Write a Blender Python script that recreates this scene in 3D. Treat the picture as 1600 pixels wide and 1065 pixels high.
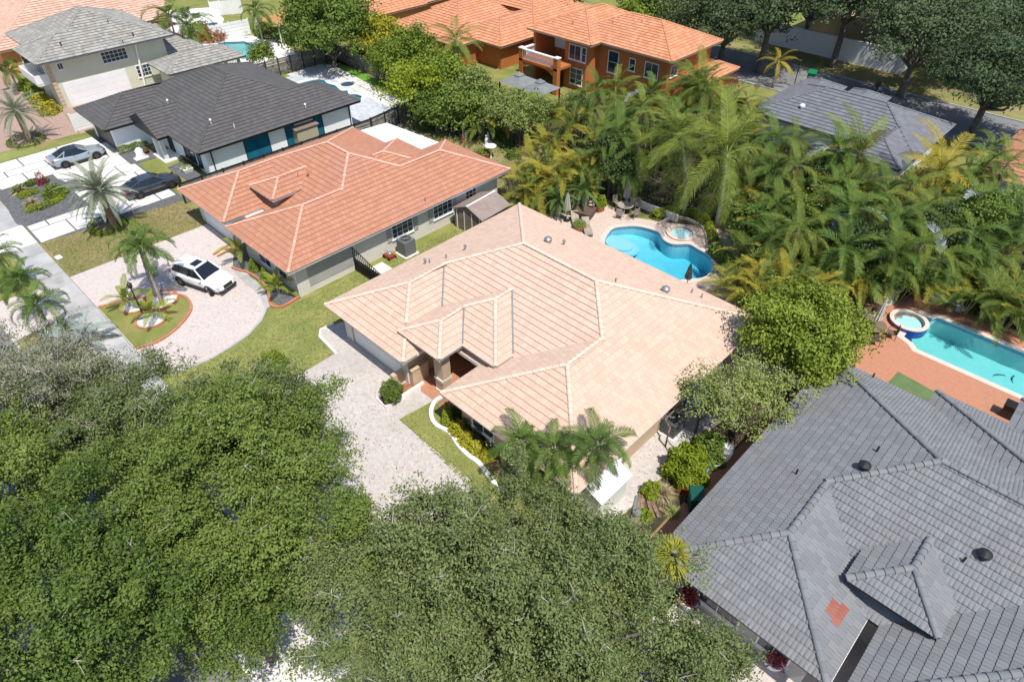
import bpy, math, random
import numpy as np
from mathutils import Vector, Matrix, geometry
R=math.radians
rng=np.random.default_rng(7); random.seed(7)
for o in list(bpy.data.objects): bpy.data.objects.remove(o)
sc=bpy.context.scene; col=sc.collection
# ---------------------------------------------------------------- camera, sky, sun, exposure
CAMZ=27.4
cam=bpy.data.cameras.new('camera'); camo=bpy.data.objects.new('camera',cam); col.objects.link(camo)
cam.sensor_width=36; cam.lens=36*1036/1600; cam.clip_end=2000; cam.clip_start=.5
camo.location=(0,0,CAMZ); camo.rotation_euler=(R(90-40.63),0,R(44.12)); sc.camera=camo
SUN_EL=64; SUN_AZ=-18.5
w=bpy.data.worlds.new('World'); sc.world=w; w.use_nodes=True
nt=w.node_tree; bg=nt.nodes['Background']
sky=nt.nodes.new('ShaderNodeTexSky'); sky.sky_type='NISHITA'; sky.sun_disc=False
sky.sun_elevation=R(SUN_EL); sky.sun_rotation=R(90-SUN_AZ); sky.air_density=1; sky.dust_density=.6; sky.ozone_density=1
nt.links.new(sky.outputs[0],bg.inputs[0]); bg.inputs[1].default_value=.15
sl=bpy.data.lights.new('sun','SUN'); sl.energy=5.; sl.angle=R(.5); sl.color=(1,.955,.88)
so=bpy.data.objects.new('sun',sl); col.objects.link(so)
sd=Vector((math.cos(R(SUN_EL))*math.cos(R(SUN_AZ)),math.cos(R(SUN_EL))*math.sin(R(SUN_AZ)),math.sin(R(SUN_EL))))
so.rotation_euler=sd.to_track_quat('Z','Y').to_euler(); so.location=(0,0,60)
sc.view_settings.view_transform='Standard'; sc.view_settings.look='None'; sc.view_settings.gamma=1
sc.view_settings.exposure=.08; sc.view_settings.use_curve_mapping=False
sc.render.engine='CYCLES'
# ---------------------------------------------------------------- helpers
CY,CP=R(-44.12),R(40.63)
CF=Vector((math.sin(CY)*math.cos(CP),math.cos(CY)*math.cos(CP),-math.sin(CP)))
CR=Vector((math.cos(CY),-math.sin(CY),0)); CU=CR.cross(CF)
def seen(p):                                   # which tiles show largest: depth, or None outside the frame
    d=Vector(p)-Vector((0,0,CAMZ)); z=d.dot(CF)
    if z<1: return None
    return z if abs(d.dot(CR)/z)<.80 and abs(d.dot(CU)/z)<.54 else None
def N(nt,t,**k):
    n=nt.nodes.new(t)
    for a,b in k.items(): setattr(n,a,b)
    return n
def mixc(nt,f,a,b,mode='MIX'):
    m=N(nt,'ShaderNodeMix',data_type='RGBA',blend_type=mode)
    for s,v in ((0,f),(6,a),(7,b)):
        if isinstance(v,(int,float)): m.inputs[s].default_value=v
        elif isinstance(v,tuple): m.inputs[s].default_value=(*v,1)
        else: nt.links.new(v,m.inputs[s])
    return m.outputs[2]
def math_(nt,op,a,b=0.,c=None):
    m=N(nt,'ShaderNodeMath',operation=op)
    for i,v in enumerate((a,b,c)):
        if v is None: continue
        if isinstance(v,(int,float)): m.inputs[i].default_value=v
        else: nt.links.new(v,m.inputs[i])
    return m.outputs[0]
def rampf(nt,f,lo,hi):
    m=N(nt,'ShaderNodeMapRange'); nt.links.new(f,m.inputs[0]); m.inputs[1].default_value=lo; m.inputs[2].default_value=hi
    return m.outputs[0]
def noise(nt,pos,s,det=3.,rough=.55):
    n=N(nt,'ShaderNodeTexNoise'); n.inputs['Scale'].default_value=s; n.inputs['Detail'].default_value=det; n.inputs['Roughness'].default_value=rough
    nt.links.new(pos,n.inputs['Vector']); return n.outputs[0]
def mat(name,c1,c2=None,s=.5,rough=.8,fine=.1,fs=9.,bump=0.,bs=30.,tint=0.,tmix=False,c3=None,s3=.15,lo3=.55,hi3=.75,metal=0.,spec=.3,trans=0.,brick=None,orand=False,coat=0.,edge=0.,spots=None):
    m=bpy.data.materials.new(name); m.use_nodes=True; nt=m.node_tree
    b=nt.nodes['Principled BSDF']; pos=N(nt,'ShaderNodeNewGeometry').outputs['Position']
    b.inputs['Roughness'].default_value=rough; b.inputs['Metallic'].default_value=metal; b.inputs['Specular IOR Level'].default_value=spec
    b.inputs['Coat Weight'].default_value=coat
    at=N(nt,'ShaderNodeAttribute',attribute_name='tint').outputs['Fac']
    if orand:
        rnd=N(nt,'ShaderNodeObjectInfo').outputs['Random']
        at=math_(nt,'ADD',math_(nt,'MULTIPLY',at,.6),math_(nt,'MULTIPLY',rnd,.4))
    c=N(nt,'ShaderNodeRGB'); c.outputs[0].default_value=(*c1,1); c=c.outputs[0]; h=None
    if brick:
        bw,bh,mort,cm=brick
        t=N(nt,'ShaderNodeTexBrick'); nt.links.new(pos,t.inputs['Vector'])
        t.inputs['Scale'].default_value=1; t.inputs['Brick Width'].default_value=bw; t.inputs['Row Height'].default_value=bh
        t.inputs['Mortar Size'].default_value=mort; t.inputs['Mortar Smooth'].default_value=.2
        t.inputs['Color1'].default_value=(*c1,1); t.inputs['Color2'].default_value=(*(c2 or c1),1); t.inputs['Mortar'].default_value=(*cm,1)
        c=t.outputs['Color']; h=math_(nt,'SUBTRACT',1.,t.outputs['Fac'])
    elif c2:
        c=mixc(nt,at if tmix else rampf(nt,noise(nt,pos,s,4.),.35,.65),c1,c2)
    if c3: c=mixc(nt,rampf(nt,noise(nt,pos,s3,5.,.6),lo3,hi3),c,c3)
    if spots:                                  # oil drips, tyre dirt
        c=mixc(nt,math_(nt,'MULTIPLY',rampf(nt,noise(nt,pos,spots[0],2.),spots[1],spots[1]+.06),.55),c,spots[2])
    if tint:
        v=math_(nt,'MULTIPLY_ADD',at,2*tint,1-tint)
        cc=N(nt,'ShaderNodeCombineColor')
        for i in range(3): nt.links.new(v,cc.inputs[i])
        c=mixc(nt,1.,c,cc.outputs[0],'MULTIPLY')
    if fine:
        f=math_(nt,'MULTIPLY_ADD',noise(nt,pos,fs,4.,.65),4*fine,1-2*fine)
        cc=N(nt,'ShaderNodeCombineColor')
        for i in range(3): nt.links.new(f,cc.inputs[i])
        c=mixc(nt,1.,c,cc.outputs[0],'MULTIPLY')
    if edge:                                   # shade of the gap between tile rows, painted onto each front edge
        c=mixc(nt,math_(nt,'LESS_THAN',at,-.5),c,mixc(nt,1.,c,(edge,edge,edge),'MULTIPLY'))
    nt.links.new(c,b.inputs['Base Color'])
    if bump:
        bn=N(nt,'ShaderNodeBump'); bn.inputs['Strength'].default_value=bump; bn.inputs['Distance'].default_value=.02
        hh=noise(nt,pos,bs,4.)
        if h is not None: hh=math_(nt,'ADD',math_(nt,'MULTIPLY',hh,.3),h)
        nt.links.new(hh,bn.inputs['Height']); nt.links.new(bn.outputs[0],b.inputs['Normal'])
    if trans:
        tr=N(nt,'ShaderNodeBsdfTranslucent'); nt.links.new(c,tr.inputs[0])
        mx=N(nt,'ShaderNodeMixShader'); mx.inputs[0].default_value=trans
        nt.links.new(b.outputs[0],mx.inputs[1]); nt.links.new(tr.outputs[0],mx.inputs[2])
        nt.links.new(mx.outputs[0],nt.nodes['Material Output'].inputs[0])
    return m
def water_mat(name,colr,rs=2.2,bump=.6):
    m=bpy.data.materials.new(name); m.use_nodes=True; nt=m.node_tree; nt.nodes.remove(nt.nodes['Principled BSDF'])
    pos=N(nt,'ShaderNodeNewGeometry').outputs['Position']
    t=N(nt,'ShaderNodeBsdfTransparent'); t.inputs[0].default_value=(.97,.99,1,1)
    g=N(nt,'ShaderNodeBsdfGlossy'); g.inputs['Roughness'].default_value=.03
    bn=N(nt,'ShaderNodeBump'); bn.inputs['Strength'].default_value=bump; bn.inputs['Distance'].default_value=.06
    nt.links.new(noise(nt,pos,rs,3.),bn.inputs['Height']); nt.links.new(bn.outputs[0],g.inputs['Normal'])
    fr=N(nt,'ShaderNodeFresnel'); fr.inputs[0].default_value=1.33; nt.links.new(bn.outputs[0],fr.inputs['Normal'])
    mx=N(nt,'ShaderNodeMixShader'); nt.links.new(math_(nt,'MULTIPLY',fr.outputs[0],math_(nt,'SUBTRACT',1.,N(nt,'ShaderNodeNewGeometry').outputs['Backfacing'])),mx.inputs[0]); nt.links.new(t.outputs[0],mx.inputs[1]); nt.links.new(g.outputs[0],mx.inputs[2])
    va=N(nt,'ShaderNodeVolumeAbsorption'); va.inputs['Color'].default_value=(*colr,1); va.inputs['Density'].default_value=.45
    nt.links.new(va.outputs[0],nt.nodes['Material Output'].inputs[1])
    nt.links.new(mx.outputs[0],nt.nodes['Material Output'].inputs[0]); return m
def link(o,parent=None):
    col.objects.link(o)
    if parent is not None: o.parent=parent
    return o
def tag(o,label=None,cat=None,group=None,kind=None):
    if label: o['label']=label
    if cat: o['category']=cat
    if group: o['group']=group
    if kind: o['kind']=kind
    return o
def empty(name,loc,label,cat,group=None,rz=0.):
    o=bpy.data.objects.new(name,None); o.location=loc if len(loc)==3 else (*loc,0); o.rotation_euler=(0,0,rz); o.empty_display_size=.3
    link(o); return tag(o,label,cat,group)
def base_of(o):
    v=Vector((0,0,0))
    while o is not None: v+=Vector(o.location); o=o.parent
    return v
def copy_tree(o,parent=None):
    c=o.copy(); col.objects.link(c)
    if parent is not None: c.parent=parent
    for ch in list(o.children): copy_tree(ch,c)
    return c
class MB:
    def __init__(s): s.v=[]; s.f=[]; s.t=[]; s.cur=.5
    def face(s,pts):
        i=len(s.v); s.v+= [tuple(p) for p in pts]; s.f.append(tuple(range(i,i+len(pts)))); s.t.append(s.cur); return s
    def raw(s,vs,fs):
        i=len(s.v); s.v+=[tuple(p) for p in vs]
        for f in fs: s.f.append(tuple(a+i for a in f)); s.t.append(s.cur)
        return s
    def box(s,x0,y0,z0,x1,y1,z1):
        return s.raw([(x0,y0,z0),(x1,y0,z0),(x1,y1,z0),(x0,y1,z0),(x0,y0,z1),(x1,y0,z1),(x1,y1,z1),(x0,y1,z1)],
                     [(0,3,2,1),(4,5,6,7),(0,1,5,4),(1,2,6,5),(2,3,7,6),(3,0,4,7)])
    def obox(s,c,u,hw,hd,z0,z1):               # oriented box: centre xy, axis u, half sizes
        u=Vector((u[0],u[1])).normalized(); n=Vector((-u.y,u.x)); c=Vector(c[:2])
        q=[c-u*hw-n*hd,c+u*hw-n*hd,c+u*hw+n*hd,c-u*hw+n*hd]
        return s.raw([(p.x,p.y,z0) for p in q]+[(p.x,p.y,z1) for p in q],[(0,3,2,1),(4,5,6,7),(0,1,5,4),(1,2,6,5),(2,3,7,6),(3,0,4,7)])
    def prism(s,poly,z0,z1,bottom=False):
        a=sum(p[0]*q[1]-q[0]*p[1] for p,q in zip(poly,poly[1:]+poly[:1]))
        if a<0: poly=poly[::-1]
        n=len(poly); vs=[(p[0],p[1],z0) for p in poly]+[(p[0],p[1],z1) for p in poly]
        fs=[(i,(i+1)%n,n+(i+1)%n,n+i) for i in range(n)]
        for t in geometry.tessellate_polygon([[Vector((p[0],p[1],0)) for p in poly]]):
            t=tuple(t); a=poly[t[0]];b=poly[t[1]];c=poly[t[2]]
            if (b[0]-a[0])*(c[1]-a[1])-(b[1]-a[1])*(c[0]-a[0])<0: t=t[::-1]
            fs.append(tuple(n+k for k in t))
            if bottom: fs.append(t[::-1])
        return s.raw(vs,fs)
    def tube(s,pts,r,n=6,cap=True):
        pts=[Vector(p) for p in pts]; rs=r if isinstance(r,(list,tuple)) else [r]*len(pts); vs=[]; fs=[]
        for i,p in enumerate(pts):
            d=(pts[min(i+1,len(pts)-1)]-pts[max(i-1,0)]).normalized()
            a=d.cross(Vector((0,0,1))) if abs(d.z)<.95 else d.cross(Vector((1,0,0)))
            a.normalize(); b=d.cross(a)
            for k in range(n):
                t=2*math.pi*k/n; vs.append(p+(a*math.cos(t)+b*math.sin(t))*rs[i])
        for i in range(len(pts)-1):
            for k in range(n): fs.append((i*n+k,i*n+(k+1)%n,(i+1)*n+(k+1)%n,(i+1)*n+k))
        if cap: fs.append(tuple(range(n))[::-1]); fs.append(tuple((len(pts)-1)*n+k for k in range(n)))
        return s.raw(vs,fs)
    def lathe(s,c,prof,n=16,sx=1,sy=1):
        vs=[];fs=[]
        for r,z in prof:
            for k in range(n):
                t=2*math.pi*k/n; vs.append((c[0]+r*sx*math.cos(t),c[1]+r*sy*math.sin(t),c[2]+z))
        m=len(prof)
        for i in range(m-1):
            for k in range(n): fs.append((i*n+k,i*n+(k+1)%n,(i+1)*n+(k+1)%n,(i+1)*n+k))
        fs.append(tuple((m-1)*n+k for k in range(n)))
        return s.raw(vs,fs)
    def mesh(s,name,m,off=(0,0,0),smooth=False):
        me=bpy.data.meshes.new(name)
        me.from_pydata([(x-off[0],y-off[1],z-off[2]) for x,y,z in s.v],[],s.f)
        for k in (m if isinstance(m,(list,tuple)) else [m]): me.materials.append(k)
        a=me.attributes.new('tint','FLOAT','FACE'); a.data.foreach_set('value',np.array(s.t,dtype=np.float32))
        if smooth: me.polygons.foreach_set('use_smooth',[True]*len(s.f))
        return me
    def build(s,name,m,parent=None,local=False,smooth=False):
        off=(0,0,0) if local or parent is None else base_of(parent)
        return link(bpy.data.objects.new(name,s.mesh(name,m,off,smooth)),parent)
def structure(name,mb,m): return tag(mb.build(name,m),kind='structure')
def off_poly(poly,d):                          # offset a closed outline outwards
    n=len(poly); a=sum(p[0]*q[1]-q[0]*p[1] for p,q in zip(poly,poly[1:]+poly[:1])); sg=1 if a>0 else -1; out=[]
    for i in range(n):
        p,q,r=Vector(poly[i-1]),Vector(poly[i]),Vector(poly[(i+1)%n])
        u=(q-p).normalized(); v=(r-q).normalized(); n1=Vector((u.y,-u.x))*sg; n2=Vector((v.y,-v.x))*sg
        b=(n1+n2); b=b/max(b.length_squared,.5)*2*.5*1 if b.length>1e-6 else n1
        b=(n1+n2)/max(1+n1.dot(n2),.4); q2=q+b*d; out.append((q2.x,q2.y))
    return out
def smooth_poly(pts,k=4):                      # closed Catmull-Rom
    n=len(pts); out=[]
    for i in range(n):
        p=[np.array(pts[(i+j-1)%n]) for j in range(4)]
        for t in np.linspace(0,1,k,endpoint=False):
            out.append(tuple(.5*((2*p[1])+(-p[0]+p[2])*t+(2*p[0]-5*p[1]+4*p[2]-p[3])*t*t+(-p[0]+3*p[1]-3*p[2]+p[3])*t**3)))
    return out
def smooth_line(pts,k=5):
    pts=[np.array(p,float) for p in pts]; q=[2*pts[0]-pts[1]]+pts+[2*pts[-1]-pts[-2]]; out=[]
    for i in range(1,len(q)-2):
        p=q[i-1:i+3]
        for t in np.linspace(0,1,k,endpoint=False):
            out.append(tuple(.5*((2*p[1])+(-p[0]+p[2])*t+(2*p[0]-5*p[1]+4*p[2]-p[3])*t*t+(-p[0]+3*p[1]-3*p[2]+p[3])*t**3)))
    out.append(tuple(pts[-1])); return out
def sheet(outer,holes,z):                      # flat sheet with holes
    loops=[[Vector((p[0],p[1],0)) for p in l] for l in [outer]+holes]; flat=[p for l in loops for p in l]
    mb=MB(); fs=[]
    for t in geometry.tessellate_polygon(loops):
        a,b,c=(flat[k] for k in t)
        fs.append(tuple(t) if (b.x-a.x)*(c.y-a.y)-(b.y-a.y)*(c.x-a.x)>0 else tuple(t)[::-1])
    return mb.raw([(p.x,p.y,z) for p in flat],fs)
def band(mb,line,w,z0,z1):                     # kerb or wall following a line
    P=[Vector(p) for p in line]; L=[];Rr=[]
    for i,p in enumerate(P):
        d=(P[min(i+1,len(P)-1)]-P[max(i-1,0)]).normalized(); n=Vector((-d.y,d.x))*w/2
        L.append(p+n); Rr.append(p-n)
    k=len(P); vs=[(p.x,p.y,z) for p in L for z in (z0,z1)]+[(p.x,p.y,z) for p in Rr for z in (z0,z1)]; fs=[]
    for i in range(k-1):
        a,b=2*i,2*i+2; c,d=2*k+2*i,2*k+2*i+2
        fs+=[(a+1,c+1,d+1,b+1),(a,a+1,b+1,b),(c,d,d+1,c+1)]
    fs+=[(0,2*k,2*k+1,1),(2*k-2,2*k-1,4*k-1,4*k-2)]
    return mb.raw(vs,fs)
# ---------------------------------------------------------------- materials
M={}
M['grass']=mat('grass',(.15,.185,.045),(.25,.245,.08),.5,.9,.22,14,.7,60,c3=(.30,.235,.11),s3=.45,lo3=.52,hi3=.72,spec=.1)
M['grass_fresh']=mat('grass_fresh',(.19,.225,.06),(.29,.295,.10),.6,.9,.2,16,.7,60,c3=(.33,.27,.12),s3=.6,lo3=.6,hi3=.85,spec=.1)
M['grass_dry']=mat('grass_dry',(.17,.19,.055),(.27,.245,.10),.4,.95,.25,12,.7,50,c3=(.32,.245,.145),s3=.3,lo3=.45,hi3=.68,spec=.1)
M['turf']=mat('turf',(.12,.27,.04),(.16,.31,.05),.3,.9,.12,20,.4,80,spec=.1)
M['soil']=mat('soil',(.05,.04,.028),(.10,.08,.05),1.2,.95,.3,8,.8,20,spec=.1)
M['mulch']=mat('mulch',(.25,.10,.06),(.36,.19,.12),3,.95,.3,22,1,40,spec=.1)
M['asphalt']=mat('asphalt',(.17,.17,.172),(.23,.228,.225),.3,.9,.12,30,.4,90,c3=(.25,.24,.23),s3=.2)
M['walk']=mat('walk',(.36,.355,.35),(.46,.45,.44),.7,.9,.1,18,.3,60,tint=.1,c3=(.26,.255,.25),s3=.5,lo3=.5,hi3=.75)
M['conc']=mat('conc',(.60,.58,.54),(.68,.66,.62),.6,.85,.07,18,.2,60,tint=.07,c3=(.52,.50,.45),s3=.35,lo3=.58,hi3=.85)
M['paver_pink']=mat('paver_pink',(.60,.52,.485),(.52,.455,.425),rough=.85,fine=.09,fs=5,bump=.35,spots=(1.3,.66,(.36,.32,.30)),brick=(.22,.11,.006,(.42,.375,.35)),c3=(.46,.41,.385),s3=.25,lo3=.52,hi3=.85)
M['paver_grey']=mat('paver_grey',(.56,.51,.47),(.47,.43,.40),rough=.85,fine=.12,fs=4,bump=.35,spots=(1.5,.64,(.36,.325,.30)),brick=(.24,.12,.006,(.37,.34,.32)),c3=(.40,.365,.345),s3=.3,lo3=.5,hi3=.8)
M['paver_deck']=mat('paver_deck',(.62,.48,.40),(.55,.44,.375),rough=.85,fine=.1,fs=4,bump=.4,brick=(.35,.2,.01,(.40,.33,.28)))
M['paver_terra']=mat('paver_terra',(.50,.225,.13),(.45,.205,.125),rough=.85,fine=.09,fs=5,bump=.35,brick=(.2,.1,.006,(.34,.17,.11)),c3=(.40,.20,.13),s3=.2,lo3=.55,hi3=.85)
M['paver_rose']=mat('paver_rose',(.42,.29,.24),(.36,.25,.20),rough=.9,fine=.15,fs=5,bump=.4,brick=(.2,.1,.008,(.3,.21,.17)))
M['deck_tile']=mat('deck_tile',(.42,.45,.50),(.56,.58,.61),rough=.7,fine=.08,fs=4,bump=.2,brick=(.6,.3,.008,(.5,.5,.51)))
M['deck_white']=mat('deck_white',(.72,.69,.66),(.64,.61,.58),.4,.8,.06,8,.2,50)
M['gravel_dark']=mat('gravel_dark',(.085,.085,.09),(.17,.17,.175),6,.9,.35,35,1.2,60)
M['gravel_white']=mat('gravel_white',(.75,.74,.72),(.6,.59,.57),5,.9,.15,30,1,50)
M['curb_red']=mat('curb_red',(.50,.20,.12),(.40,.16,.10),2,.85,.12,14,.3,40)
M['curb_white']=mat('curb_white',(.78,.76,.73),(.66,.64,.60),1.5,.8,.06,14,.2,40)
M['white']=mat('white',(.80,.80,.79),(.73,.73,.72),.7,.6,.04,6)
M['white_wall']=mat('white_wall',(.82,.85,.89),(.77,.80,.84),.5,.8,.04,7,.15,60)
M['tan_wall']=mat('tan_wall',(.56,.42,.29),(.51,.385,.27),.6,.85,.06,8,.2,60)
M['cream_wall']=mat('cream_wall',(.68,.64,.57),(.62,.58,.52),.6,.85,.06,8,.2,60)
M['grey_wall']=mat('grey_wall',(.40,.39,.37),(.36,.35,.33),.6,.85,.06,8,.2,60)
M['green_wall']=mat('green_wall',(.60,.61,.47),(.56,.57,.44),.5,.85,.05,8,.2,60)
M['orange_wall']=mat('orange_wall',(.46,.15,.042),(.41,.135,.04),.6,.8,.08,8,.2,60)
M['orange_pale']=mat('orange_pale',(.62,.32,.12),(.58,.30,.12),.6,.8,.06,8,.2,60)
M['dark_metal']=mat('dark_metal',(.018,.018,.02),None,rough=.45,fine=.05,spec=.5)
M['grey_metal']=mat('grey_metal',(.30,.31,.32),(.25,.26,.27),2,.45,.06,10,metal=.4)
M['black']=mat('black',(.012,.012,.012),None,rough=.8,fine=.05)
M['soffit']=mat('soffit',(.62,.57,.51),None,rough=.85,fine=.04)
M['glass']=mat('glass',(.02,.03,.045),(.04,.06,.08),1,.06,.05,4,spec=.6)
M['glass_teal']=mat('glass_teal',(.0,.10,.19),(.0,.13,.23),1,.08,.05,4,spec=.6)
M['wood_grey']=mat('wood_grey',(.13,.115,.10),(.25,.22,.195),2.5,.85,.2,14,.5,30,tint=.35)
M['wood_tan']=mat('wood_tan',(.34,.20,.075),(.42,.26,.11),1.5,.85,.15,12,.4,30,tint=.15)
M['wood_old']=mat('wood_old',(.14,.09,.06),(.28,.20,.14),4,.9,.2,16,.5,30,tint=.3)
M['plaster']=mat('plaster',(.32,.64,.70),(.40,.70,.74),1.2,.6,.05,5)
M['plaster2']=mat('plaster2',(.42,.66,.66),(.48,.70,.69),1.2,.6,.05,5)
M['pale_step']=mat('pale_step',(.34,.60,.68),None,rough=.7,fine=.05)
M['tile_blue']=mat('tile_blue',(.012,.03,.22),(.02,.06,.30),6,.25,.15,20,spec=.6)
M['coping']=mat('coping',(.66,.55,.47),(.58,.49,.42),3,.8,.08,12,.2,40)
M['water']=water_mat('water',(.0,.72,.84))
M['water2']=water_mat('water2',(.30,.82,.80))
M['water_dark']=water_mat('water_dark',(.0,.5,.6))
# ---------------------------------------------------------------- pools' outlines (world metres)
pool1=smooth_poly([(-25.58,36.70),(-26.02,38.25),(-25.57,39.16),(-24.91,39.87),(-24.02,40.26),(-23.04,40.34),(-22.20,39.72),(-21.30,39.69),(-20.46,40.51),(-19.63,40.44),(-18.40,40.16),(-17.50,39.16),(-17.16,38.13),(-17.26,37.26),(-17.86,36.46),(-18.32,35.69),(-18.47,34.48),(-20.11,34.50),(-21.94,35.08),(-23.90,35.56),(-24.95,35.90)])
pool2=[(-3.5,39.9),(-3.9,40.3),(-4.6,40.6),(-4.6,43.9),(-3.9,43.9),(-3.7,44.3),(14,44.3),(14,39.9)]
pool3=smooth_poly([(-71.64,38.06),(-71.70,40.33),(-70.93,41.22),(-69.52,40.98),(-68.27,41.18),(-66.52,40.76),(-65.92,41.21),(-64.87,40.72),(-64.35,41.22),(-63.20,41.26),(-62.58,40.29),(-63.43,39.20),(-66.23,38.60),(-69.46,38.19)])
pool4=[(-92.63,39.19),(-92.48,40.29),(-91.79,41.04),(-90.95,42.16),(-88.96,42.36),(-86.60,42.41),(-85.71,41.63),(-85.14,40.57),(-83.89,39.51),(-83.98,38.24),(-88.02,37.78)]
pool5=[(-102.53,40.79),(-102.26,43.26),(-101.62,44.11),(-100.39,43.08),(-100.62,40.71)]
WZ=-.16
holes=[off_poly(p,.06) for p in (pool1,pool2,pool3,pool4,pool5)]
gm=sheet([(-420,-260),(260,-260),(260,420),(-420,420)],holes,0.)
structure('ground',gm,M['grass'])
# ---------------------------------------------------------------- roads, pavements, paths
structure('road',sheet([(-200,-9),(80,-9),(80,.8),(-200,.8)],[],.006),M['asphalt'])
structure('road',sheet([(-110,75),(60,75),(60,84.2),(-110,84.2)],[],.006),M['asphalt'])
k=MB(); k.box(-200,.8,-.1,-50.4,1.0,.11); k.box(-44.6,.8,-.1,-18.6,1.0,.11); k.box(-9,.8,-.1,80,1.0,.11); k.box(-110,84.2,-.1,60,84.4,.12); k.box(-110,74.8,-.1,60,75,.12)
structure('kerb',k,M['walk'])
sw=structure('sidewalk',MB().box(-90,3.95,-.08,40,5.92,.02),M['gravel_dark'])
x=-88.
while x<-9:
    wdt=1.86; m=MB(); m.cur=random.random(); m.box(x+.012,3.96,-.02,x+wdt-.012,5.90,.034+random.uniform(0,.006))
    m.build('slab',M['conc'] if -60.6<x<-58 else M['walk'],sw); x+=wdt
def pave(name,poly,z,m,skirt=.1): return structure(name,MB().prism(poly,z-skirt,z),m)
pave('apron',[(-50.2,.82),(-44.8,.82),(-45.2,3.94),(-49.8,3.94)],.03,M['paver_pink'])
ap=pave('apron',[(-18.4,.82),(-9.2,.82),(-10.2,3.94),(-17.4,3.94)],.016,M['conc'])
pave('apron',[(-60.6,.82),(-56.4,.82),(-56.6,3.94),(-60.4,3.94)],.03,M['conc'])
# neighbour's round drive
drive2=[(-49.72,5.93),(-49.65,16.25),(-44.6,16.25),(-44.55,15.5),(-43.5,15.45),(-42.6,14.9),(-41.2,15.0),(-39.6,14.6),(-38.2,14.3),(-37.2,14.15),(-36.3,13.7),(-35.5,12.9),(-34.8,11.6),(-34.5,10.2),(-34.35,8.6),(-34.6,7.0),(-35.2,5.93)]
pave('driveway',drive2,.03,M['paver_pink'])
band_=MB(); band(band_,[(-41.2,15.0),(-39.6,14.6),(-38.2,14.3),(-37.2,14.15),(-36.3,13.7),(-35.5,12.9),(-34.8,11.6),(-34.5,10.2),(-34.35,8.6),(-34.6,7.0),(-35.2,5.95)],.16,-.05,.06)
structure('kerb',band_,M['walk'])
drive1=[(-29.1,5.93),(-29.2,12.5),(-29.25,14.55),(-31.55,14.75),(-31.75,15.3),(-31.4,17.2),(-30,17.4),(-30,15.9),(-23.75,15.9),(-23.75,16.3),(-22.9,16.75),(-21.75,16.5),(-22.07,13.7),(-16.2,13.65),(-15.2,13.0),(-14.4,11.4),(-13.4,8.6),(-12,5.93)]
pave('driveway',drive1,.03,M['paver_grey'])
pave('entry_path',[(-22.9,16.0),(-21.75,16.0),(-19.2,16.55),(-19.2,19.65),(-23.9,19.65),(-23.9,16.75)],.045,M['paver_terra'])
pave('side_path',[(-11.3,15.5),(-9.35,15.5),(-9.1,32),(-11.3,32)],.03,M['paver_grey'])
pave('side_path',[(-7.75,14.2),(-5.0,14.2),(-5.0,33.4),(-7.2,33.4)],.03,M['paver_terra'])
pave('front_court',[(-6.9,5.95),(12,5.95),(12,15.9),(2.4,15.9),(2.4,19.4),(.4,19.4),(.4,15.9),(-5.2,15.9),(-6.6,13.6)],.03,M['paver_pink'])
# lawns that differ from the base turf
pave('lawn',[(-56.1,5.95),(-54.75,16.25),(-51.1,17.2),(-49.78,16.3),(-49.8,5.95)],.02,M['grass_dry'])
pave('lawn',[(-35.0,6.1),(-34.2,10),(-35.4,13.2),(-35.6,15.6),(-34.9,36),(-31.6,36),(-30.4,17.5),(-31.8,15.6),(-31.9,14.6),(-29.4,14.3),(-29.3,6.1)],.02,M['grass_fresh'])
pave('lawn',[(-22.0,13.72),(-22.05,14.2),(-21.7,16.2),(-19.6,16.3),(-15.2,15.4),(-12.5,15.4),(-11.5,13),(-12.5,9),(-14.3,11.5),(-15.1,13.1),(-16.1,13.72)],.036,M['grass_fresh'])
pave('lawn',[(-35.1,31),(-35.1,46),(-45.5,50.5),(-57,45),(-57,33.5),(-44,36.5)],.02,M['grass_dry'])
pave('lawn',[(-34.9,32),(-30.8,32),(-30.8,39.5),(-35.1,47)],.025,M['grass_fresh'])
pave('planting_bed',[(-34,41.5),(-24,42),(-18,43.6),(-15,43.8),(-11.6,37),(-10,33.6),(-8.2,33.6),(-7.9,46.2),(30,47),(30,66),(-12,66),(-28,60),(-46,58),(-46,51)],.024,M['soil'])
pave('planting_bed',[(-9.3,14.6),(-7.8,14.6),(-7.3,33),(-9.05,33)],.03,M['soil'])
pave('planting_bed',[(-76,45.8),(-61,47),(-58,46),(-46,51),(-46,53),(-62,53.4),(-78,52)],.02,M['soil'])
pave('verge',[(-110,84.45),(60,84.45),(60,90),(-23,91),(-110,88)],.02,M['grass_dry'])
pave('swale',[(-44.4,1.05),(-18.8,1.05),(-18.6,3.9),(-44.6,3.9)],.02,M['grass_dry'])
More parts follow.
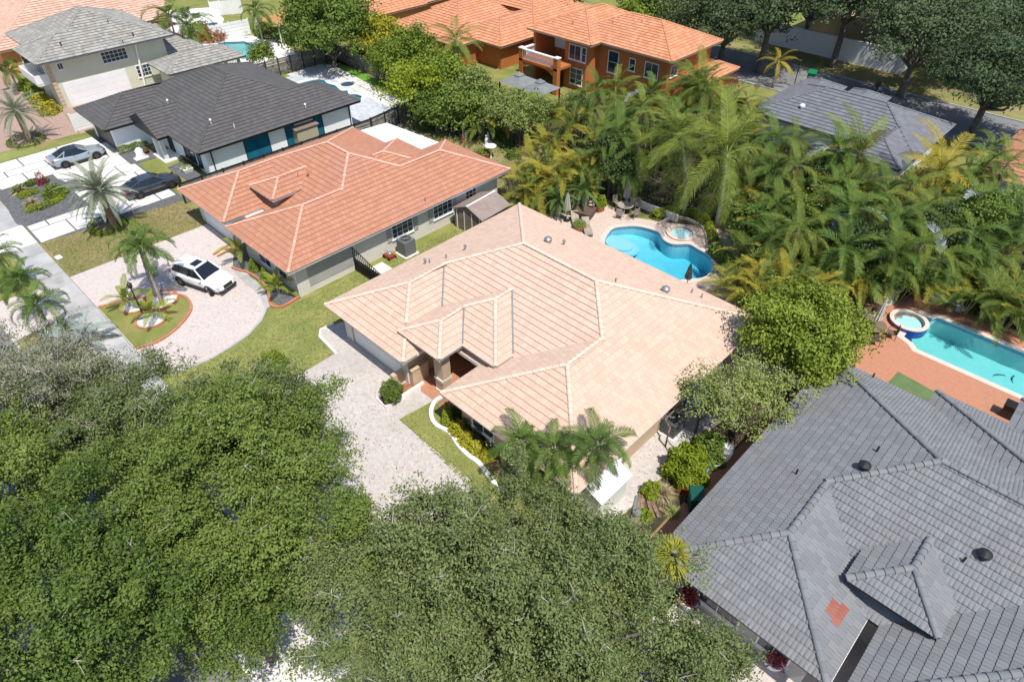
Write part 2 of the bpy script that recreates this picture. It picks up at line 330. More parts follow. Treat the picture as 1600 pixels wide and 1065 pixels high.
# pool decks
def deck(name,poly,hs,z,m):
    o=structure(name,sheet(poly,hs,z),m); return o
deck('pool_deck',[(-31.2,31.7),(-11,31.7),(-10.4,33.6),(-11.7,37),(-14.6,41.2),(-15.2,43.2),(-18,43.9),(-20.5,43.9),(-23,42.2),(-26,40.7),(-28.5,40.9),(-31,40.5)],[off_poly(pool1,.06)],.03,M['paver_deck'])
deck('pool_deck',[(-7.85,33.2),(22,33.2),(22,46.2),(1.5,46.0),(-3.5,46.2),(-6.8,45.5),(-7.75,43.9)],[off_poly(pool2,.06)],.035,M['paver_terra'])
deck('pool_deck',[(-74.58,38.43),(-74.76,44.51),(-57.55,42.86),(-54.94,38.25),(-55.83,35.40),(-57.41,34.97),(-70.50,37.18)],[off_poly(pool3,.06)],.03,M['deck_tile'])
pave('turf_strip',[(-75.54,39.01),(-75.26,46.36),(-59.57,45.05),(-57.69,42.98),(-74.96,44.65),(-74.77,38.54)],.02,M['turf'])
deck('pool_deck',[(-96.61,37.65),(-90.60,46.67),(-79.22,43.53),(-79.15,37.69),(-83.31,33.65)],[off_poly(pool4,.06)],.03,M['deck_white'])
pave('turf_strip',[(-98,49.5),(-90,47.5),(-86,52),(-93,55)],.05,M['turf'])
deck('pool_deck',[(-114.38,38.72),(-109.83,47.09),(-102.61,45.42),(-97.07,42.04),(-97.77,37.31),(-103.77,35.55)],[off_poly(pool5,.06)],.03,M['deck_white'])
pave('front_yard',[(-104,5.95),(-76.2,5.95),(-75.4,15.6),(-83,16.6),(-104,16)],.02,M['paver_rose'])
pave('driveway',[(-83.2,16.7),(-75.2,15.7),(-75.0,25.8),(-83.2,25.8)],.024,M['paver_rose'])
pave('lawn',[(-76.1,5.95),(-73.7,5.95),(-73.7,11.6),(-76.0,11.4)],.03,M['grass_fresh'])
# concrete slab drive by the black-roofed house
isl=smooth_poly([(-66.32,7.05),(-66.98,8.50),(-66.81,10.00),(-65.49,10.78),(-62.98,10.44),(-61.26,9.34),(-61.33,7.50),(-61.86,6.70)])
bed=smooth_poly([(-67.75,6.46),(-67.02,6.85),(-67.57,8.42),(-67.00,10.32),(-65.12,10.97),(-62.19,10.58),(-60.23,9.30),(-59.97,6.98),(-60.02,5.96),(-61.30,5.69)])
sd_=structure('slab_drive',MB().prism([(-73.6,5.98),(-55.95,5.98),(-54.75,16.9),(-73.6,16.9)],-.08,.018),M['gravel_dark'])
def inpoly(p,poly):
    c=False; j=len(poly)-1
    for i in range(len(poly)):
        a,b=poly[i],poly[j]
        if (a[1]>p[1])!=(b[1]>p[1]) and p[0]<(b[0]-a[0])*(p[1]-a[1])/(b[1]-a[1])+a[0]: c=not c
        j=i
    return c
xs=[-73.5,-71.3,-69.9,-67.7,-65.3,-62.9,-60.5,-58.5,-56.1]
for i in range(len(xs)-1):
    y=6.05-[0,1.7,.6,2.2,1.1,.3,2.0,.8][i]
    while y<16.3:
        y1=min(y+3.4,16.75); y0=max(y,6.05); c=((xs[i]+xs[i+1])/2,(y0+y1)/2)
        if y1-y0>.5 and not (inpoly(c,bed)) and not any(inpoly(q,bed) for q in ((xs[i]+.4,y0+.4),(xs[i+1]-.4,y1-.4),(xs[i]+.4,y1-.4),(xs[i+1]-.4,y0+.4))) :
            m=MB(); m.cur=random.random(); m.box(xs[i]+.05,y0+.05,-.02,xs[i+1]-.05,y1-.06,.038+random.uniform(0,.008)); m.build('slab',M['conc'],sd_)
        elif y1-y0>.5:
            for hx in (0,1):
                for hy in (0,1):
                    a0=xs[i]+(xs[i+1]-xs[i])*hx/2; a1=a0+(xs[i+1]-xs[i])/2; b0=y0+(y1-y0)*hy/2; b1=b0+(y1-y0)/2
                    if not any(inpoly(q,bed) for q in ((a0,b0),(a1,b0),(a1,b1),(a0,b1),((a0+a1)/2,(b0+b1)/2))):
                        m=MB(); m.cur=random.random(); m.box(a0+.05*(1-hx),b0+.05*(1-hy),-.02,a1-.05*hx,b1-.06*hy,.04); m.build('slab',M['conc'],sd_)
        y=y1 if y1<16.7 else 99
pave('gravel_bed',bed,.05,M['gravel_dark'])
m=MB(); band(m,[(-74.81,44.64),(-69.45,44.16),(-63.47,43.58),(-58.00,43.05)],1.5,-.02,.05)
walkw=structure('stepping_path',MB().prism([(-74.82,43.17),(-75.36,44.92),(-57.19,43.46),(-56.90,41.99)],-.05,.036),M['gravel_dark'])
a,b=np.array((-74.91,44.70)),np.array((-57.40,43.01)); d_=(b-a); n_=int(np.linalg.norm(d_)/1.5); u_=d_/np.linalg.norm(d_); v_=np.array((u_[1],-u_[0]))
for i in range(n_):
    for j in range(2):
        c=a+u_*(i*1.5+.7+ .4*j)+v_*(.55+j*1.2-.3); m=MB(); m.cur=random.random(); m.obox(c,u_,.70,.55,0,.055); m.build('slab',M['conc'],walkw)
a,b=np.array((-75.36,44.26)),np.array((-74.80,38.82)); d_=(b-a); n_=int(np.linalg.norm(d_)/1.3); u_=d_/np.linalg.norm(d_)
for i in range(n_):
    c=a+u_*(i*1.3+.6); m=MB(); m.cur=random.random(); m.obox(c,u_,.58,.5,0,.055); m.build('slab',M['conc'],walkw)
# ---------------------------------------------------------------- houses
SL=5/12.
def tilemat(n,c1,c2,**k): return mat(n,c1,c2,tmix=True,rough=.82,fine=.08,fs=14,bump=.25,bs=50,tint=.03,edge=k.pop('edge',.32),**k)
T_PEACH=tilemat('tile_peach',(.575,.408,.313),(.60,.442,.346),c3=(.56,.405,.322),s3=.35,lo3=.55,hi3=.9)
T_PEACHCAP=tilemat('tile_peach_cap',(.63,.48,.385),(.67,.53,.43))
T_TERRA=tilemat('tile_terracotta',(.43,.195,.117),(.47,.225,.142),c3=(.43,.205,.15),s3=.3,lo3=.5,hi3=.8)
T_TERRACAP=tilemat('tile_terracotta_cap',(.60,.33,.24),(.66,.40,.31))
T_BLACK=tilemat('tile_charcoal',(.092,.087,.086),(.112,.106,.105),c3=(.083,.077,.075),s3=.3,lo3=.5,hi3=.8)
T_GREY=tilemat('tile_slate_grey',(.182,.187,.197),(.212,.217,.228),c3=(.195,.187,.18),edge=.2,s3=.3,lo3=.5,hi3=.85)
T_GREYCAP=tilemat('tile_slate_cap',(.17,.175,.185),(.21,.216,.226))
T_WEATHER=tilemat('tile_weathered',(.255,.24,.215),(.36,.345,.315),c3=(.15,.145,.135),s3=.12,lo3=.62,hi3=.78)
T_ORANGE=tilemat('tile_orange',(.54,.215,.105),(.63,.30,.17),c3=(.50,.23,.14),s3=.3,lo3=.5,hi3=.8)
T_BLUE=tilemat('tile_blue_grey',(.145,.15,.17),(.18,.185,.205))
T_SALMON=tilemat('tile_salmon',(.56,.33,.24),(.65,.43,.34))
FLAT=[(0,.045),(.04,.062),(.96,.062),(1,.045)]
ROMAN=[(0,.030),(.10,.058),(.25,.070),(.40,.058),(.5,.030),(.60,.058),(.75,.070),(.90,.058),(1,.030)]
SLIM=[(0,.07),(1,.07)]
LOW=[(0,.045),(.07,.066),(.46,.066),(.5,.050),(.54,.066),(.93,.066),(1,.045)]
NS=math.sqrt(1+SL*SL)
def frames(r):
    x0,x1,y0,y1,ze=r[:5]; g=r[5] if len(r)>5 else ''
    W,D=x1-x0,y1-y0; h=min(W,D)/2
    if 'F' in g or 'B' in g: h=W/2
    out=[]
    for k in 'LRFB':
        if k in g: continue
        if k in 'LR': lo,hi=y0,y1; a=0 if 'F' in g else 1; b=0 if 'B' in g else 1
        else: lo,hi=x0,x1; a=b=1
        rm=min(h,W/2) if k in 'LR' else min(h,D/2)
        if k=='L': P=lambda u,q,x0=x0,ze=ze:(x0+q,u,ze+SL*q); U=(0,-1,0);V=(1,0,SL)
        if k=='R': P=lambda u,q,x1=x1,ze=ze:(x1-q,u,ze+SL*q); U=(0,1,0);V=(-1,0,SL)
        if k=='F': P=lambda u,q,y0=y0,ze=ze:(u,y0+q,ze+SL*q); U=(1,0,0);V=(0,1,SL)
        if k=='B': P=lambda u,q,y1=y1,ze=ze:(u,y1-q,ze+SL*q); U=(-1,0,0);V=(0,-1,SL)
        out.append((k,P,Vector(U),Vector(V).normalized(),lo,hi,a,b,rm))
    return out
def hipz(r,x,y):
    x0,x1,y0,y1,ze=r[:5]; g=r[5] if len(r)>5 else ''
    if not(x0<=x<=x1 and y0<=y<=y1): return -9
    d=[x-x0,x1-x]
    if 'F' not in g: d.append(y-y0)
    if 'B' not in g: d.append(y1-y)
    return ze+SL*min(d)
def hip_roof(house,rects,tm,cm,fm,tw=.33,ex=.36,prof=FLAT,parts=0,caps=0,soff=None,fd=.2,capr=.13):
    roof=None; deckb=MB(); fas=MB(); sof=MB(); joined=MB(); tiles=[]; capl=[]; dq=ex/NS; off=base_of(house)
    def key(k,r): return (k,round({'L':r[0],'R':r[1],'F':r[2],'B':r[3]}[k],1),round(r[4],1))
    group={}
    for ri,r in enumerate(rects):
        for fr in frames(r):
            gl=group.setdefault(key(fr[0],r),[])
            for cl in gl:
                if any(max(fr[4],f[4])<min(fr[5],f[5])-.5 for _,f in cl): cl.append((ri,fr)); break
            else: gl.append([(ri,fr)])
    def span(gr,q):                               # wings that share a slope are tiled as one
        iv=[(f[4]+f[6]*q,f[5]-f[7]*q) for _,f in gr if q<=f[8]+.001]
        return (min(i[0] for i in iv),max(i[1] for i in iv)) if iv else (0,0)
    for ri,r in enumerate(rects):
        x0,x1,y0,y1,ze=r[:5]; others=[q for j,q in enumerate(rects) if j!=ri]
        env=lambda x,y,o=others: max([hipz(q,x,y) for q in o]+[-9])
        g=r[5] if len(r)>5 else ''
        for (k,P,U,V,lo,hi,a,b,rm) in frames(r):
            deckb.face([P(lo,0),P(hi,0),P(hi-b*rm,rm),P(lo+a*rm,rm)][::(1 if k in 'RF' else -1)])
            gr=[cl for cl in group[key(k,r)] if any(j==ri for j,_ in cl)][0]
            if gr[0][0]!=ri: continue
            rm=max(f[8] for _,f in gr); lo=min(f[4] for _,f in gr); hi=max(f[5] for _,f in gr)
            q=-.07/NS; row=0; Nn=U.cross(V)
            sgn=1 if (U.x+U.y)>0 else -1
            while q<rm-.02:
                q1=min(q+dq*1.06,rm); qq=max(q,0); A,B=span(gr,qq); A1,B1=span(gr,q1)
                u=lo-tw*(.5 if row%2 else 0)
                while u<B:
                    um=u+tw/2
                    if um>A-tw*.5 and um<B+tw*.5:
                        p=P(um,q+dq/2)
                        if env(p[0],p[1])<p[2]+.10:
                            full=u>=A1-.001 and u+tw<=B1+.001 and q1<rm
                            tiles.append((P,U,V,Nn,um,q,q1,A,B,A1,B1,full,sgn))
                    u+=tw
                q+=dq; row+=1
        # fascia boards
        for (ax,ay,bx,by,kk) in ((x0,y0,x1,y0,'F'),(x1,y0,x1,y1,'R'),(x1,y1,x0,y1,'B'),(x0,y1,x0,y0,'L')):
            d=Vector((bx-ax,by-ay)).normalized(); n=Vector((d.y,-d.x)); c=((ax+bx)/2-n.x*(.03+.003*ri),(ay+by)/2-n.y*(.03+.003*ri)); L=math.hypot(bx-ax,by-ay)/2
            if kk in g:
                hgt=SL*(x1-x0)/2; yy=ay; fas.raw([(x0,yy,ze-fd),(x1,yy,ze-fd),(x1,yy,ze),((x0+x1)/2,yy,ze+hgt),(x0,yy,ze)],[(0,1,2,3,4)] if kk=='F' else [(4,3,2,1,0)])
            fas.obox(c,d,L-.002*ri-(.03 if kk in 'LR' else 0),.03,ze-fd-.001*ri,ze-.004-.001*ri)
        sof.box(x0+.06,y0+.06,ze-fd+.03+.004*ri,x1-.06,y1-.06,ze-fd+.045+.004*ri)
        # hip and ridge cap lines
        W,D=x1-x0,y1-y0; h=min(W,D)/2
        if g: h=W/2
        if W<=D or g: r0,r1=((x0+x1)/2,y0 if 'F' in g else y0+h),((x0+x1)/2,y1 if 'B' in g else y1-h)
        else: r0,r1=(x0+h,(y0+y1)/2),(x1-h,(y0+y1)/2)
        zr=ze+SL*h; lines=[((*r0,zr),(*r1,zr))]
        if 'F' not in g: lines+= [((x0,y0,ze),(*r0,zr)),((x1,y0,ze),((r0 if W<=D else r1)[0],(r0 if W<=D else r1)[1],zr))]
        if 'B' not in g: lines+= [((x0,y1,ze),((r1 if W<=D else r0)[0],(r1 if W<=D else r0)[1],zr)),((x1,y1,ze),(*r1,zr))]
        for (p,q) in lines:
            p,q=Vector(p),Vector(q); L=(q-p).length
            if L<.1: continue
            n=max(1,round(L/.36)); d=(q-p)/n
            for i in range(n):
                c=p+d*(i+.5)
                pn=Vector((-d.y,d.x,0)).normalized()*.3; allz=lambda v: max(hipz(q_,v.x,v.y) for q_ in rects)
                if env(c.x,c.y)<c.z+.06 and allz(c+pn)<c.z-.03 and allz(c-pn)<c.z-.03: capl.append((p+d*i,d))
    roof=deckb.build('roof',tm,house)
    fas.build('fascia',fm,house); sof.build('soffit',soff or M['soffit'],house)
    def tile_pts(t,hscale=1.):
        P,U,V,Nn,um,q,q1,A,B,A1,B1,full,sgn=t; vs=[]
        n=len(prof)
        for (lev,qq,a,b,hm,ha) in ((0,q+.035,A,B,0.,0.),(1,q,A,B,1.,0.),(2,q1,A1,B1,.25,0.)):
            for f,hh in prof:
                u=um+(f-.5)*tw*.985*sgn; u=min(max(u,a),b); p=Vector(P(u,qq)); vs.append(p+Nn*(hh*hm+.004))
        fs=[]
        for l in range(2):
            for i in range(n-1): fs.append((l*n+i,l*n+i+1,(l+1)*n+i+1,(l+1)*n+i))
        if prof is not SLIM: pass
        return vs,fs
    # the pieces that show largest are objects of their own
    if parts:
        cand=[]
        for i,t in enumerate(tiles):
            if t[11]:
                z=seen(t[0](t[4],t[5]))
                if z: cand.append((z,i))
        own=set(i for _,i in sorted(cand)[:parts])
    else: own=set()
    if own:
        n=len(prof); meshes=[]
        for k in range(5):
            mb=MB(); mb.cur=(k+.5)/5; vs=[]
            for (y,hm) in ((.038,0.),(0,1.),(ex*1.06,.25)):
                for f,hh in prof: vs.append(((f-.5)*tw*.985,y,hh*hm+.004))
            mb.raw(vs,[(l*n+i,l*n+i+1,(l+1)*n+i+1,(l+1)*n+i) for l in range(2) for i in range(n-1)])
            mb.t[:n-1]=[-1.]*(n-1); meshes.append(mb.mesh('roof_tile',tm))
    for i,t in enumerate(tiles):
        if i in own:
            o=bpy.data.objects.new('roof_tile',random.choice(meshes)); P,U,V,Nn=t[:4]
            mt=Matrix((( U.x,V.x,Nn.x),(U.y,V.y,Nn.y),(U.z,V.z,Nn.z))).to_4x4(); mt.translation=Vector(P(t[4],t[5]))-off
            link(o,roof); o.matrix_local=mt
        else:
            joined.cur=random.random(); vs,fs=tile_pts(t); joined.raw(vs,fs); joined.t[-len(fs):-len(fs)//2]=[-1.]*(len(fs)//2)
    if joined.v: tag(joined.build('roof_tiling',tm,roof),kind='stuff')
    # caps
    def capmesh(L):
        mb=MB(); vs=[]; m=7
        for (y,rr,hz) in ((-.02,capr,.028),(L+.03,capr*.82,.0)):
            for k in range(m):
                a=math.pi*k/(m-1); vs.append((rr*math.cos(a),y,rr*.72*math.sin(a)+hz))
        vs+=[(capr,-.02,-.06),(-capr,-.02,-.06)]
        mb.raw(vs,[(k,k+1,m+k+1,m+k)[::-1] for k in range(m-1)]+[tuple([2*m]+list(range(m))+[2*m+1])[::-1]])
        return mb
    cz=sorted((seen(p) or 1e9,i) for i,(p,d) in enumerate(capl)); own=set(i for z,i in cz[:caps] if z<1e8); cj=MB(); shared={}
    for i,(p,d) in enumerate(capl):
        y=d.normalized(); x=y.cross(Vector((0,0,1))).normalized(); z=x.cross(y); L=round(d.length,2)
        mt=Matrix(((x.x,y.x,z.x),(x.y,y.y,z.y),(x.z,y.z,z.z))).to_4x4()
        if i in own:
            if L not in shared:
                shared[L]=[]
                for kk in range(3):
                    b=capmesh(L); b.t=[(kk+.5)/3]*len(b.t); shared[L].append(b.mesh('ridge_cap',cm))
            o=bpy.data.objects.new('ridge_cap',random.choice(shared[L])); mt.translation=p+Vector((0,0,.03))-off; link(o,roof); o.matrix_local=mt
        else:
            b=capmesh(L); mt.translation=p+Vector((0,0,.03)); cj.cur=random.random(); cj.raw([mt@Vector(v) for v in b.v],b.f)
    if cj.v: tag(cj.build('ridge_capping',cm,roof),kind='stuff')
    return roof
def walls(house,polys,z1,m,name='wall'):
    b=MB()
    for i,p in enumerate(polys): b.prism(p,-.1,z1-.003*i)
    return b.build(name,m,house)
def window(house,axis,pos,lo,hi,z0,z1,nx=1,nz=1,fm=None,gm=None,name='window',fw=.07,mun=.035):
    # axis '+x','-y'...: side the window faces; pos = wall face coordinate, lo..hi along the wall
    fm=fm or M['white']; gm=gm or M['glass']; s=1 if axis[0]=='+' else -1; b=MB(); g=MB()
    def bx(B,a0,a1,c0,c1,d0,d1):
        p0,p1=sorted((pos+s*d0,pos+s*d1))
        if axis[1]=='x': B.box(p0,a0,c0,p1,a1,c1)
        else: B.box(a0,p0,c0,a1,p1,c1)
    bx(b,lo,hi,z0,z0+fw,-.02,.06); bx(b,lo,hi,z1-fw,z1,-.02,.06); bx(b,lo,lo+fw,z0+fw,z1-fw,-.02,.06); bx(b,hi-fw,hi,z0+fw,z1-fw,-.02,.06)
    for i in range(1,nx):
        c=lo+(hi-lo)*i/nx; bx(b,c-mun/2,c+mun/2,z0+fw,z1-fw,-.02,.045)
    for i in range(1,nz):
        c=z0+(z1-z0)*i/nz; bx(b,lo+fw,hi-fw,c-mun/2,c+mun/2,-.02,.042)
    bx(b,lo-.05,hi+.05,z0-.07,z0-.005,-.02,.10)
    w_=b.build(name,fm,house); bx(g,lo+fw*.5,hi-fw*.5,z0+fw*.5,z1-fw*.5,-.03,.022); g.build('pane',gm,w_); return w_
def garage(house,axis,pos,lo,hi,z1,m,rows=4,cols=4):
    s=1 if axis[0]=='+' else -1; d=None; b=MB()
    def bx(B,a0,a1,c0,c1,d0,d1):
        p0,p1=sorted((pos+s*d0,pos+s*d1))
        if axis[1]=='x': B.box(p0,a0,c0,p1,a1,c1)
        else: B.box(a0,p0,c0,a1,p1,c1)
    bx(b,lo,hi,0.0,z1,-.05,.012); d=b.build('garage_door',m,house)
    for i in range(rows):
        p=MB()
        for j in range(cols): bx(p,lo+(hi-lo)*j/cols+.06,lo+(hi-lo)*(j+1)/cols-.06,z1*i/rows+.05,z1*(i+1)/rows-.05,.0,.026)
        bx(p,lo+.01,hi-.01,z1*i/rows+.012,z1*(i+1)/rows-.012,.0,.018); p.build('panel',m,d)
    return d
def vent(loc,m,label,tall=.35,r=.05,cap=True):
    t=MB(); t.tube([loc,(loc[0],loc[1],loc[2]+tall)],r,8)
    if cap: t.lathe((loc[0],loc[1],loc[2]+tall-.06),[(r*2.2,0),(r*2.3,.05),(r*1.2,.14),(.01,.17)],10)
    return t

# --- main house -----------------------------------------------------
h=empty('house',(-20.6,23.7),'single storey tan house with the pale peach tiled hip roof in the middle','house')
R1=[(-30.6,-10.6,17.95,32.35,2.7),(-30.6,-23.1,15.17,29,2.697),(-19.8,-10.6,15.1,30,2.697),(-24.8,-18.72,18.03,28,3.3),(-24.77,-21.3,16.3,22,3.3)]
r1=hip_roof(h,R1,T_PEACH,T_PEACHCAP,M['white'],tw=.33,ex=.37,prof=LOW,parts=300,caps=220)
walls(h,[[(-29.9,15.95),(-23.9,15.95),(-23.9,19.7),(-19.15,19.7),(-19.15,15.85),(-11.2,15.85),(-11.2,31.65),(-29.9,31.65)]],2.52,M['tan_wall'])
MB().box(-24.1,19.75,2.4,-19.3,23,3.2).build('entry_wall',M['tan_wall'],h)
garage(h,'-y',15.95,-29.2,-24.45,2.25,M['white'])
for q_ in (-29.85,-24.4): MB().box(q_,15.86,0,q_+.56,15.97,2.45).build('pilaster',M['cream_wall'],h)
t=MB()
for x_ in (-22.05,): t.box(x_-.35,16.75,0,x_+.35,17.35,3.1)
t.build('column',M['tan_wall'],h)
t=MB(); t.box(-24.3,16.72,2.65,-21.6,17.1,3.12); t.box(-22.05,17.2,2.65,-21.75,19.8,3.12); t.build('entry_beam',M['tan_wall'],h)
for q_ in (0,.95): MB().box(-22.42,16.68,q_,-21.68,17.42,q_+.16).build('column_trim',M['cream_wall'],h)
d_=MB().box(-22.5,19.62,0,-21.5,19.72,2.2).build('door',M['cream_wall'],h); MB().box(-22.35,19.6,.3,-21.65,19.64,2.0).build('door_glass',M['glass'],d_)
window(h,'-y',19.7,-21.2,-19.6,.5,2.1,2,1,fm=M['cream_wall'])
window(h,'-x',-19.15,16.8,18.2,.7,2.1,2,1,fm=M['cream_wall'])
window(h,'-y',15.85,-18.3,-16.6,.8,2.1,2,2); window(h,'-y',15.85,-14.6,-12.6,.8,2.1,2,2)
window(h,'+x',-11.2,18.2,19.6,.8,2.0,2,2); window(h,'+x',-11.2,25,26.6,.8,2.0,2,2)
t=MB(); t.box(-23.85,16.0,0,-23.55,17.2,1.15); t.box(-23.9,15.95,1.1,-23.5,17.25,1.2); t.prism([(-24.5,15.1),(-24.2,15.1),(-24.2,15.9),(-24.5,15.9)],0,.9); t.build('knee_wall',M['tan_wall'],h)
def tubes(root,name,lst,m):
    for pts,r in lst: MB().tube(pts,r,8).build(name,m,root)
tubes(h,'downspout',[([(-29.95,15.9,2.5),(-29.95,15.9,0)],.05)],M['white'])
t=MB(); t.box(-31.55,15.3,0,-30.9,15.75,.35)
def valley(house,segs,m):
    t=MB()
    for a,b in segs:
        band(t,[a[:2],b[:2]],.09,0,0)
        n=8; i0=len(t.v)-8
        for j in range(i0,len(t.v)): t.v[j]=(t.v[j][0],t.v[j][1],a[2] if j-i0 in (0,1,4,5) else b[2])
    # build as thin strips just above the tiles
    for j in range(len(t.v)): t.v[j]=(t.v[j][0],t.v[j][1],t.v[j][2]+(.105 if j%2 else .02))
    t.build('valley_flashing',m,house)
valley(h,[((-23.1,17.95,2.7),(-26.85,21.65,4.26)),((-18.72,19.4,3.3),(-21.76,22.45,4.57)),((-21.3,18.03,3.3),(-23.0,19.75,4.0))],M['grey_metal'])
def roof_vents(house,lst,m,name='roof_vent'):
    for (x,y,z,k) in lst:
        if k=='v': t=vent((x,y,z-.05),m,'',.42,.05)
        elif k=='t': t=MB().lathe((x,y,z-.05),[(.16,0),(.16,.18),(.25,.22),(.26,.36),(.14,.47),(.02,.5)],12)
        else: t=MB().tube([(x,y,z-.05),(x,y,z+.35)],.045,8)
        t.build(name,m,house)
def onroof(rects,x,y): return max(hipz(r,x,y) for r in rects)
def rv(rects,pts): return [(x,y,onroof(rects,x,y),k) for x,y,k in pts]
roof_vents(h,rv(R1,[(*(-28.52,21.48),'v'),(*(-28.26,21.63),'p'),(*(-27.51,22.39),'p'),(*(-27.26,23.81),'v'),(*(-23.36,27.36),'t'),(*(-22.78,28.25),'v'),(*(-15.46,28.91),'t'),(*(-14.80,30.97),'p'),(*(-14.09,30.94),'p'),(*(-17.29,26.32),'p')]),M['grey_metal'])
# --- terracotta neighbour ---------------------------------------------------
h=empty('house',(-43.2,25),'single storey grey house under the darker terracotta roof with pale ridge lines','house')
R2=[(-51.3,-35.2,18.7,32.0,2.7),(-43.4,-35.2,15.4,29,2.697),(-51.3,-44.1,15.55,29,2.697),(-46.5,-36.3,18.8,33.3,2.7),(-43.15,-35.2,22,36.05,2.697),(-45.75,-42.55,18.9,25.2,3.8)]
hip_roof(h,R2,T_TERRA,T_TERRACAP,M['white'],tw=.33,ex=.40,prof=FLAT,parts=0,caps=0,capr=.12)
walls(h,[[(-50.5,16.35),(-44.85,16.35),(-44.85,17.2),(-43.0,17.2),(-43.0,16.2),(-35.85,16.2),(-35.85,35.2),(-42.4,35.2),(-42.4,32.5),(-50.5,31.2)]],2.52,M['cream_wall'])
MB().box(-45.2,19.4,2.4,-43.1,23,3.66).build('dormer_wall',M['grey_wall'],h)
garage(h,'-y',16.35,-49.8,-45.4,2.2,M['white'])
window(h,'-x',-43.0,16.6,17.05,.5,2.1)
window(h,'-y',16.2,-41.0,-39.3,.6,2.1,2,1); window(h,'-y',16.2,-38.4,-37.2,.6,2.1,1,1)
for (lo,hi) in ((24.2,26.2),(28.2,30.2)):
    ww=window(h,'+x',-35.85,lo,hi,.95,2.25,4,3)
    for q_ in (lo-.45,hi+.08): MB().box(-35.9,q_,.9,-35.79,q_+.37,2.3).build('shutter',M['grey_wall'],h)
window(h,'+x',-35.85,31.6,32.8,1.2,2.25,3,2)
t=MB(); t.box(-35.9,17.0,.5,-35.82,20.6,2.1); t.build('wall_panel',M['grey_wall'],h)
roof_vents(h,rv(R2,[(*(-43.00,22.32),'v'),(*(-43.53,21.77),'p'),(*(-35.70,27.49),'p')]),M['curb_red'])
tubes(h,'downspout',[([(-35.8,20.8,2.5),(-35.8,20.8,0)],.045),([(-35.9,16.15,2.5),(-35.9,16.15,0)],.045)],M['white'])
# flat white patio cover at its back
pr=empty('patio_roof',(-47,33.5),'flat bright white patio roof behind the terracotta roof','patio roof')
PR=[(-50.6,31.9),(-50.2,35.0),(-42.9,35.6),(-43.0,31.5)]
MB().prism(PR,2.42,2.6,True).build('roof_panel',mat('patio_white',(.84,.84,.83),None,rough=.5,fine=.02),pr)
for p in [(-50.0,34.8),(-47.6,35.0),(-45.3,35.2)]: MB().tube([(*p,0),(*p,2.45)],.06,8).build('post',M['white'],pr)
# --- charcoal-roofed white house --------------------------------------------
h=empty('house',(-65,26),'white single storey house with the charcoal tiled roof and teal windows','house')
R3=[(-74.3,-56.3,19.57,34.6,2.7),(-74.3,-67.0,15.9,30,2.697),(-63.8,-56.3,22,36.5,2.697),(-68.6,-62.0,18.55,28,2.6,'F')]
hip_roof(h,R3,T_BLACK,T_BLACK,M['dark_metal'],tw=.33,ex=.40,prof=SLIM,soff=M['white'],capr=.10)
walls(h,[[(-73.5,16.7),(-67.8,16.7),(-67.8,20.4),(-57.0,20.4),(-57.0,35.6),(-63,35.6),(-63,33.8),(-73.5,33.8)]],2.5,M['white_wall'])
garage(h,'-y',16.7,-72.9,-68.4,2.2,M['dark_metal'],5,1)
for x_ in (-64.4,-63.0): MB().box(x_-.18,18.9,0,x_+.18,19.25,2.5).build('column',M['white'],h)
MB().box(-65.2,18.7,0,-62.6,20.4,.12).build('porch',M['white'],h)
MB().box(-65.0,20.3,.1,-64.0,20.42,2.2).build('door',M['dark_metal'],h)
window(h,'-y',20.4,-61.6,-59.4,.5,2.2,2,1,fm=M['dark_metal'],gm=M['glass'])
window(h,'-y',20.4,-59.0,-58.2,.5,2.2,1,1,fm=M['dark_metal'],gm=M['glass_teal'])
window(h,'+x',-57.0,24.0,26.5,.35,2.35,2,1,fm=M['dark_metal'],gm=M['glass_teal'])
window(h,'+x',-57.0,28.2,29.2,.35,2.35,1,1,fm=M['dark_metal'],gm=M['glass_teal'])
window(h,'+x',-57.0,31.3,32.3,.35,2.35,1,1,fm=M['dark_metal'],gm=M['glass_teal'])
tubes(h,'downspout',[([(-56.92,35.4,2.5),(-56.92,35.4,0)],.06),([(-56.92,20.9,2.5),(-56.92,20.9,0)],.06)],M['dark_metal'])
roof_vents(h,rv(R3,[(*(-58.84,22.43),'v'),(*(-66.30,21.90),'v'),(*(-57.38,31.02),'v'),(*(-57.69,23.91),'p')]),M['white'])
# --- slate grey house in the foreground -------------------------------------
h=empty('house',(3,24),'single storey house under the big slate grey tiled roof in the lower right','house')
R5=[(-6.25,15.5,18.5,32.05,2.7),(-6.25,1.1,15.0,29,2.697),(1.7,10.5,15.02,30,2.72),(-.11,3.25,18.8,26,3.6),(-1.15,8.5,20,33.3,2.69),(2.25,12,20,35.75,2.71)]
r5=hip_roof(h,R5,T_GREY,T_GREYCAP,M['dark_metal'],tw=.34,ex=.36,prof=ROMAN,parts=300,caps=200,capr=.155)
t=MB()
for ii in range(3):
    for jj in range(3):
        z=0
walls(h,[[(-5.45,15.8),(.45,15.8),(.45,19.3),(2.4,19.3),(2.4,15.85),(9.8,15.85),(9.8,35),(3,35),(3,32.5),(-.4,32.5),(-.4,31.3),(-5.45,31.3)]],2.5,M['grey_wall'])
MB().box(.3,19.4,2.4,2.85,24,3.45).build('dormer_wall',mat('pale_blue_wall',(.42,.46,.50),None,fine=.05),h)
window(h,'-y',15.8,-4.4,-2.4,.7,2.0,2,1); window(h,'-y',15.8,-1.6,-.2,.7,2.0,2,1)
roof_vents(h,rv(R5,[(*(-3.83,22.06),'p'),(*(-1.70,24.90),'p'),(*(-1.75,23.56),'t'),(*(3.29,22.64),'t'),(*(2.83,22.11),'p'),(*(-4.00,31.80),'p')]),M['dark_metal'])
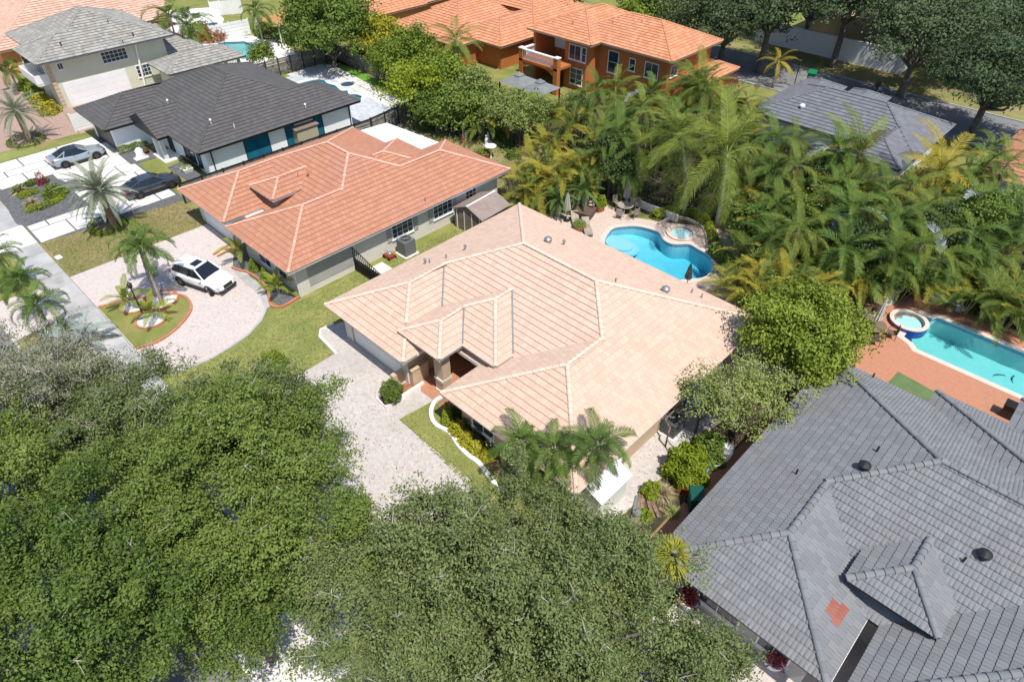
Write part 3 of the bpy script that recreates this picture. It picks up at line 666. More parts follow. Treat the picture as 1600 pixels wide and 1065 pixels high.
# patch of bare red tiles
tr_=tilemat('tile_red_patch',(.27,.085,.055),(.33,.12,.085))
P_=[f for f in frames(R5[1]) if f[0]=='R'][0]
for (iu,iq) in ((0,0),(1,0),(2,0),(0,1),(1,1)):
    mb=MB(); mb.cur=random.random(); n=len(ROMAN)
    mb.raw([((f-.5)*.335,y,hh*hm+.018) for (y,hm) in ((0,0.),(0,1.),(.37,.5)) for f,hh in ROMAN],[(l*n+i,l*n+i+1,(l+1)*n+i+1,(l+1)*n+i) for l in range(2) for i in range(n-1)])
    o=bpy.data.objects.new('roof_tile',mb.mesh('roof_tile',tr_)); _,Pf,U,V=P_[:4]; Nn=U.cross(V)
    px_,py_=(0.16,17.58); q0=1.1-px_
    mt=Matrix(((U.x,V.x,Nn.x),(U.y,V.y,Nn.y),(U.z,V.z,Nn.z))).to_4x4(); mt.translation=Vector(Pf(py_-.34+iu*.34+iq*.17,q0-.33+iq*.333))-base_of(h); link(o,r5); o.matrix_local=mt; o['label']='bare red unpainted roof tile'
t=MB(); t.tube([(1.18,15.05,2.6),(1.18,19.0,2.6)],.035,6); t.build('gutter',M['curb_white'],h)
# --- weathered grey two-storey house ----------------------------------------
h=empty('house',(-89,23),'two storey pale green house with the weathered grey tiled roof','house')
R4=[(-95.9,-82.1,17.1,30.05,5.05),(-89.3,-82.1,15.95,28,5.047),(-96,-83.35,22,33.5,2.85)]
hip_roof(h,R4,T_WEATHER,T_WEATHER,M['grey_metal'],tw=.32,ex=.42,prof=SLIM,capr=.10)
walls(h,[[(-94.9,18.0),(-88.6,18.0),(-88.6,16.95),(-83.15,16.95),(-83.15,29.2),(-94.9,29.2)]],4.85,M['green_wall'])
walls(h,[[(-95.2,29),(-84.2,29),(-84.2,32.8),(-95.2,32.8)]],2.66,M['green_wall'],'rear_wall')
garage(h,'+x',-83.15,17.7,24.2,2.5,M['white'],4,6)
window(h,'+x',-83.15,22.3,25.0,3.4,4.6,6,3,gm=M['glass']); window(h,'+x',-83.15,25.3,26.9,1.2,2.5,4,3); window(h,'+x',-83.15,17.9,18.5,3.8,4.5,2,1)
tubes(h,'downspout',[([(-83.0,26.1,4.9),(-83.0,25.6,.1)],.11)],M['white'])
t=MB(); t.box(-88.4,15.6,2.55,-83.6,16.9,2.75); t.box(-88.4,15.55,2.75,-83.6,15.68,3.6); t.box(-88.45,15.6,2.75,-88.32,16.9,3.6); t.box(-83.7,15.6,2.75,-83.56,16.9,3.6); t.build('balcony',M['white'],h)
t=MB()
for z_ in np.arange(0,4.6,.42): t.box(-83.35,16.86,z_,-83.06,17.25,z_+.36)
t.build('quoin',M['tan_wall'],h)
window(h,'-y',16.95,-87.6,-84.6,2.8,4.5,3,1); window(h,'-y',18.0,-93.8,-90,2.8,4.4,3,1)
roof_vents(h,rv(R4,[(*(-83.76,19.24),'v'),(*(-81.90,20.16),'v'),(*(-82.98,26.22),'v'),(*(-82.36,24.76),'p'),(*(-81.78,19.11),'p'),(*(-85.70,25.02),'p')]),M['dark_metal'])
h=empty('garage_annex',(-79.6,31),'low hip roofed garage annex in weathered tile beside the charcoal roof','annex')
R4b=[(-82.3,-77.0,26.5,35.5,2.7)]
hip_roof(h,R4b,T_WEATHER,T_WEATHER,M['grey_metal'],tw=.32,ex=.42,prof=SLIM,capr=.10)
walls(h,[[(-81.7,27.2),(-77.7,27.2),(-77.7,32.3),(-81.7,32.3)]],2.52,M['green_wall'])
for p in ((-77.9,34.9),(-81.4,34.9)): MB().box(p[0]-.15,p[1]-.15,0,p[0]+.15,p[1]+.15,2.52).build('post',M['green_wall'],h)
t=MB()
for i in range(12): t.box(-77.75,32.5+i*.19,1.9,-77.69,32.56+i*.19,2.5)
t.box(-77.74,32.4,1.86,-77.7,34.8,1.92); t.build('lattice',M['white'],h)
# --- orange two-storey house -------------------------------------------------
h=empty('house',(-45,64),'two storey burnt orange house with a balcony and orange tiled roof','house')
R6=[(-49.8,-36.0,60.0,69.7,5.5),(-54.3,-45.0,58.4,70.5,5.5),(-37.5,-33.9,64.2,70.6,2.9)]
hip_roof(h,R6,T_ORANGE,T_ORANGE,M['tan_wall'],tw=.33,ex=.38,prof=FLAT,capr=.11,soff=M['tan_wall'])
walls(h,[[(-49.3,59.3),(-46.2,59.3),(-45.75,59.9),(-45.75,60.8),(-36.8,60.8),(-36.8,69.0),(-53.6,69.0),(-53.6,62.2),(-49.3,62.2)]],5.3,M['orange_wall'])
walls(h,[[(-53.6,58.8),(-53.2,58.8),(-53.2,62.2),(-53.6,62.2)]],5.28,M['orange_wall'],'side_wall')
walls(h,[[(-37,64.9),(-34.6,64.9),(-34.6,70),(-37,70)]],2.7,M['orange_wall'],'lower_wall')
MB().box(-53.15,62.0,2.95,-49.4,62.18,5.25).build('balcony_back',M['white_wall'],h)
t=MB(); t.box(-53.6,56.4,2.6,-47.9,59.4,2.85); t.build('balcony_floor',M['orange_wall'],h)
for x_ in (-53.35,-48.15): MB().box(x_-.28,56.4,0,x_+.28,56.95,3.9).build('column',M['orange_wall'],h); MB().box(x_-.33,56.35,3.9,x_+.33,57.0,4.0).build('column_cap',M['white'],h)
t=MB(); vs=[]; n_=13
for i in range(n_):
    a=math.pi*i/(n_-1); xx=-50.75+2.3*math.cos(a); zz=1.75+.75*math.sin(a); vs+=[(xx,56.45,zz),(xx,56.45,2.62),(xx,56.85,zz),(xx,56.85,2.62)]
t.raw(vs,[(4*i,4*i+1,4*i+5,4*i+4) for i in range(n_-1)]+[(4*i+2,4*i+6,4*i+7,4*i+3) for i in range(n_-1)]+[(4*i,4*i+4,4*i+6,4*i+2) for i in range(n_-1)]).build('arch',M['orange_wall'],h)
bl=MB().box(-53.05,56.5,3.78,-48.45,56.85,3.9).build('balustrade',M['white'],h)
for i in range(24): MB().lathe((-52.95+i*.193,56.67,2.85),[(.05,0),(.075,.25),(.035,.55),(.05,.93)],6).build('baluster',M['white'],bl)
bl=MB().box(-53.55,57.0,3.78,-53.25,59,3.9).build('balustrade',M['white'],h)
for i in range(9): MB().lathe((-53.4,57.2+i*.2,2.85),[(.05,0),(.075,.25),(.035,.55),(.05,.93)],6).build('baluster',M['white'],bl)
window(h,'-y',59.3,-48.7,-47.0,3.2,4.8,2,1); window(h,'-y',59.3,-46.9,-46.25,3.2,4.8,1,2)
window(h,'-y',59.3,-48.4,-46.6,.6,2.4,2,3)
window(h,'-y',60.8,-44.4,-43.0,2.4,4.7,1,2); window(h,'-y',60.8,-41.6,-40.8,3.2,4.5,1,2); window(h,'-y',60.8,-39.6,-37.9,3.0,4.6,2,1)
window(h,'+x',-36.8,61.3,62.6,3.4,4.6,2,1)
roof_vents(h,rv(R6,[(*(-45.70,62.83),'p'),(*(-43.75,65.37),'p'),(*(-42.67,63.84),'p'),(*(-38.72,67.20),'p'),(*(-49.34,60.47),'p')]),M['curb_red'])
# --- blue-grey roofed house --------------------------------------------------
h=empty('house',(-20,66),'low house with blue grey tiled roof half hidden behind palms by the back street','house')
R8=[(-27.4,-12.0,61.0,71.0,2.7),(-27.2,-23.2,64,73.4,2.7),(-22.5,-18.8,64,73.6,2.7),(-17.5,-12.2,58.0,68.0,2.72)]
hip_roof(h,R8,T_BLUE,T_BLUE,M['grey_metal'],tw=.33,ex=.42,prof=SLIM,capr=.12)
walls(h,[[(-26.5,61.8),(-12.8,61.8),(-12.8,70.2),(-26.5,70.2)]],2.5,M['white_wall'])
walls(h,[[(-16.7,58.8),(-13,58.8),(-13,62),(-16.7,62)]],2.49,M['white_wall'],'wing_wall')
roof_vents(h,rv(R8,[(*(-23.19,62.86),'t')]),M['white'])
# --- orange-roofed houses in the back ---------------------------------------
def simple_house(label,rects,tm,fm,wm,ins=.7,wins=(),z=None):
    h=empty('house',((rects[0][0]+rects[0][1])/2,(rects[0][2]+rects[0][3])/2),label,'house')
    hip_roof(h,rects,tm,tm,fm,tw=.34,ex=.44,prof=SLIM,capr=.11,soff=wm)
    b=MB()
    for i,r in enumerate(rects): b.box(r[0]+ins+.01*i,r[2]+ins+.01*i,-.1,r[1]-ins-.01*i,r[3]-ins-.01*i,r[4]-.19-.004*i)
    b.build('wall',wm,h)
    for wv in wins: window(h,*wv)
    return h
simple_house('low orange walled house with pale orange hip roof left of the balcony house',[(-76.5,-57.2,63.0,78,2.9),(-74.5,-61.5,54.0,70,2.9),(-66,-57.6,57.5,70,2.92)],T_ORANGE,M['tan_wall'],M['orange_wall'],wins=[('-y',54.7,-64,-62.8,.8,2.0,2,1),('-y',54.7,-72,-70,.8,2.0,2,2)])
simple_house('orange roofed house at the top edge behind the big dark tree',[(-100,-79,56,76,2.9),(-90,-78.5,52.5,64,2.9)],T_ORANGE,M['tan_wall'],M['orange_pale'],wins=[('+x',-79.2,54,56,.8,2.0,2,1)])
simple_house('salmon roofed house with pale orange walls behind the two storey green house',[(-120,-98.0,15.5,36.5,2.9),(-113,-103.5,22,39,2.9)],T_SALMON,M['tan_wall'],M['orange_pale'],wins=[('+x',-98.7,18,20,.8,2,2,2)])
simple_house('brown walled house with a salmon roof glimpsed through the trees at the top right',[(-30,-8,97,115,2.9),(-40,-26,99,112,2.9)],T_SALMON,M['tan_wall'],M['tan_wall'],wins=[('-y',97.7,-20,-18,.8,2,2,2)])
simple_house('house with a red tiled roof and white wall at the right edge',[(-7.3,6,62.0,74,2.7)],T_TERRA,M['white'],M['white_wall'])
simple_house('grey blue building beside the far fence at the top left',[(-120,-108,60,74,3.4)],T_BLUE,M['grey_metal'],M['white_wall'])
# ---------------------------------------------------------------- vegetation
def leafmat(name,c1,c2,rough=.6,trans=.15,spec=.2): return mat(name,c1,c2,tmix=True,rough=rough,fine=.0,trans=trans,orand=True,spec=spec)
L_OAK=leafmat('leaf_shade_tree',(.050,.10,.018),(.215,.28,.06))
L_OLIVE=leafmat('leaf_olive',(.07,.105,.032),(.26,.305,.11))
L_PALE=leafmat('leaf_pale',(.13,.145,.075),(.32,.32,.20))
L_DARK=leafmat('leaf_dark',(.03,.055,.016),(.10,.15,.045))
L_FAROAK=leafmat('leaf_street_oak',(.04,.07,.030),(.13,.18,.08))
L_LIME=leafmat('leaf_lime',(.13,.20,.012),(.30,.34,.03))
L_YEL=leafmat('leaf_yellow',(.22,.24,.015),(.46,.40,.04))
L_MID=leafmat('leaf_mid',(.06,.115,.02),(.20,.27,.05))
L_FRUIT=leafmat('leaf_yellow_green',(.085,.145,.016),(.28,.34,.045))
L_GREYG=leafmat('leaf_grey_green',(.12,.17,.04),(.34,.385,.11))
L_HEDGE=leafmat('leaf_hedge',(.09,.15,.02),(.22,.28,.04))
L_RED=leafmat('leaf_red',(.16,.02,.03),(.42,.08,.10))
L_RUST=leafmat('leaf_rust',(.20,.07,.02),(.42,.17,.05))
L_STRAW=leafmat('leaf_straw',(.28,.22,.10),(.50,.44,.26))
P_COCO=leafmat('frond_coconut',(.06,.10,.014),(.27,.31,.055),.6)
P_COCOY=leafmat('frond_coconut_yellow',(.22,.20,.02),(.50,.38,.05),.45)
P_AREC=leafmat('frond_areca',(.030,.062,.010),(.21,.26,.045),.6)
P_ARECY=leafmat('frond_areca_gold',(.16,.17,.018),(.39,.32,.045),.6)
P_XMAS=leafmat('frond_christmas',(.028,.07,.010),(.155,.225,.04),.6)
P_DATE=leafmat('frond_silver_date',(.14,.17,.11),(.30,.33,.22),.5)
P_PYG=leafmat('frond_pygmy',(.05,.11,.025),(.15,.22,.06),.45)
P_SILV=leafmat('frond_silver',(.20,.25,.22),(.38,.43,.40),.5)
P_DEAD=leafmat('frond_dead',(.25,.13,.05),(.45,.30,.14),.7)
B_PALM=mat('bark_palm',(.27,.235,.20),(.36,.33,.29),3,.9,.15,18,.6,30)
B_OAK=mat('bark_oak',(.10,.085,.07),(.19,.165,.14),3,.95,.2,16,.8,30)
B_TWIG=mat('bark_twig',(.30,.27,.23),(.44,.41,.36),3,.9,.1,16)
B_STEM=mat('bark_areca_stem',(.22,.20,.08),(.34,.30,.14),2,.8,.12,16)
B_DATE=mat('bark_date',(.13,.09,.055),(.24,.17,.11),6,.95,.2,20,1,25)
def quads_mesh(name,co,tint,m):
    n=len(co)//4; me=bpy.data.meshes.new(name); me.vertices.add(4*n); me.vertices.foreach_set('co',co.astype(np.float32).ravel())
    me.loops.add(4*n); me.loops.foreach_set('vertex_index',np.arange(4*n,dtype=np.int32)); me.polygons.add(n)
    me.polygons.foreach_set('loop_start',np.arange(0,4*n,4,dtype=np.int32)); me.update(calc_edges=True)
    me.materials.append(m); a=me.attributes.new('tint','FLOAT','FACE'); a.data.foreach_set('value',tint.astype(np.float32)); return me
def leaves(pos,out,L,Wd,up=.45,rnd=.8,rg=None):
    rg=rg or rng; n=len(pos); nr=rg.normal(size=(n,3))*rnd+out*.55+np.array([0,0,up]); nr/=np.linalg.norm(nr,axis=1)[:,None]
    d=rg.normal(size=(n,3)); d-=nr*(d*nr).sum(1)[:,None]; d/=np.linalg.norm(d,axis=1)[:,None]; s=np.cross(nr,d)
    sc_=(rg.uniform(.7,1.25,n))[:,None]; a=d*L*sc_/2; b=s*Wd*sc_/2
    return np.stack([pos-a,pos+b+a*.1,pos+a,pos-b+a*.1],1).reshape(-1,3)
def clumps(rg,c,rad,n,lo=-.3,inner=.5):
    v=rg.normal(size=(n*4,3)); v/=np.linalg.norm(v,axis=1)[:,None]; v=v[v[:,2]>lo][:n]
    q=inner+(1-inner)*rg.uniform(0,1,len(v))**.6; lump=1+.15*np.sin(v[:,0]*6+rg.uniform(0,6))+.15*np.sin(v[:,1]*7+rg.uniform(0,6))+.08*rg.normal(size=len(v))
    return c+v*(q*lump)[:,None]*np.array(rad), v
def tree(name,label,cat,xy,H,rad,hb,m,ncl,nl,L,Wd,clr,seed,tr=.2,group=None,twigs=0,bark=None,lean=(0,0),lo=-.3,inner=.42,rnd=.65):
    rg=np.random.default_rng(seed); root=empty(name,xy,label,cat,group); bark=bark or B_OAK
    c=np.array([lean[0],lean[1],(H+hb)/2]); rz=(H-hb)/2
    cc,out=clumps(rg,c,(rad,rad*rg.uniform(.9,1.05),rz),ncl,lo,inner)
    k=len(cc); idx=rg.integers(0,k,nl); cl_t=rg.uniform(0,1,k)
    ns=max(nl//11,1); sidx=rg.integers(0,k,ns); sg_=rg.normal(size=(ns,3))*np.array([1,1,.7])          # leaves sit in sprigs, sprigs in clumps
    sp=cc[sidx]+sg_*clr*rg.uniform(.55,1.25,k)[sidx][:,None]; pick=rg.integers(0,ns,nl); idx=sidx[pick]; g=sg_[pick]; sn=rg.normal(size=(ns,3))*.5; st=rg.uniform(0,1,ns)
    pos=sp[pick]+rg.normal(size=(nl,3))*L*np.array([.95,.95,.6]); keep=pos[:,2]>.15; pos=pos[keep]; idx=idx[keep]; g=g[keep]; pick=pick[keep]
    o_=out[idx]*.6+g/np.maximum(np.linalg.norm(g,axis=1),.01)[:,None]*.5+sn[pick]*1.3
    co=leaves(pos,o_,L,Wd,rnd=rnd,rg=rg); t=np.clip(cl_t[idx]*.45+st[pick]*.35+rg.uniform(-.1,.35,len(pos)),0,1)
    link(bpy.data.objects.new('crown',quads_mesh('crown',co,t,m)),root)
    b=MB(); fork=np.array([lean[0]*.3,lean[1]*.3,max(hb*.85,.3)])
    b.tube([(0,0,-.1),(0,0,.25),tuple(fork*.6),tuple(fork)],[tr*1.5,tr*1.15,tr,tr*.9],9)
    b.build('trunk',bark,root,local=True,smooth=True)
    lb=MB(); nb=min(12,max(4,k//10))
    for i in rg.choice(k,nb,replace=False):
        e=cc[i]; mid=fork*.45+e*.55+rg.normal(size=3)*.15*rad*.3; mid[2]=max(mid[2],fork[2])
        lb.tube([tuple(fork),tuple(mid),tuple(e)],[tr*.6,tr*.35,tr*.1],5,False)
    tag(lb.build('limbs',bark,root,local=True,smooth=True),kind='stuff')
    if twigs:
        tb=MB()
        for i in rg.integers(0,k,twigs):
            p=cc[i]+out[i]*clr*.3; q=p+(out[i]*.55+rg.normal(size=3)*.6)*clr*.95; mm=(p+q)/2+rg.normal(size=3)*.08
            tb.tube([tuple(p),tuple(mm),tuple(q)],[.02,.014,.006],4,False)
            e2=mm+(out[i]*.5+rg.normal(size=3)*.7)*clr*.7; tb.tube([tuple(mm),tuple(e2)],[.016,.006],3,False)
        tag(tb.build('twigs',B_TWIG,root,local=True),kind='stuff')
    return root
def shrub(name,label,cat,xy,r,h,m,n,L,Wd,group=None,seed=1,z0=0.,shape='ball',z=0.):
    rg=np.random.default_rng(seed); root=empty(name,(*xy,z),label,cat,group)
    v=rg.normal(size=(n,3)); v/=np.linalg.norm(v,axis=1)[:,None]; v[:,2]=np.abs(v[:,2]) if shape=='ball' else v[:,2]
    q=(.55+.45*rg.uniform(0,1,n)**.5)*(1+.12*np.sin(v[:,0]*7)+.1*np.sin(v[:,1]*8+v[:,2]*5))
    if shape=='cone':
        zz=rg.uniform(0,1,n)**1.3; a=rg.uniform(0,2*np.pi,n); rr=(1-zz)**.75*(.75+.25*rg.uniform(0,1,n)); pos=np.stack([np.cos(a)*rr*r,np.sin(a)*rr*r,zz*h],1); v=np.stack([np.cos(a),np.sin(a),np.full(n,.4)],1)
    elif shape=='egg': pos=v*q[:,None]*np.array([r,r,h/2])+np.array([0,0,h/2])
    else: pos=v*q[:,None]*np.array([r,r,h])
    pos[:,2]=np.maximum(pos[:,2],.03)+z0
    co=leaves(pos,v,L,Wd,rg=rg); lump=.5+.5*np.sin(v[:,0]*9+1)*np.sin(v[:,1]*8); t=np.clip(lump*.4+rg.uniform(0,.6,n),0,1)
    link(bpy.data.objects.new('foliage',quads_mesh('foliage',co,t,m)),root)
    b=MB(); 
    for i in range(4):
        a=i*1.6; b.tube([(0,0,0),(math.cos(a)*r*.3,math.sin(a)*r*.3,z0+h*.5)],[.03,.012],4,False)
    tag(b.build('stems',B_OAK,root,local=True),kind='stuff'); return root
def hedge(name,label,line,wd,h,m,n,L=.1,Wd=.07,group=None,seed=3,kind=None):
    rg=np.random.default_rng(seed); P=np.array(line,float); seg=np.linalg.norm(np.diff(P,axis=0),axis=1); s=rg.uniform(0,seg.sum(),n); cs=np.concatenate([[0],np.cumsum(seg)])
    i=np.clip(np.searchsorted(cs,s)-1,0,len(seg)-1); f=(s-cs[i])/seg[i]; c=P[i]+(P[i+1]-P[i])*f[:,None]; d=(P[i+1]-P[i])/seg[i][:,None]; nn=np.stack([-d[:,1],d[:,0]],1)
    a=rg.uniform(0,np.pi,n); hh=h*(1+.18*np.sin(s*1.7)+.12*np.sin(s*4.1)); rr=.75+.3*rg.uniform(0,1,n)
    pos=np.concatenate([c+nn*(np.cos(a)*rr*wd/2)[:,None],(np.sin(a)**.6*rr*hh)[:,None]],1); out=np.concatenate([nn*np.cos(a)[:,None],np.sin(a)[:,None]],1)
    root=empty(name,tuple(P[0]),label,'hedge' if not kind else kind,group); co=leaves(pos-np.array([P[0][0],P[0][1],0]),out,L,Wd,rg=rg)
    link(bpy.data.objects.new('foliage',quads_mesh('foliage',co,np.clip(.5+.35*np.sin(s*3)+rg.uniform(-.4,.4,n),0,1),m)),root); return root
# fronds ------------------------------------------------------------
def frond(name,Lf,n,ll,lw,droop,m,seed=0,hang=.35,fwd=.55,stalk=.12,vee=.25,rag=.0):
    rg=np.random.default_rng(seed); b=MB(); S=14; pts=[(0,0,0)]; x=z=0
    for i in range(S):
        a=-droop*((i+.5)/S)**1.4; x+=math.cos(a)*Lf/S; z+=math.sin(a)*Lf/S; pts.append((x,0,z))
    pts=np.array(pts)
    b.cur=.9; b.tube([tuple(p) for p in pts[::2]],list(np.linspace(.035,.006,len(pts[::2]))),3,False)
    for i in range(n):
        t=stalk+(1-stalk)*(i+.5)/n; k=min(int(t*S),S-1); f=t*S-k; p=pts[k]*(1-f)+pts[k+1]*f; dr=pts[k+1]-pts[k]; dr/=np.linalg.norm(dr)
        l=ll*(math.sin(math.pi*min(.12+.86*t,1)**.8)*.8+.22); up=np.array([-dr[2],0,dr[0]])
        for s in (-1,1):
            if rg.uniform()<rag: continue
            b.cur=float(np.clip(.45+rg.normal()*.22,0,1))
            side=np.array([0,s,0])*1.; d=side+dr*(fwd+.5*t)+up*(vee+rg.normal()*.12); d/=np.linalg.norm(d)
            l2=l*rg.uniform(.85,1.1); e1=p+d*l2*.5+np.array([0,0,-hang*.12*l2]); e2=p+d*l2*.85+np.array([0,0,-hang*l2])+rg.normal(size=3)*.03*l2
            h=dr*lw/2
            b.raw([tuple(p-h*.6),tuple(p+h*.6),tuple(e1+h),tuple(e1-h),tuple(e2)],[(0,1,2,3),(3,2,4)] if s>0 else [(1,0,3,2),(2,3,4)])
    return b.mesh(name,m)
def fset(m,Lf,n,ll,lw,droop,k=3,**kw): return [frond('frond',Lf*(.9+.1*i),n,ll,lw,droop*(.8+.25*i),m,seed=i+int(Lf*10),**kw) for i in range(k)]
F_COCO=fset(P_COCO,4.2,50,.95,.05,1.15,4,hang=.45)
F_COCOY=fset(P_COCOY,4.0,46,.9,.055,1.2,3,hang=.45)
F_XMAS=fset(P_XMAS,2.1,32,.58,.055,1.75,3,hang=.15,vee=.45,fwd=.6)
F_XL=fset(P_XMAS,2.8,38,.72,.052,1.5,3,hang=.3,vee=.3)
F_AREC=fset(P_AREC,2.3,32,.62,.05,1.25,4,hang=.22,vee=.4,fwd=.7)
F_ARECY=fset(P_ARECY,2.2,30,.60,.052,1.3,3,hang=.22,vee=.4,fwd=.7)
F_DATE=fset(P_DATE,2.5,48,.40,.035,.85,3,hang=.06,vee=.3,fwd=.9)
F_PYG=fset(P_PYG,2.0,32,.40,.055,1.2,3,hang=.1,vee=.2,fwd=.7)
F_SILV=fset(P_SILV,2.3,26,.6,.08,1.3,3,hang=.15,vee=.4,fwd=.8)
F_DEAD=fset(P_DEAD,2.2,18,.6,.07,1.6,2,hang=.5,rag=.2)
F_ZAMIA=fset(leafmat('frond_small_palm',(.13,.18,.02),(.34,.36,.05)),1.5,14,.42,.09,.9,3,hang=.12,vee=.5,fwd=.6)
def fan(m,r,n=9,seed=0):
    b=MB(); rg=np.random.default_rng(seed)
    for i in range(n):
        a=-1.25+2.5*i/(n-1); b.cur=float(rg.uniform(.2,.9)); d=np.array([math.cos(a),math.sin(a),0]); s=np.array([-math.sin(a),math.cos(a),0])*.05*r
        p=np.array([.5*r,0,0]); e=p+d*r*.55+np.array([0,0,.06]); f=p+d*r+np.array([0,0,-.15*r])
        b.raw([tuple(p),tuple(e+s),tuple(f),tuple(e-s)],[(0,3,2,1)])
    b.cur=.8; b.tube([(0,0,0),(.5*r,0,0)],.02,3,False); return b.mesh('frond',m)
F_FAN=[fan(P_SILV,1.3,11,i) for i in range(2)]
def frond_at(root,meshes,p,az,el,s,roll=0.,name='frond'):
    o=bpy.data.objects.new(name,meshes[random.randrange(len(meshes))]); link(o,root); o.location=p
    o.rotation_mode='XYZ'; o.matrix_local=Matrix.Translation(p)@Matrix.Rotation(az,4,'Z')@Matrix.Rotation(-el,4,'Y')@Matrix.Rotation(roll,4,'X')@Matrix.Scale(s,4); return o
def palm(label,xy,h,fr,nf,name='palm',cat='palm tree',group=None,tr=.13,lean=(0,0),s=1.,elmax=78,elmin=-25,dead=0,seed=0,bark=None,shaft=None,nuts=False,wind=None,mix=None):
    random.seed(seed*31+int(abs(xy[0])*7)); root=empty(name,(xy[0]-lean[0],xy[1]-lean[1]),label,cat,group); b=MB()
    pts=[(lean[0]*t**1.6,lean[1]*t**1.6,h*t) for t in np.linspace(0,1,7)]; pts[0]=(0,0,-.1)
    rs=[tr*(1.35 if i==0 else 1.0-.25*i/6)*(1+.05*(i%2)) for i in range(7)]; b.tube(pts,rs,9); b.build('trunk',bark or B_PALM,root,local=True,smooth=True)
    top=Vector(pts[-1])
    if shaft: MB().tube([tuple(top-Vector((0,0,.05))),tuple(top+Vector((0,0,.55*s)))],[tr*.85,tr*.5],8).build('crownshaft',shaft,root,local=True,smooth=True); top=top+Vector((0,0,.4*s))
    for i in range(nf):
        f=(i+.5)/nf; el=R(elmax+(elmin-elmax)*f**.85+random.uniform(-7,7)); az=i*2.39996+random.uniform(-.2,.2)
        if wind is not None:
            dd=(az-wind+math.pi)%(2*math.pi)-math.pi; az=wind+dd*.78; el+=.25*math.cos(dd) if abs(dd)<1.5 else 0
        ms=mix[0] if mix and random.random()<mix[1] else fr
        frond_at(root,ms,top+Vector((0,0,-.12*f*s)),az,el,s*random.uniform(.85,1.08),random.uniform(-.35,.35))
    for i in range(dead): frond_at(root,F_DEAD,top-Vector((0,0,.2)),random.uniform(0,6.28),R(-55+random.uniform(-15,15)),s,name='dead_frond')
    if nuts:
        for i in range(7):
            a=i*.9; MB().lathe((top.x+.28*math.cos(a),top.y+.28*math.sin(a),top.z-.42-.08*(i%2)),[(.02,0),(.11,.06),(.13,.14),(.08,.23),(.01,.26)],7).build('coconut',L_FRUIT,root,local=True,smooth=True)
    return root
def areca(label,xy,h,fr,nf,group=None,s=1.,seed=0,mix=None,stems=6,spread=.55,name='areca_palm',cat='palm clump'):
    random.seed(seed*17+3); root=empty(name,xy,label,cat,group); tops=[]
    for i in range(stems):
        a=i*2*math.pi/stems+random.uniform(-.3,.3); q=spread*(.35+.65*random.random()); hh=h*random.uniform(.55,1.0)*.72
        t=(math.cos(a)*q*1.6,math.sin(a)*q*1.6,hh); tops.append(t)
        MB().tube([(math.cos(a)*q*.4,math.sin(a)*q*.4,-.05),(math.cos(a)*q,math.sin(a)*q,hh*.55),t],[.06,.05,.045],6,False).build('stem',B_STEM,root,local=True,smooth=True)
    for i in range(nf):
        t=tops[i%stems]; az=math.atan2(t[1],t[0])+random.uniform(-1.5,1.5)+(0 if i<nf*.75 else 3.1); el=R(random.uniform(5,78)); ms=mix[0] if mix and random.random()<mix[1] else fr
        frond_at(root,ms,Vector(t),az,el,s*random.uniform(.8,1.1),random.uniform(-.5,.5))
    return root
# --- big shade trees in the foreground
tree('shade_tree','big dense green shade tree left of the paver drive, covering the lower left','tree',(-18.84,3.97),9.2,5.3,2.8,L_OAK,252,150000,.12,.068,.36,11,.3,'big front trees',twigs=170)
tree('shade_tree','dense green shade tree filling the bottom left corner','tree',(-18.8,-3.2),9.2,5.2,2.6,L_OAK,252,140000,.12,.068,.36,12,.3,'big front trees',twigs=150)
tree('shade_tree','wide olive green tree with pale twigs at the bottom centre','tree',(-7.9,7.4),9.2,5.0,2.4,L_OLIVE,252,150000,.115,.06,.36,13,.3,'big front trees',twigs=330)
tree('shade_tree','smaller olive tree over the pink court beside the slate grey roof','tree',(-2.4,10.4),5.6,2.4,1.8,L_OLIVE,84,45000,.11,.06,.33,14,.18,'big front trees',twigs=90)
tree('shade_tree','greyish thin crowned tree at the left edge below the sidewalk palms','tree',(-30.2,-.6),8.6,4.2,2.6,L_PALE,95,46000,.11,.055,.6,15,.25,'big front trees',twigs=520,inner=.3)
tree('shade_tree','olive tree with bare pale tips below the round drive','tree',(-26.2,2.6),7.6,3.6,2.4,L_OLIVE,115,62000,.115,.06,.33,16,.25,'big front trees',twigs=330)
tree('shade_tree','dense tree at the lower left edge behind the corner tree','tree',(-26.4,-4.2),9.0,4.8,2.8,L_OAK,178,85000,.125,.07,.36,17,.28,'big front trees',twigs=160)
tree('shade_tree','green tree at the bottom edge between the two largest crowns','tree',(-12.6,5.3),7.2,2.7,2.6,L_OLIVE,84,46000,.115,.06,.33,18,.2,'big front trees',twigs=110)
tree('shade_tree','low green tree at the bottom edge in front of the wide olive tree','tree',(-6.91,7.13),7.6,3.3,2.2,L_OLIVE,105,62000,.115,.06,.33,19,.22,'big front trees',twigs=120)
tree('shade_tree','smaller green tree over the street kerb, left of the bare concrete apron','tree',(-15.49,1.91),7.2,2.3,2.4,L_OAK,80,36000,.12,.068,.4,20,.2,'big front trees',twigs=70)
tree('shade_tree','olive green crown with pale tips topping the left tree mass, against the lawn','tree',(-22.00,6.47),7.6,2.9,2.4,L_OLIVE,110,60000,.115,.06,.36,301,.22,'big front trees',twigs=180)
tree('shade_tree','olive crown right of the wide olive tree, before the yellow spiky plant','tree',(-6.39,11.13),7.0,2.2,2.2,L_OLIVE,90,48000,.115,.06,.34,302,.2,'big front trees',twigs=130)
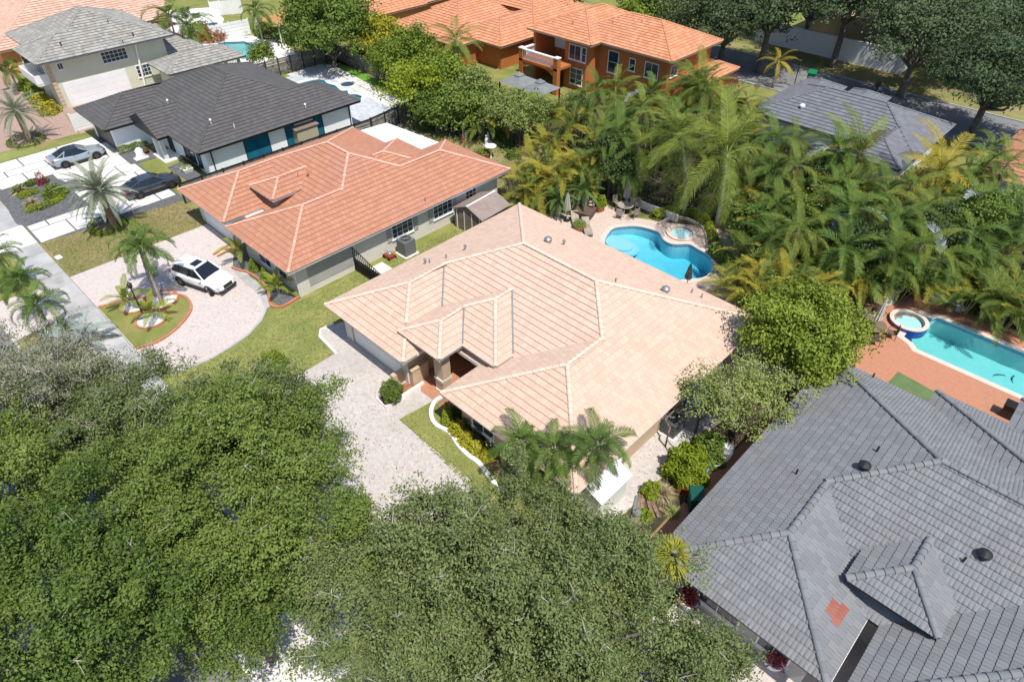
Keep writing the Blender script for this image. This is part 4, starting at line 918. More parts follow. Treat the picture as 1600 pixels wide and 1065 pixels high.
# --- trees between main house and slate house
tree('round_tree','dense round yellow green tree between the peach roof and the terracotta deck','tree',(-7.77,31.14),6.0,2.75,1.0,L_FRUIT,130,46000,.18,.105,.42,21,.18)
tree('airy_tree','airy light green tree overhanging the slate grey roof edge','tree',(-7.97,25.59),5.0,2.35,1.3,L_GREYG,54,11500,.12,.065,.40,22,.12,twigs=60,inner=.3)
tree('airy_tree','thin leafy sapling against the right eave of the peach roof','tree',(-9.66,24.31),4.4,1.3,1.2,L_GREYG,26,3200,.14,.08,.3,23,.07,twigs=30,inner=.3)
shrub('lime_shrub','bright lime shrub beside the grey side path','shrub',(-8.51,21.58),1.15,1.9,L_LIME,6500,.17,.09,seed=24)
shrub('green_shrub','dark green shrub beside the lime shrub by the white tub','shrub',(-8.33,23.22),.95,1.7,L_MID,4200,.16,.09,seed=25)
shrub('lime_shrub','small lime shrub at the lower end of the side path','shrub',(-9.06,19.27),.5,.9,L_LIME,1600,.14,.08,seed=26)
def spiky(name,label,xy,r,m,n,cat='plant',z=0.,w=.06,group=None):
    random.seed(int(abs(xy[0]*91))); root=empty(name,(*xy,z),label,cat,group); b=MB()
    for i in range(n):
        a=random.uniform(0,6.28); el=random.uniform(.15,1.4); l=r*random.uniform(.7,1.1); b.cur=random.random()
        d=Vector((math.cos(a)*math.cos(el),math.sin(a)*math.cos(el),math.sin(el))); s=Vector((-math.sin(a),math.cos(a),0))*w/2
        m1=d*l*.55; e=d*l+Vector((0,0,-l*.28)); b.raw([(0,0,.05),tuple(m1+s),tuple(e),tuple(m1-s)],[(0,1,2,3)])
    b.build('blades',m,root,local=True); return root
yp=spiky('yellow_palm','bright yellow spiky plant at the corner of the slate grey roof',(-5.69,15.42),1.35,L_YEL,520,z=2.5,w=.07)
MB().tube([(0,0,-2.6),(.03,.02,-1),(0,0,.1)],[.12,.09,.07],7).build('stem',B_PALM,yp,local=True)
shrub('green_shrub','dark shrub under the bright yellow spiky plant','shrub',(-6.01,16.45),.9,1.3,L_MID,2600,.14,.08,seed=261)
spiky('grass_tuft','straw coloured ornamental grass clump beside the lime shrub',(-8.63,19.62),.95,L_STRAW,420,w=.025)
spiky('grass_tuft','smaller brownish grass clump by the red path',(-7.93,20.57),.65,L_RUST,200,w=.025)
spiky('grass_tuft','low dry grass clump near the wood planks',(-7.67,19.08),.6,L_GREYG,220,w=.03)
# --- main front garden
shrub('clipped_bush','clipped egg shaped bush in the mulch planter by the garage','bush',(-23.44,14.36),.62,1.5,L_MID,3200,.10,.07,seed=31,shape='egg')
shrub('cone_shrub','pointed bright green shrub in the curved bed','shrub',(-19.88,15.40),.42,1.7,L_LIME,1700,.11,.07,seed=32,shape='cone')
for i,(px,lab) in enumerate([((-18.97,15.37),'yellow variegated shrub next to the pointed shrub in the curved bed'),((-18.11,15.19),'yellow variegated shrub in the middle of the curved bed'),((-17.36,15.18),'yellow variegated shrub towards the palms in the curved bed'),((-16.58,15.27),'small yellow shrub at the palm end of the curved bed')]):
    shrub('yellow_shrub',lab,'shrub',px,.52-.04*i,.85-.08*i,L_YEL,950,.15,.08,group='yellow shrubs in the curved bed',seed=33+i)
for i,(px,lab) in enumerate([((-19.77,16.11),'dark shrub under the front eave behind the pointed shrub'),((-18.70,16.03),'dark shrub under the front eave behind the yellow shrubs'),((-17.74,15.93),'dark shrub under the front eave nearest the palms')]):
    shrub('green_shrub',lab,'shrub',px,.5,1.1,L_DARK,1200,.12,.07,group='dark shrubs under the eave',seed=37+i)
shrub('yellow_shrub','round yellow green bush on the lawn left of the paver drive','bush',(-30.88,11.13),.8,1.1,L_FRUIT,3000,.15,.09,seed=40)
SH=mat('crownshaft',(.30,.36,.16),(.36,.40,.20),2,.6,.06)
palm('single palm with arching fronds beside the white shed',(-11.07,17.08),3.6,F_XMAS,13,tr=.10,s=1.12,seed=41,elmin=-18,shaft=SH)
palm('leaning palm in front of the right wing, nearest the yellow shrubs',(-14.18,15.27),2.8,F_XMAS,12,tr=.10,s=.98,seed=42,elmin=-20,shaft=SH,group='palms before the right wing')
palm('palm before the right wing, middle one behind the olive crown',(-12.55,15.84),3.2,F_XMAS,12,tr=.10,s=.98,seed=43,elmin=-20,shaft=SH,group='palms before the right wing')
palm('low palm before the right wing between the curved bed and the olive crown',(-12.99,15.14),1.9,F_XMAS,11,tr=.10,s=.9,seed=44,elmin=-15,shaft=SH,group='palms before the right wing')
palm('palm before the right wing closest to the white shed',(-11.71,15.94),2.3,F_XMAS,11,tr=.10,s=.88,seed=45,elmin=-15,shaft=SH,group='palms before the right wing')
palm('tall palm at the right corner of the balcony house, crown against the roof',(-29.38,54.63),6.2,F_COCO,18,tr=.15,s=.95,seed=119,elmin=-40,wind=R(205))
# --- left side palms
palm('taller of the twin palms on the round drive island',(-42.21,9.43),3.8,F_XMAS,14,tr=.12,s=1.15,seed=51,elmin=-25,shaft=SH,group='twin palms',lean=(-.4,.3))
palm('shorter of the twin palms on the round drive island',(-44.12,9.74),3.6,F_XMAS,12,tr=.11,s=1.0,seed=52,elmin=-25,shaft=SH,group='twin palms',lean=(-1.1,.5))
palm('silver green date palm with a stout trunk between the two sedans',(-54.16,10.91),3.4,F_DATE,60,tr=.27,s=1.15,seed=53,elmax=80,elmin=-35,bark=B_DATE)
palm('silver green date palm by the rosy yard at the left edge',(-76.62,11.62),3.2,F_DATE,38,tr=.27,s=1.15,seed=54,elmax=80,elmin=-35,bark=B_DATE)
palm('palm on the swale leaning over the sidewalk, nearest the round drive',(-43.07,2.87),2.5,F_XMAS,14,tr=.11,s=1.0,seed=55,elmin=-25,shaft=SH,group='swale palms')
palm('palm on the swale, second along from the round drive',(-46.33,2.96),2.6,F_XMAS,14,tr=.11,s=.98,seed=56,elmin=-25,shaft=SH,group='swale palms')
palm('palm on the swale at the left edge of the picture',(-50.91,2.83),2.6,F_XMAS,14,tr=.11,s=1.0,seed=57,elmin=-25,shaft=SH,group='swale palms')
palm('low silver blue palm beside the sidewalk end of the round drive',(-41.10,4.07),.7,F_SILV,13,tr=.12,s=.9,seed=58,elmin=0,group='silver palms')
palm('low silver blue palm at the edge of the greyish tree',(-41.21,2.69),.7,F_SILV,12,tr=.12,s=.9,seed=59,elmin=0,group='silver palms')
palm('bushy small palm by the front corner of the terracotta house',(-37.34,15.29),.7,F_ZAMIA,9,tr=.07,s=1.05,seed=60,elmin=5)
palm('small yellow green palm under the front eave by the garage of the terracotta house',(-42.74,15.56),1.0,F_ZAMIA,8,tr=.07,s=1.15,seed=61,elmin=5)
palm('small arching palm beside the black lamp post on the island',(-43.25,7.52),.6,F_ZAMIA,9,tr=.06,s=1.1,seed=62,elmin=0)
palm('small arching palm in the white gravel circle of the island',(-40.78,8.17),.6,F_ZAMIA,9,tr=.06,s=1.1,seed=63,elmin=0)
for i,(px,lab) in enumerate([((-41.00,15.55),'cone shaped bush nearer the garage under the terracotta eave'),((-39.40,15.55),'cone shaped bush nearer the house corner under the terracotta eave')]):
    shrub('cone_bush',lab,'bush',px,.5,1.15,L_HEDGE,1500,.10,.07,group='cone bushes',seed=64+i,shape='cone')
def ring(c,r,n=18): return [(c[0]+r*math.cos(2*math.pi*i/n),c[1]+r*math.sin(2*math.pi*i/n)) for i in range(n+1)]
hedge('clipped_hedge','low round hedge ring at the foot of the date palm between the sedans',ring((-54.81,10.60),1.25),.45,.45,L_HEDGE,2600,group='hedge rings')
hedge('clipped_hedge','low round hedge ring at the foot of the left date palm',ring((-76.92,11.35),1.5),.45,.45,L_HEDGE,2200,group='hedge rings')
hedge('clipped_hedge','lower clipped hedge curving along the gravel bed by the slab drive',[(-61.90,6.81),(-61.56,7.57),(-61.72,8.60),(-62.19,9.66),(-63.31,10.45)],.5,.5,L_LIME,2400)
hedge('clipped_hedge','upper clipped hedge curving along the gravel bed by the slab drive',[(-66.24,7.12),(-66.50,8.00),(-66.84,8.97),(-66.56,10.08)],.5,.5,L_HEDGE,2200)
hedge('clipped_hedge','middle clipped hedge inside the gravel bed by the slab drive',[(-64.82,7.10),(-64.93,7.93),(-64.92,8.73)],.45,.45,L_LIME,1300)
shrub('yellow_shrub','yellow green leafy plant inside the hedged gravel bed','shrub',(-63.28,9.47),1.0,1.0,L_FRUIT,1600,.16,.09,seed=70)
shrub('red_shrub','dark red leafed plant in the hedged gravel bed','shrub',(-66.16,9.43),.45,1.3,L_RED,420,.16,.06,seed=71)
spiky('agave','pale variegated agave nearest the sidewalk in the gravel bed',(-62.68,7.51),1.1,L_STRAW,90,w=.14,group='agaves'); spiky('agave','pale variegated agave at the far end of the gravel bed',(-66.12,7.57),1.0,L_STRAW,80,w=.14,group='agaves')
hedge('clipped_hedge','low hedge along the white garage side wall of the charcoal roofed house',[(-67.70,16.51),(-67.66,17.33),(-67.71,18.26),(-67.68,19.30)],.6,.6,L_HEDGE,1800)
hedge('clipped_hedge','dark low hedge below the window of the charcoal roofed house',[(-62.14,20.02),(-60.19,20.07),(-58.35,20.26)],.5,.5,L_DARK,1200)
hedge('vine_hedge','leafy vine hedge along the left eave of the peach roof',[(-32.0,23.5),(-32.2,26),(-32.1,30),(-32.3,35)],.8,1.2,L_MID,7000,.14,.08)
for i,(px,lab) in enumerate([((-92.39,16.25),'yellow bush by the pale balcony, farthest from the drive'),((-89.07,15.89),'yellow bush by the pale balcony, middle one'),((-86.07,15.66),'yellow bush by the pale balcony, second from the drive'),((-82.97,15.43),'yellow bush by the pale balcony, nearest the drive')]):
    shrub('yellow_shrub',lab,'bush',px,1.1,1.3,L_YEL if i>1 else L_FRUIT,1200,.2,.12,group='yellow bushes by the balcony',seed=72+i)
palm('small dark palm by the orange wall at the left edge',(-92.55,15.28),2.3,F_XMAS,12,tr=.12,s=1.2,seed=76,elmin=-15)
# --- top left and top centre
palm('palm by the salmon roof, tallest by the small pool',(-87.88,32.42),5.6,F_XMAS,13,tr=.13,s=1.6,seed=81,elmin=-25)
palm('leafy palm clump right of the tallest palm by the small pool',(-89.12,34.70),4.0,F_XL,14,tr=.12,s=1.4,seed=82,elmin=-25)
palm('palm standing before the tan sail at the top left',(-86.42,42.60),4.6,F_XMAS,12,tr=.12,s=1.4,seed=83,elmin=-25)
shrub('rust_shrub','orange brown bush by the white fence of the free form pool','bush',(-94.36,39.50),2.0,1.9,L_RUST,2200,.24,.14,seed=84)
shrub('green_bush','green bush beside the rust coloured one by the free form pool','bush',(-96.23,38.69),1.8,2.3,L_FRUIT,2000,.24,.14,seed=85)
palm('curved palm with twin trunks by the dark plank fence corner',(-76.73,45.87),2.8,F_XMAS,10,tr=.10,s=1.2,seed=86,elmin=-25)
tree('small_tree','small round leafy tree beside the free form pool','tree',(-77.34,37.60),3.4,1.25,1.2,L_MID,40,3600,.22,.14,.3,87,.08)
for i,(px,r_,lab) in enumerate([((-90.46,45.73),1.8,'yellow green bush by the white lamps, left one'),((-87.88,47.01),2.0,'yellow green bush by the white lamps, right one')]):
    shrub('green_bush',lab,'bush',px,r_,2.4,L_FRUIT,2200,.26,.16,group='bushes by the white lamps',seed=88+i)
tree('big_tree','big glossy dark green tree at the top edge behind the plank fence','tree',(-73.65,44.83),8.5,5.6,1.0,L_MID,150,26000,.34,.20,.75,90,.3)
tree('yellow_tree','yellow leafed tree right of the big glossy tree','tree',(-69.69,48.22),6.0,3.0,1.2,L_YEL,70,8000,.30,.18,.55,91,.16)
for i,(p,H,r_,m_,lab) in enumerate([((-60.51,46.46),6.5,3.0,L_FRUIT,'light green tree behind the plank fence left of the queen palm'),((-53.34,41.22),6.0,3.2,L_LIME,'bright lime tree at the corner of the stone deck'),((-52.42,43.83),6.4,2.8,L_FRUIT,'yellow green tree below the queen palm'),((-48.04,42.22),5.0,2.2,L_MID,'dark leafed tree in front of the tan plank fence'),((-48.84,44.68),5.2,1.8,L_GREYG,'grey green tree right of the queen palm trunk'),((-50.11,40.81),3.6,1.8,L_MID,'low bushy tree at the back of the terracotta yard'),((-63.50,45.78),4.6,1.8,L_FRUIT,'yellow green tree standing by the end of the plank fence')]):
    tree('garden_tree',lab,'tree',p,H,r_,.8,m_,70,9000,.27,.16,.5,92+i,.14,'trees behind the stone deck')
palm('tall queen palm with a drooping grey green crown at the top centre',(-55.09,48.39),6.2,F_COCO,20,tr=.16,s=.88,seed=100,elmin=-50,dead=3)
tree('garden_tree','broad grey green tree over the white rocks of the terracotta yard','tree',(-42.03,44.38),4.8,2.6,1.0,L_GREYG,80,9000,.24,.13,.48,101,.14)
for i,(px,lab) in enumerate([((-45.75,43.64),'small round topiary left of the white rocks'),((-44.30,43.98),'small round topiary right of the white rocks'),((-46.22,42.10),'thin young tree by the white ornaments')]):
    shrub('topiary',lab,'bush',px,.6,1.3,L_MID,700,.16,.10,group='topiaries in the terracotta yard',seed=103+i,shape='egg')
# --- palms behind the two pools
ORD=['first','second','third','fourth','fifth','sixth','seventh','eighth','ninth','tenth','eleventh','twelfth','thirteenth','fourteenth','fifteenth']
def row(pts,h,look,where,group,mk,seed):
    n=len(pts)
    for i,p in enumerate(pts):
        random.seed(seed+i); o='leftmost' if i==0 else 'rightmost' if i==n-1 else ORD[i]+' from the left'
        mk(f'{look}, {o} in {where}',p,h*random.uniform(.85,1.15),group,seed+i)
def mk_arec(l,p,h,g,sd): areca(l,p,h,F_AREC,26,g,1.15,sd,mix=(F_ARECY,.18))
def mk_gold(l,p,h,g,sd): areca(l,p,h,F_ARECY,25,g,1.1,sd,mix=(F_AREC,.35))
def mk_palm(l,p,h,g,sd): palm(l,p,h-.4,F_XL,17,group=g,s=.95,seed=sd,elmin=-40,tr=.11,dead=1 if sd%3==0 else 0)
def mk_mix(l,p,h,g,sd):
    k=sd%5
    if k in (0,3): areca(l,p,h,F_AREC,26,g,1.12,sd,mix=(F_ARECY,.22))
    elif k==1: palm(l,p,h-.3,F_XL,18,group=g,s=1.0,seed=sd,elmin=-45,tr=.11,dead=4)
    elif k==2: palm(l,p,h-.2,F_COCO,15,group=g,s=.68,seed=sd,elmin=-45,tr=.11,dead=3)
    else: palm(l,p,h,F_XMAS,16,group=g,s=1.45,seed=sd,elmin=-35,tr=.11,mix=(F_SILV,.15))
row([(-45.59,42.82),(-44.68,44.15),(-44.14,46.05),(-42.10,46.20),(-40.44,46.71)],4.2,'green areca clump','the row below the gazebo','areca row below the gazebo',mk_arec,200)
row([(-36.78,46.52),(-36.65,48.82),(-35.89,50.68),(-34.23,51.17),(-32.15,51.00),(-31.81,53.51),(-30.56,54.73),(-28.80,54.25)],5.8,'dark green palm','the row against the balcony house wall','palms against the balcony house',mk_mix,210)
row([(-32.95,44.94),(-32.12,46.71),(-31.06,48.13),(-29.23,48.55),(-28.56,50.16),(-23.80,52.86)],5.4,'leafy palm','the second row in front of the balcony house','second row before the balcony house',mk_mix,220)
row([(-34.49,38.18),(-35.16,41.06),(-32.19,39.90),(-30.47,39.91),(-31.62,37.67)],4.6,'golden areca clump','the golden group left of the kidney pool','golden arecas',mk_gold,230)
row([(-34.09,36.81),(-32.07,36.14)],2.6,'small golden areca','the pair by the end of the peach roof','small golden arecas',mk_gold,236)
row([(-30.24,41.48),(-29.44,42.78),(-27.33,42.64)],5.4,'tall green palm','the dark group behind the pool table','palms behind the pool table',mk_mix,240)
palm('feathery pygmy date palm in the brown planter box by the kidney pool',(-29.54,38.68),1.9,F_PYG,26,tr=.12,s=1.05,seed=245,elmax=80,elmin=-35)
palm('feathery pygmy date palm beside the closed grey parasol',(-30.41,36.59),1.7,F_PYG,24,tr=.12,s=.95,seed=246,elmax=80,elmin=-35)
palm('single palm with drooping fronds right above the patio table and chairs',(-27.50,41.99),2.8,F_XMAS,11,tr=.14,s=1.2,seed=247,elmin=-55)
palm('big coconut palm leaning over the spa, with long windswept fronds',(-20.75,44.2),6.0,F_COCO,19,tr=.17,s=1.42,seed=248,elmin=-38,lean=(-.5,.1),wind=R(205),nuts=True,group='coconut palms')
palm('coconut palm just left of the big one behind the spa',(-24.23,43.34),6.4,F_COCO,20,tr=.15,s=1.0,seed=249,elmin=-35,lean=(-1.2,-.5),wind=R(205),group='coconut palms')
palm('coconut palm with a nut cluster in front of the blue grey roof',(-14.38,53.70),4.8,F_COCO,20,tr=.15,s=1.12,seed=250,elmin=-40,wind=R(205),nuts=True,group='coconut palms',mix=(F_COCOY,.35))
palm('yellowing coconut palm at the right end of the blue grey roof',(-9.19,56.78),4.2,F_COCOY,18,tr=.15,s=1.15,seed=251,elmin=-30,wind=R(205),group='coconut palms')
palm('small open palm at the right edge beside the red roof',(-7.88,66.57),3.2,F_XMAS,12,tr=.12,s=1.3,seed=252,elmin=-25)
row([(-20.81,48.82),(-20.48,51.51),(-19.03,52.23),(-17.29,52.24),(-15.52,51.71),(-13.50,49.75)],5.4,'green palm','the row hiding the blue grey roof','palms hiding the blue grey roof',mk_mix,260)
row([(-18.95,45.40),(-18.48,47.78),(-16.89,48.13),(-15.08,48.15),(-13.50,48.30),(-11.91,48.76),(-11.03,50.97),(-9.59,51.01)],4.6,'lush palm','the second row below the blue grey roof','second row below the blue grey roof',mk_mix,270)
row([(-16.76,41.95),(-15.71,43.23),(-14.41,43.98),(-12.80,44.55),(-11.29,45.03),(-9.96,46.08),(-8.63,46.78),(-7.94,49.26),(-6.96,51.46),(-5.96,53.72),(-4.92,56.05),(-3.79,57.16)],4.4,'shaggy palm','the middle row of the right hand jungle','middle jungle row',mk_mix,285)
row([(-14.85,38.12),(-14.12,39.61),(-12.87,40.48),(-11.50,41.04),(-10.06,41.68),(-8.67,42.38),(-7.43,43.38),(-6.44,44.87),(-5.59,47.11),(-4.68,49.34),(-3.64,51.27),(-2.50,52.61)],4.2,'dense palm','the third row of the right hand jungle','third jungle row',mk_mix,300)
row([(-13.68,35.59),(-12.02,34.31),(-12.77,36.98),(-11.48,37.43),(-10.15,38.02)],3.8,'yellow green areca clump','the row right of the kidney pool','arecas right of the kidney pool',mk_gold,316)
row([(-9.70,41.09),(-8.50,41.95),(-7.35,43.06),(-6.29,44.40),(-5.28,45.90),(-4.32,47.68),(-3.35,49.49),(-2.24,51.22)],2.7,'palm','the front row behind the terracotta pool deck','front jungle row',mk_mix,325)
row([(-2.59,45.77),(-1.44,45.92),(-0.28,45.64),(-0.62,48.17)],2.6,'low leafy palm','the corner bed beyond the rectangular pool','corner bed palms',mk_arec,340)
row([(-7.89,57.24),(-6.89,59.24),(-5.75,60.81)],4.2,'green palm','the short row before the red roof','palms before the red roof',mk_mix,350)
row([(-32.80,63.65),(-30.13,60.85),(-27.67,55.55),(-30.29,63.08),(-25.76,55.39),(-27.54,59.94)],3.6,'leafy areca clump','the patch by the lower orange roof','patch by the lower orange roof',mk_arec,370)
palm('yellow palm standing by the shaded back street next to the green bin',(-31.79,75.48),3.0,F_COCOY,11,tr=.12,s=.62,seed=360,elmin=-35)
for i,(p,H,r_,m_,lab) in enumerate([((-29.37,41.97),5.2,1.7,L_DARK,'dark broadleaf tree between the golden arecas and the patio palms'),((-14.18,44.71),5.0,1.9,L_MID,'broadleaf tree in the jungle right of the big coconut palm'),((-10.16,43.57),4.6,1.8,L_DARK,'dark broadleaf tree in the middle of the right hand jungle'),((-6.92,44.11),3.8,1.6,L_MID,'leafy green tree behind the stone urns'),((-6.76,48.24),5.0,1.8,L_DARK,'dark leafy tree below the yellowing coconut palm'),((-4.73,53.49),5.0,2.0,L_MID,'broadleaf tree in the jungle below the red roof'),((-16.13,41.54),4.4,1.6,L_MID,'leafy tree at the right side of the spa border'),((-15.47,50.72),5.4,1.7,L_DARK,'dark leafy tree under the eave of the blue grey roof')]):
    tree('broadleaf_tree',lab,'tree',p,H,r_,.9,m_,46,7500,.20,.12,.36,460+i,.12,'broadleaf trees in the jungle')
for i,(p,r_,m_,lab) in enumerate([((-51.18,40.56),.9,L_MID,'green bush at the plank fence end of the terracotta yard'),((-50.65,41.97),.8,L_FRUIT,'yellow green bush under the trees of the terracotta yard'),((-48.89,42.56),.7,L_MID,'low bush before the thin young tree'),((-42.79,39.67),.7,L_MID,'bush beside the terracotta planter trough'),((-42.68,43.30),.9,L_DARK,'dark bush in the shade right of the statuettes'),((-39.70,38.63),.6,L_FRUIT,'small bush at the back corner of the terracotta roof'),((-40.43,41.95),.8,L_MID,'bush in the shade nearest the golden arecas')]):
    shrub('yard_bush',lab,'bush',p,r_,r_*1.1,m_,900,.16,.09,group='bushes in the terracotta yard',seed=480+i)
# undergrowth: one mass of low leaves on the planting beds
def undergrowth(poly,n,hmax,m,seed,label):
    rg=np.random.default_rng(seed); P=np.array(poly); lo,hi=P.min(0),P.max(0); k=[];
    while len(k)<n//60:
        q=rg.uniform(lo,hi)
        if inpoly(q,poly): k.append(q)
    k=np.array(k); idx=rg.integers(0,len(k),n); hh=rg.uniform(.25,1,len(k))*hmax; g=rg.normal(size=(n,3))
    pos=np.stack([k[idx,0]+g[:,0]*.45,k[idx,1]+g[:,1]*.45,np.abs(rg.uniform(0,1,n))**.7*hh[idx]+.03],1)
    o=np.concatenate([g[:,:2]*.4,np.full((n,1),.6)],1); co=leaves(pos,o,.30,.16,rg=rg)
    t=np.clip(rg.uniform(0,1,len(k))[idx]*.6+rg.uniform(0,.4,n),0,1)
    return tag(link(bpy.data.objects.new('undergrowth',quads_mesh('undergrowth',co,t,m))),label,'undergrowth',None,'stuff')
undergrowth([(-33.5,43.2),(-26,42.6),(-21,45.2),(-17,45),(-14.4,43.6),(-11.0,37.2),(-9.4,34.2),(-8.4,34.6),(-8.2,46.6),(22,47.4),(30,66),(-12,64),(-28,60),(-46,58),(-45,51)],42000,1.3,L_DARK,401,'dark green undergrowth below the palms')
undergrowth([(-75,46.3),(-61.5,48.8),(-58,46.6),(-46.5,51.5),(-46,53),(-62,53.4),(-77,52)],9000,1.2,L_MID,402,'undergrowth along the back of the stone deck')
# fallen leaves on the paving under the big trees
def litter(poly,n,seed,z=.036):
    rg=np.random.default_rng(seed); P=np.array(poly); lo,hi=P.min(0),P.max(0); q=rg.uniform(lo,hi,(n*3,2)); q=np.array([a for a in q if inpoly(a,poly)])[:n]; n=len(q)
    pos=np.concatenate([q,np.full((n,1),z)],1); co=leaves(pos,np.tile([0,0,1.],(n,1)),.09,.045,up=3.,rnd=.3,rg=rg)
    return tag(link(bpy.data.objects.new('leaf_litter',quads_mesh('leaf_litter',co,rg.uniform(0,1,n),L_RUST))),'fallen brown leaves','leaves',None,'stuff')
litter([(-29,6),(-29.2,14),(-24,15.8),(-22,13.6),(-15.2,13),(-12.2,6)],900,601); litter([(-44,6),(-35.3,6),(-34.5,10),(-36.4,13.5),(-44,15)],260,602); litter([(-18,.9),(-10,.9),(-10.4,3.9),(-17.2,3.9)],260,603,.022); litter([(-11.2,15.6),(-9.4,15.6),(-9.2,31),(-11.2,31)],200,604)
# --- street oaks at the top right
for i,(p,H,r_,hb,lab) in enumerate([((-40.12,77.96),9,6.0,2.6,'street oak behind the right end of the balcony house'),((-35.35,78.91),11,5.4,5.0,'street oak at the left end of the white wall'),((-29.95,87.08),11.5,5.2,5.6,'street oak in front of the middle of the white wall'),((-20.30,82.89),10.5,5.6,3.6,'street oak hiding the right end of the white wall'),((-15.23,94.04),10,7.0,2.6,'street oak at the top right corner'),((-11.27,76.51),8.6,5.6,3.4,'leaning street oak with a dark forked trunk in the back street'),((-21.68,99.74),9,5.5,2.4,'street oak at the top edge before the salmon roof'),((-36.26,92.08),9.5,5.6,3.6,'street oak at the top edge behind the white wall'),((-27.85,94.56),10,5.6,4.2,'street oak behind the right half of the white wall')]):
    tree('street_oak',lab,'tree',p,H,r_,hb,L_FAROAK,130,27000,.32,.165,.8,420+i,.34,'street oaks')
for i,(p,H,r_,m_,lab) in enumerate([((-53.68,80.87),6,4,L_FRUIT,'yellow green tree beyond the balcony house roof, left one'),((-50.54,82.17),7,4.2,L_MID,'green tree beyond the balcony house roof, right one'),((-63.77,74.49),5.5,3.2,L_DARK,'dark tree beyond the balcony house at the top edge'),((-64.57,71.51),5,2.4,L_DARK,'dark low tree between the two orange roofs'),((-49.47,85.84),7.5,4.4,L_FAROAK,'grey green tree beyond the right roof end of the balcony house')]):
    tree('back_tree',lab,'tree',p,H,r_,.8,m_,60,7000,.36,.2,.7,440+i,.2,'trees beyond the balcony house')
shrub('rust_shrub','red flowering shrub beside the lower orange roof','bush',(-36.20,72.76),1.5,1.3,L_RED,900,.2,.1,seed=450)
# grass blades that break up the lawns
def tufts(poly,n,m,seed,h=.03):
    rg=np.random.default_rng(seed); P=np.array(poly); lo,hi=P.min(0),P.max(0); q=rg.uniform(lo,hi,(n*3,2)); q=np.array([a for a in q if inpoly(a,poly)])[:n]; n=len(q)
    a=rg.uniform(0,6.28,n); wv=np.stack([np.cos(a),np.sin(a),np.zeros(n)],1)*.05; b=np.concatenate([q,np.full((n,1),.03)],1); tip=b+np.stack([rg.normal(size=n)*.05,rg.normal(size=n)*.05,h*rg.uniform(.5,1.4,n)],1)
    co=np.stack([b-wv,b+wv,tip+wv*.4,tip-wv*.4],1).reshape(-1,3)
    return tag(link(bpy.data.objects.new('grass',quads_mesh('grass',co,np.clip(rg.uniform(0,1,n),0,1),m))),'short lawn grass','grass',None,'stuff')
L_GRASS=leafmat('grass_blade',(.22,.25,.07),(.38,.37,.15),.8,.3,.1)
L_GRASSD=leafmat('grass_blade_dry',(.24,.22,.08),(.40,.33,.17),.8,.3,.1)
tufts([(-34.9,6.2),(-34.2,10),(-35.3,13.2),(-35.5,15.6),(-34.9,34),(-32.2,34),(-31.2,17.5),(-31.9,15.6),(-31.9,14.6),(-29.4,14.3),(-29.3,6.2)],16000,L_GRASS,501)
tufts([(-22.0,13.75),(-21.7,16.2),(-19.6,16.3),(-15.2,15.4),(-12.5,15.2),(-12.5,9.5),(-15.1,13.2)],8000,L_GRASS,502)
tufts([(-56,6.05),(-54.75,16.2),(-51,17),(-49.9,16.2),(-49.9,6.05)],9000,L_GRASSD,503)
tufts([(-35.3,37),(-35.3,46),(-45.5,50),(-56,45),(-56,36.5),(-44,36.8)],9000,L_GRASSD,504,.05)
# ---------------------------------------------------------------- swimming pools
TLN=mat('waterline_glaze',(.10,.26,.40),(.16,.33,.46),5,.3,.1,16,spec=.5)
def pool(label,poly,depth,basin,wat,cop,cw=.32,wz=WZ,name='swimming_pool',cz=.03,copm=None):
    a=sum(p[0]*q[1]-q[0]*p[1] for p,q in zip(poly,poly[1:]+poly[:1]))
    if a<0: poly=poly[::-1]
    cx=sum(p[0] for p in poly)/len(poly); cy=sum(p[1] for p in poly)/len(poly); root=empty(name,(cx,cy),label,'pool')
    b=MB(); n=len(poly); dd=depth if callable(depth) else (lambda x,y:depth)
    inner=off_poly(poly,-.15)
    vs=[(p[0],p[1],cz-.02) for p in poly]+[(p[0],p[1],-dd(*p)) for p in poly]
    b.raw(vs,[(i,n+i,n+(i+1)%n,(i+1)%n) for i in range(n)])
    for t in geometry.tessellate_polygon([[Vector((*p,0)) for p in poly]]):
        q=[poly[k] for k in t]; s=(q[1][0]-q[0][0])*(q[2][1]-q[0][1])-(q[1][1]-q[0][1])*(q[2][0]-q[0][0])
        q=q if s>0 else q[::-1]; b.face([(p[0],p[1],-dd(*p)) for p in q])
    b.build('basin',basin,root)
    c=MB(); o=off_poly(poly,cw); i_=off_poly(poly,-.06)
    c.raw([(p[0],p[1],cz+.012) for p in i_]+[(p[0],p[1],cz+.012) for p in o]+[(p[0],p[1],cz-.06) for p in i_]+[(p[0],p[1],-.04) for p in o],
          [(i,n+i,n+(i+1)%n,(i+1)%n)[::-1] for i in range(n)]+[(i,(i+1)%n,2*n+(i+1)%n,2*n+i)[::-1] for i in range(n)]+[(n+i,3*n+i,3*n+(i+1)%n,n+(i+1)%n)[::-1] for i in range(n)])
    c.build('coping',cop,root)
    t=MB(); e=off_poly(poly,-.012)
    t.raw([(p[0],p[1],cz-.03) for p in e]+[(p[0],p[1],wz-.12) for p in e],[(i,n+i,n+(i+1)%n,(i+1)%n) for i in range(n)]); t.build('waterline_tile',TLN,root)
    w_=MB(); q_=off_poly(poly,-.01); w_.prism(q_,0,wz,True)
    w_.v=[(x,y,-dd(x,y)+.012 if z==0 else z) for x,y,z in w_.v]; w_.build('water',wat,root); return root
pl=pool('kidney shaped turquoise pool behind the peach roof',pool1,lambda x,y:.8+1.0*min(max((x+25.5)/8,0),1),M['plaster'],M['water'],M['coping'])
sx,sy=(-24.76,37.49); s=MB()
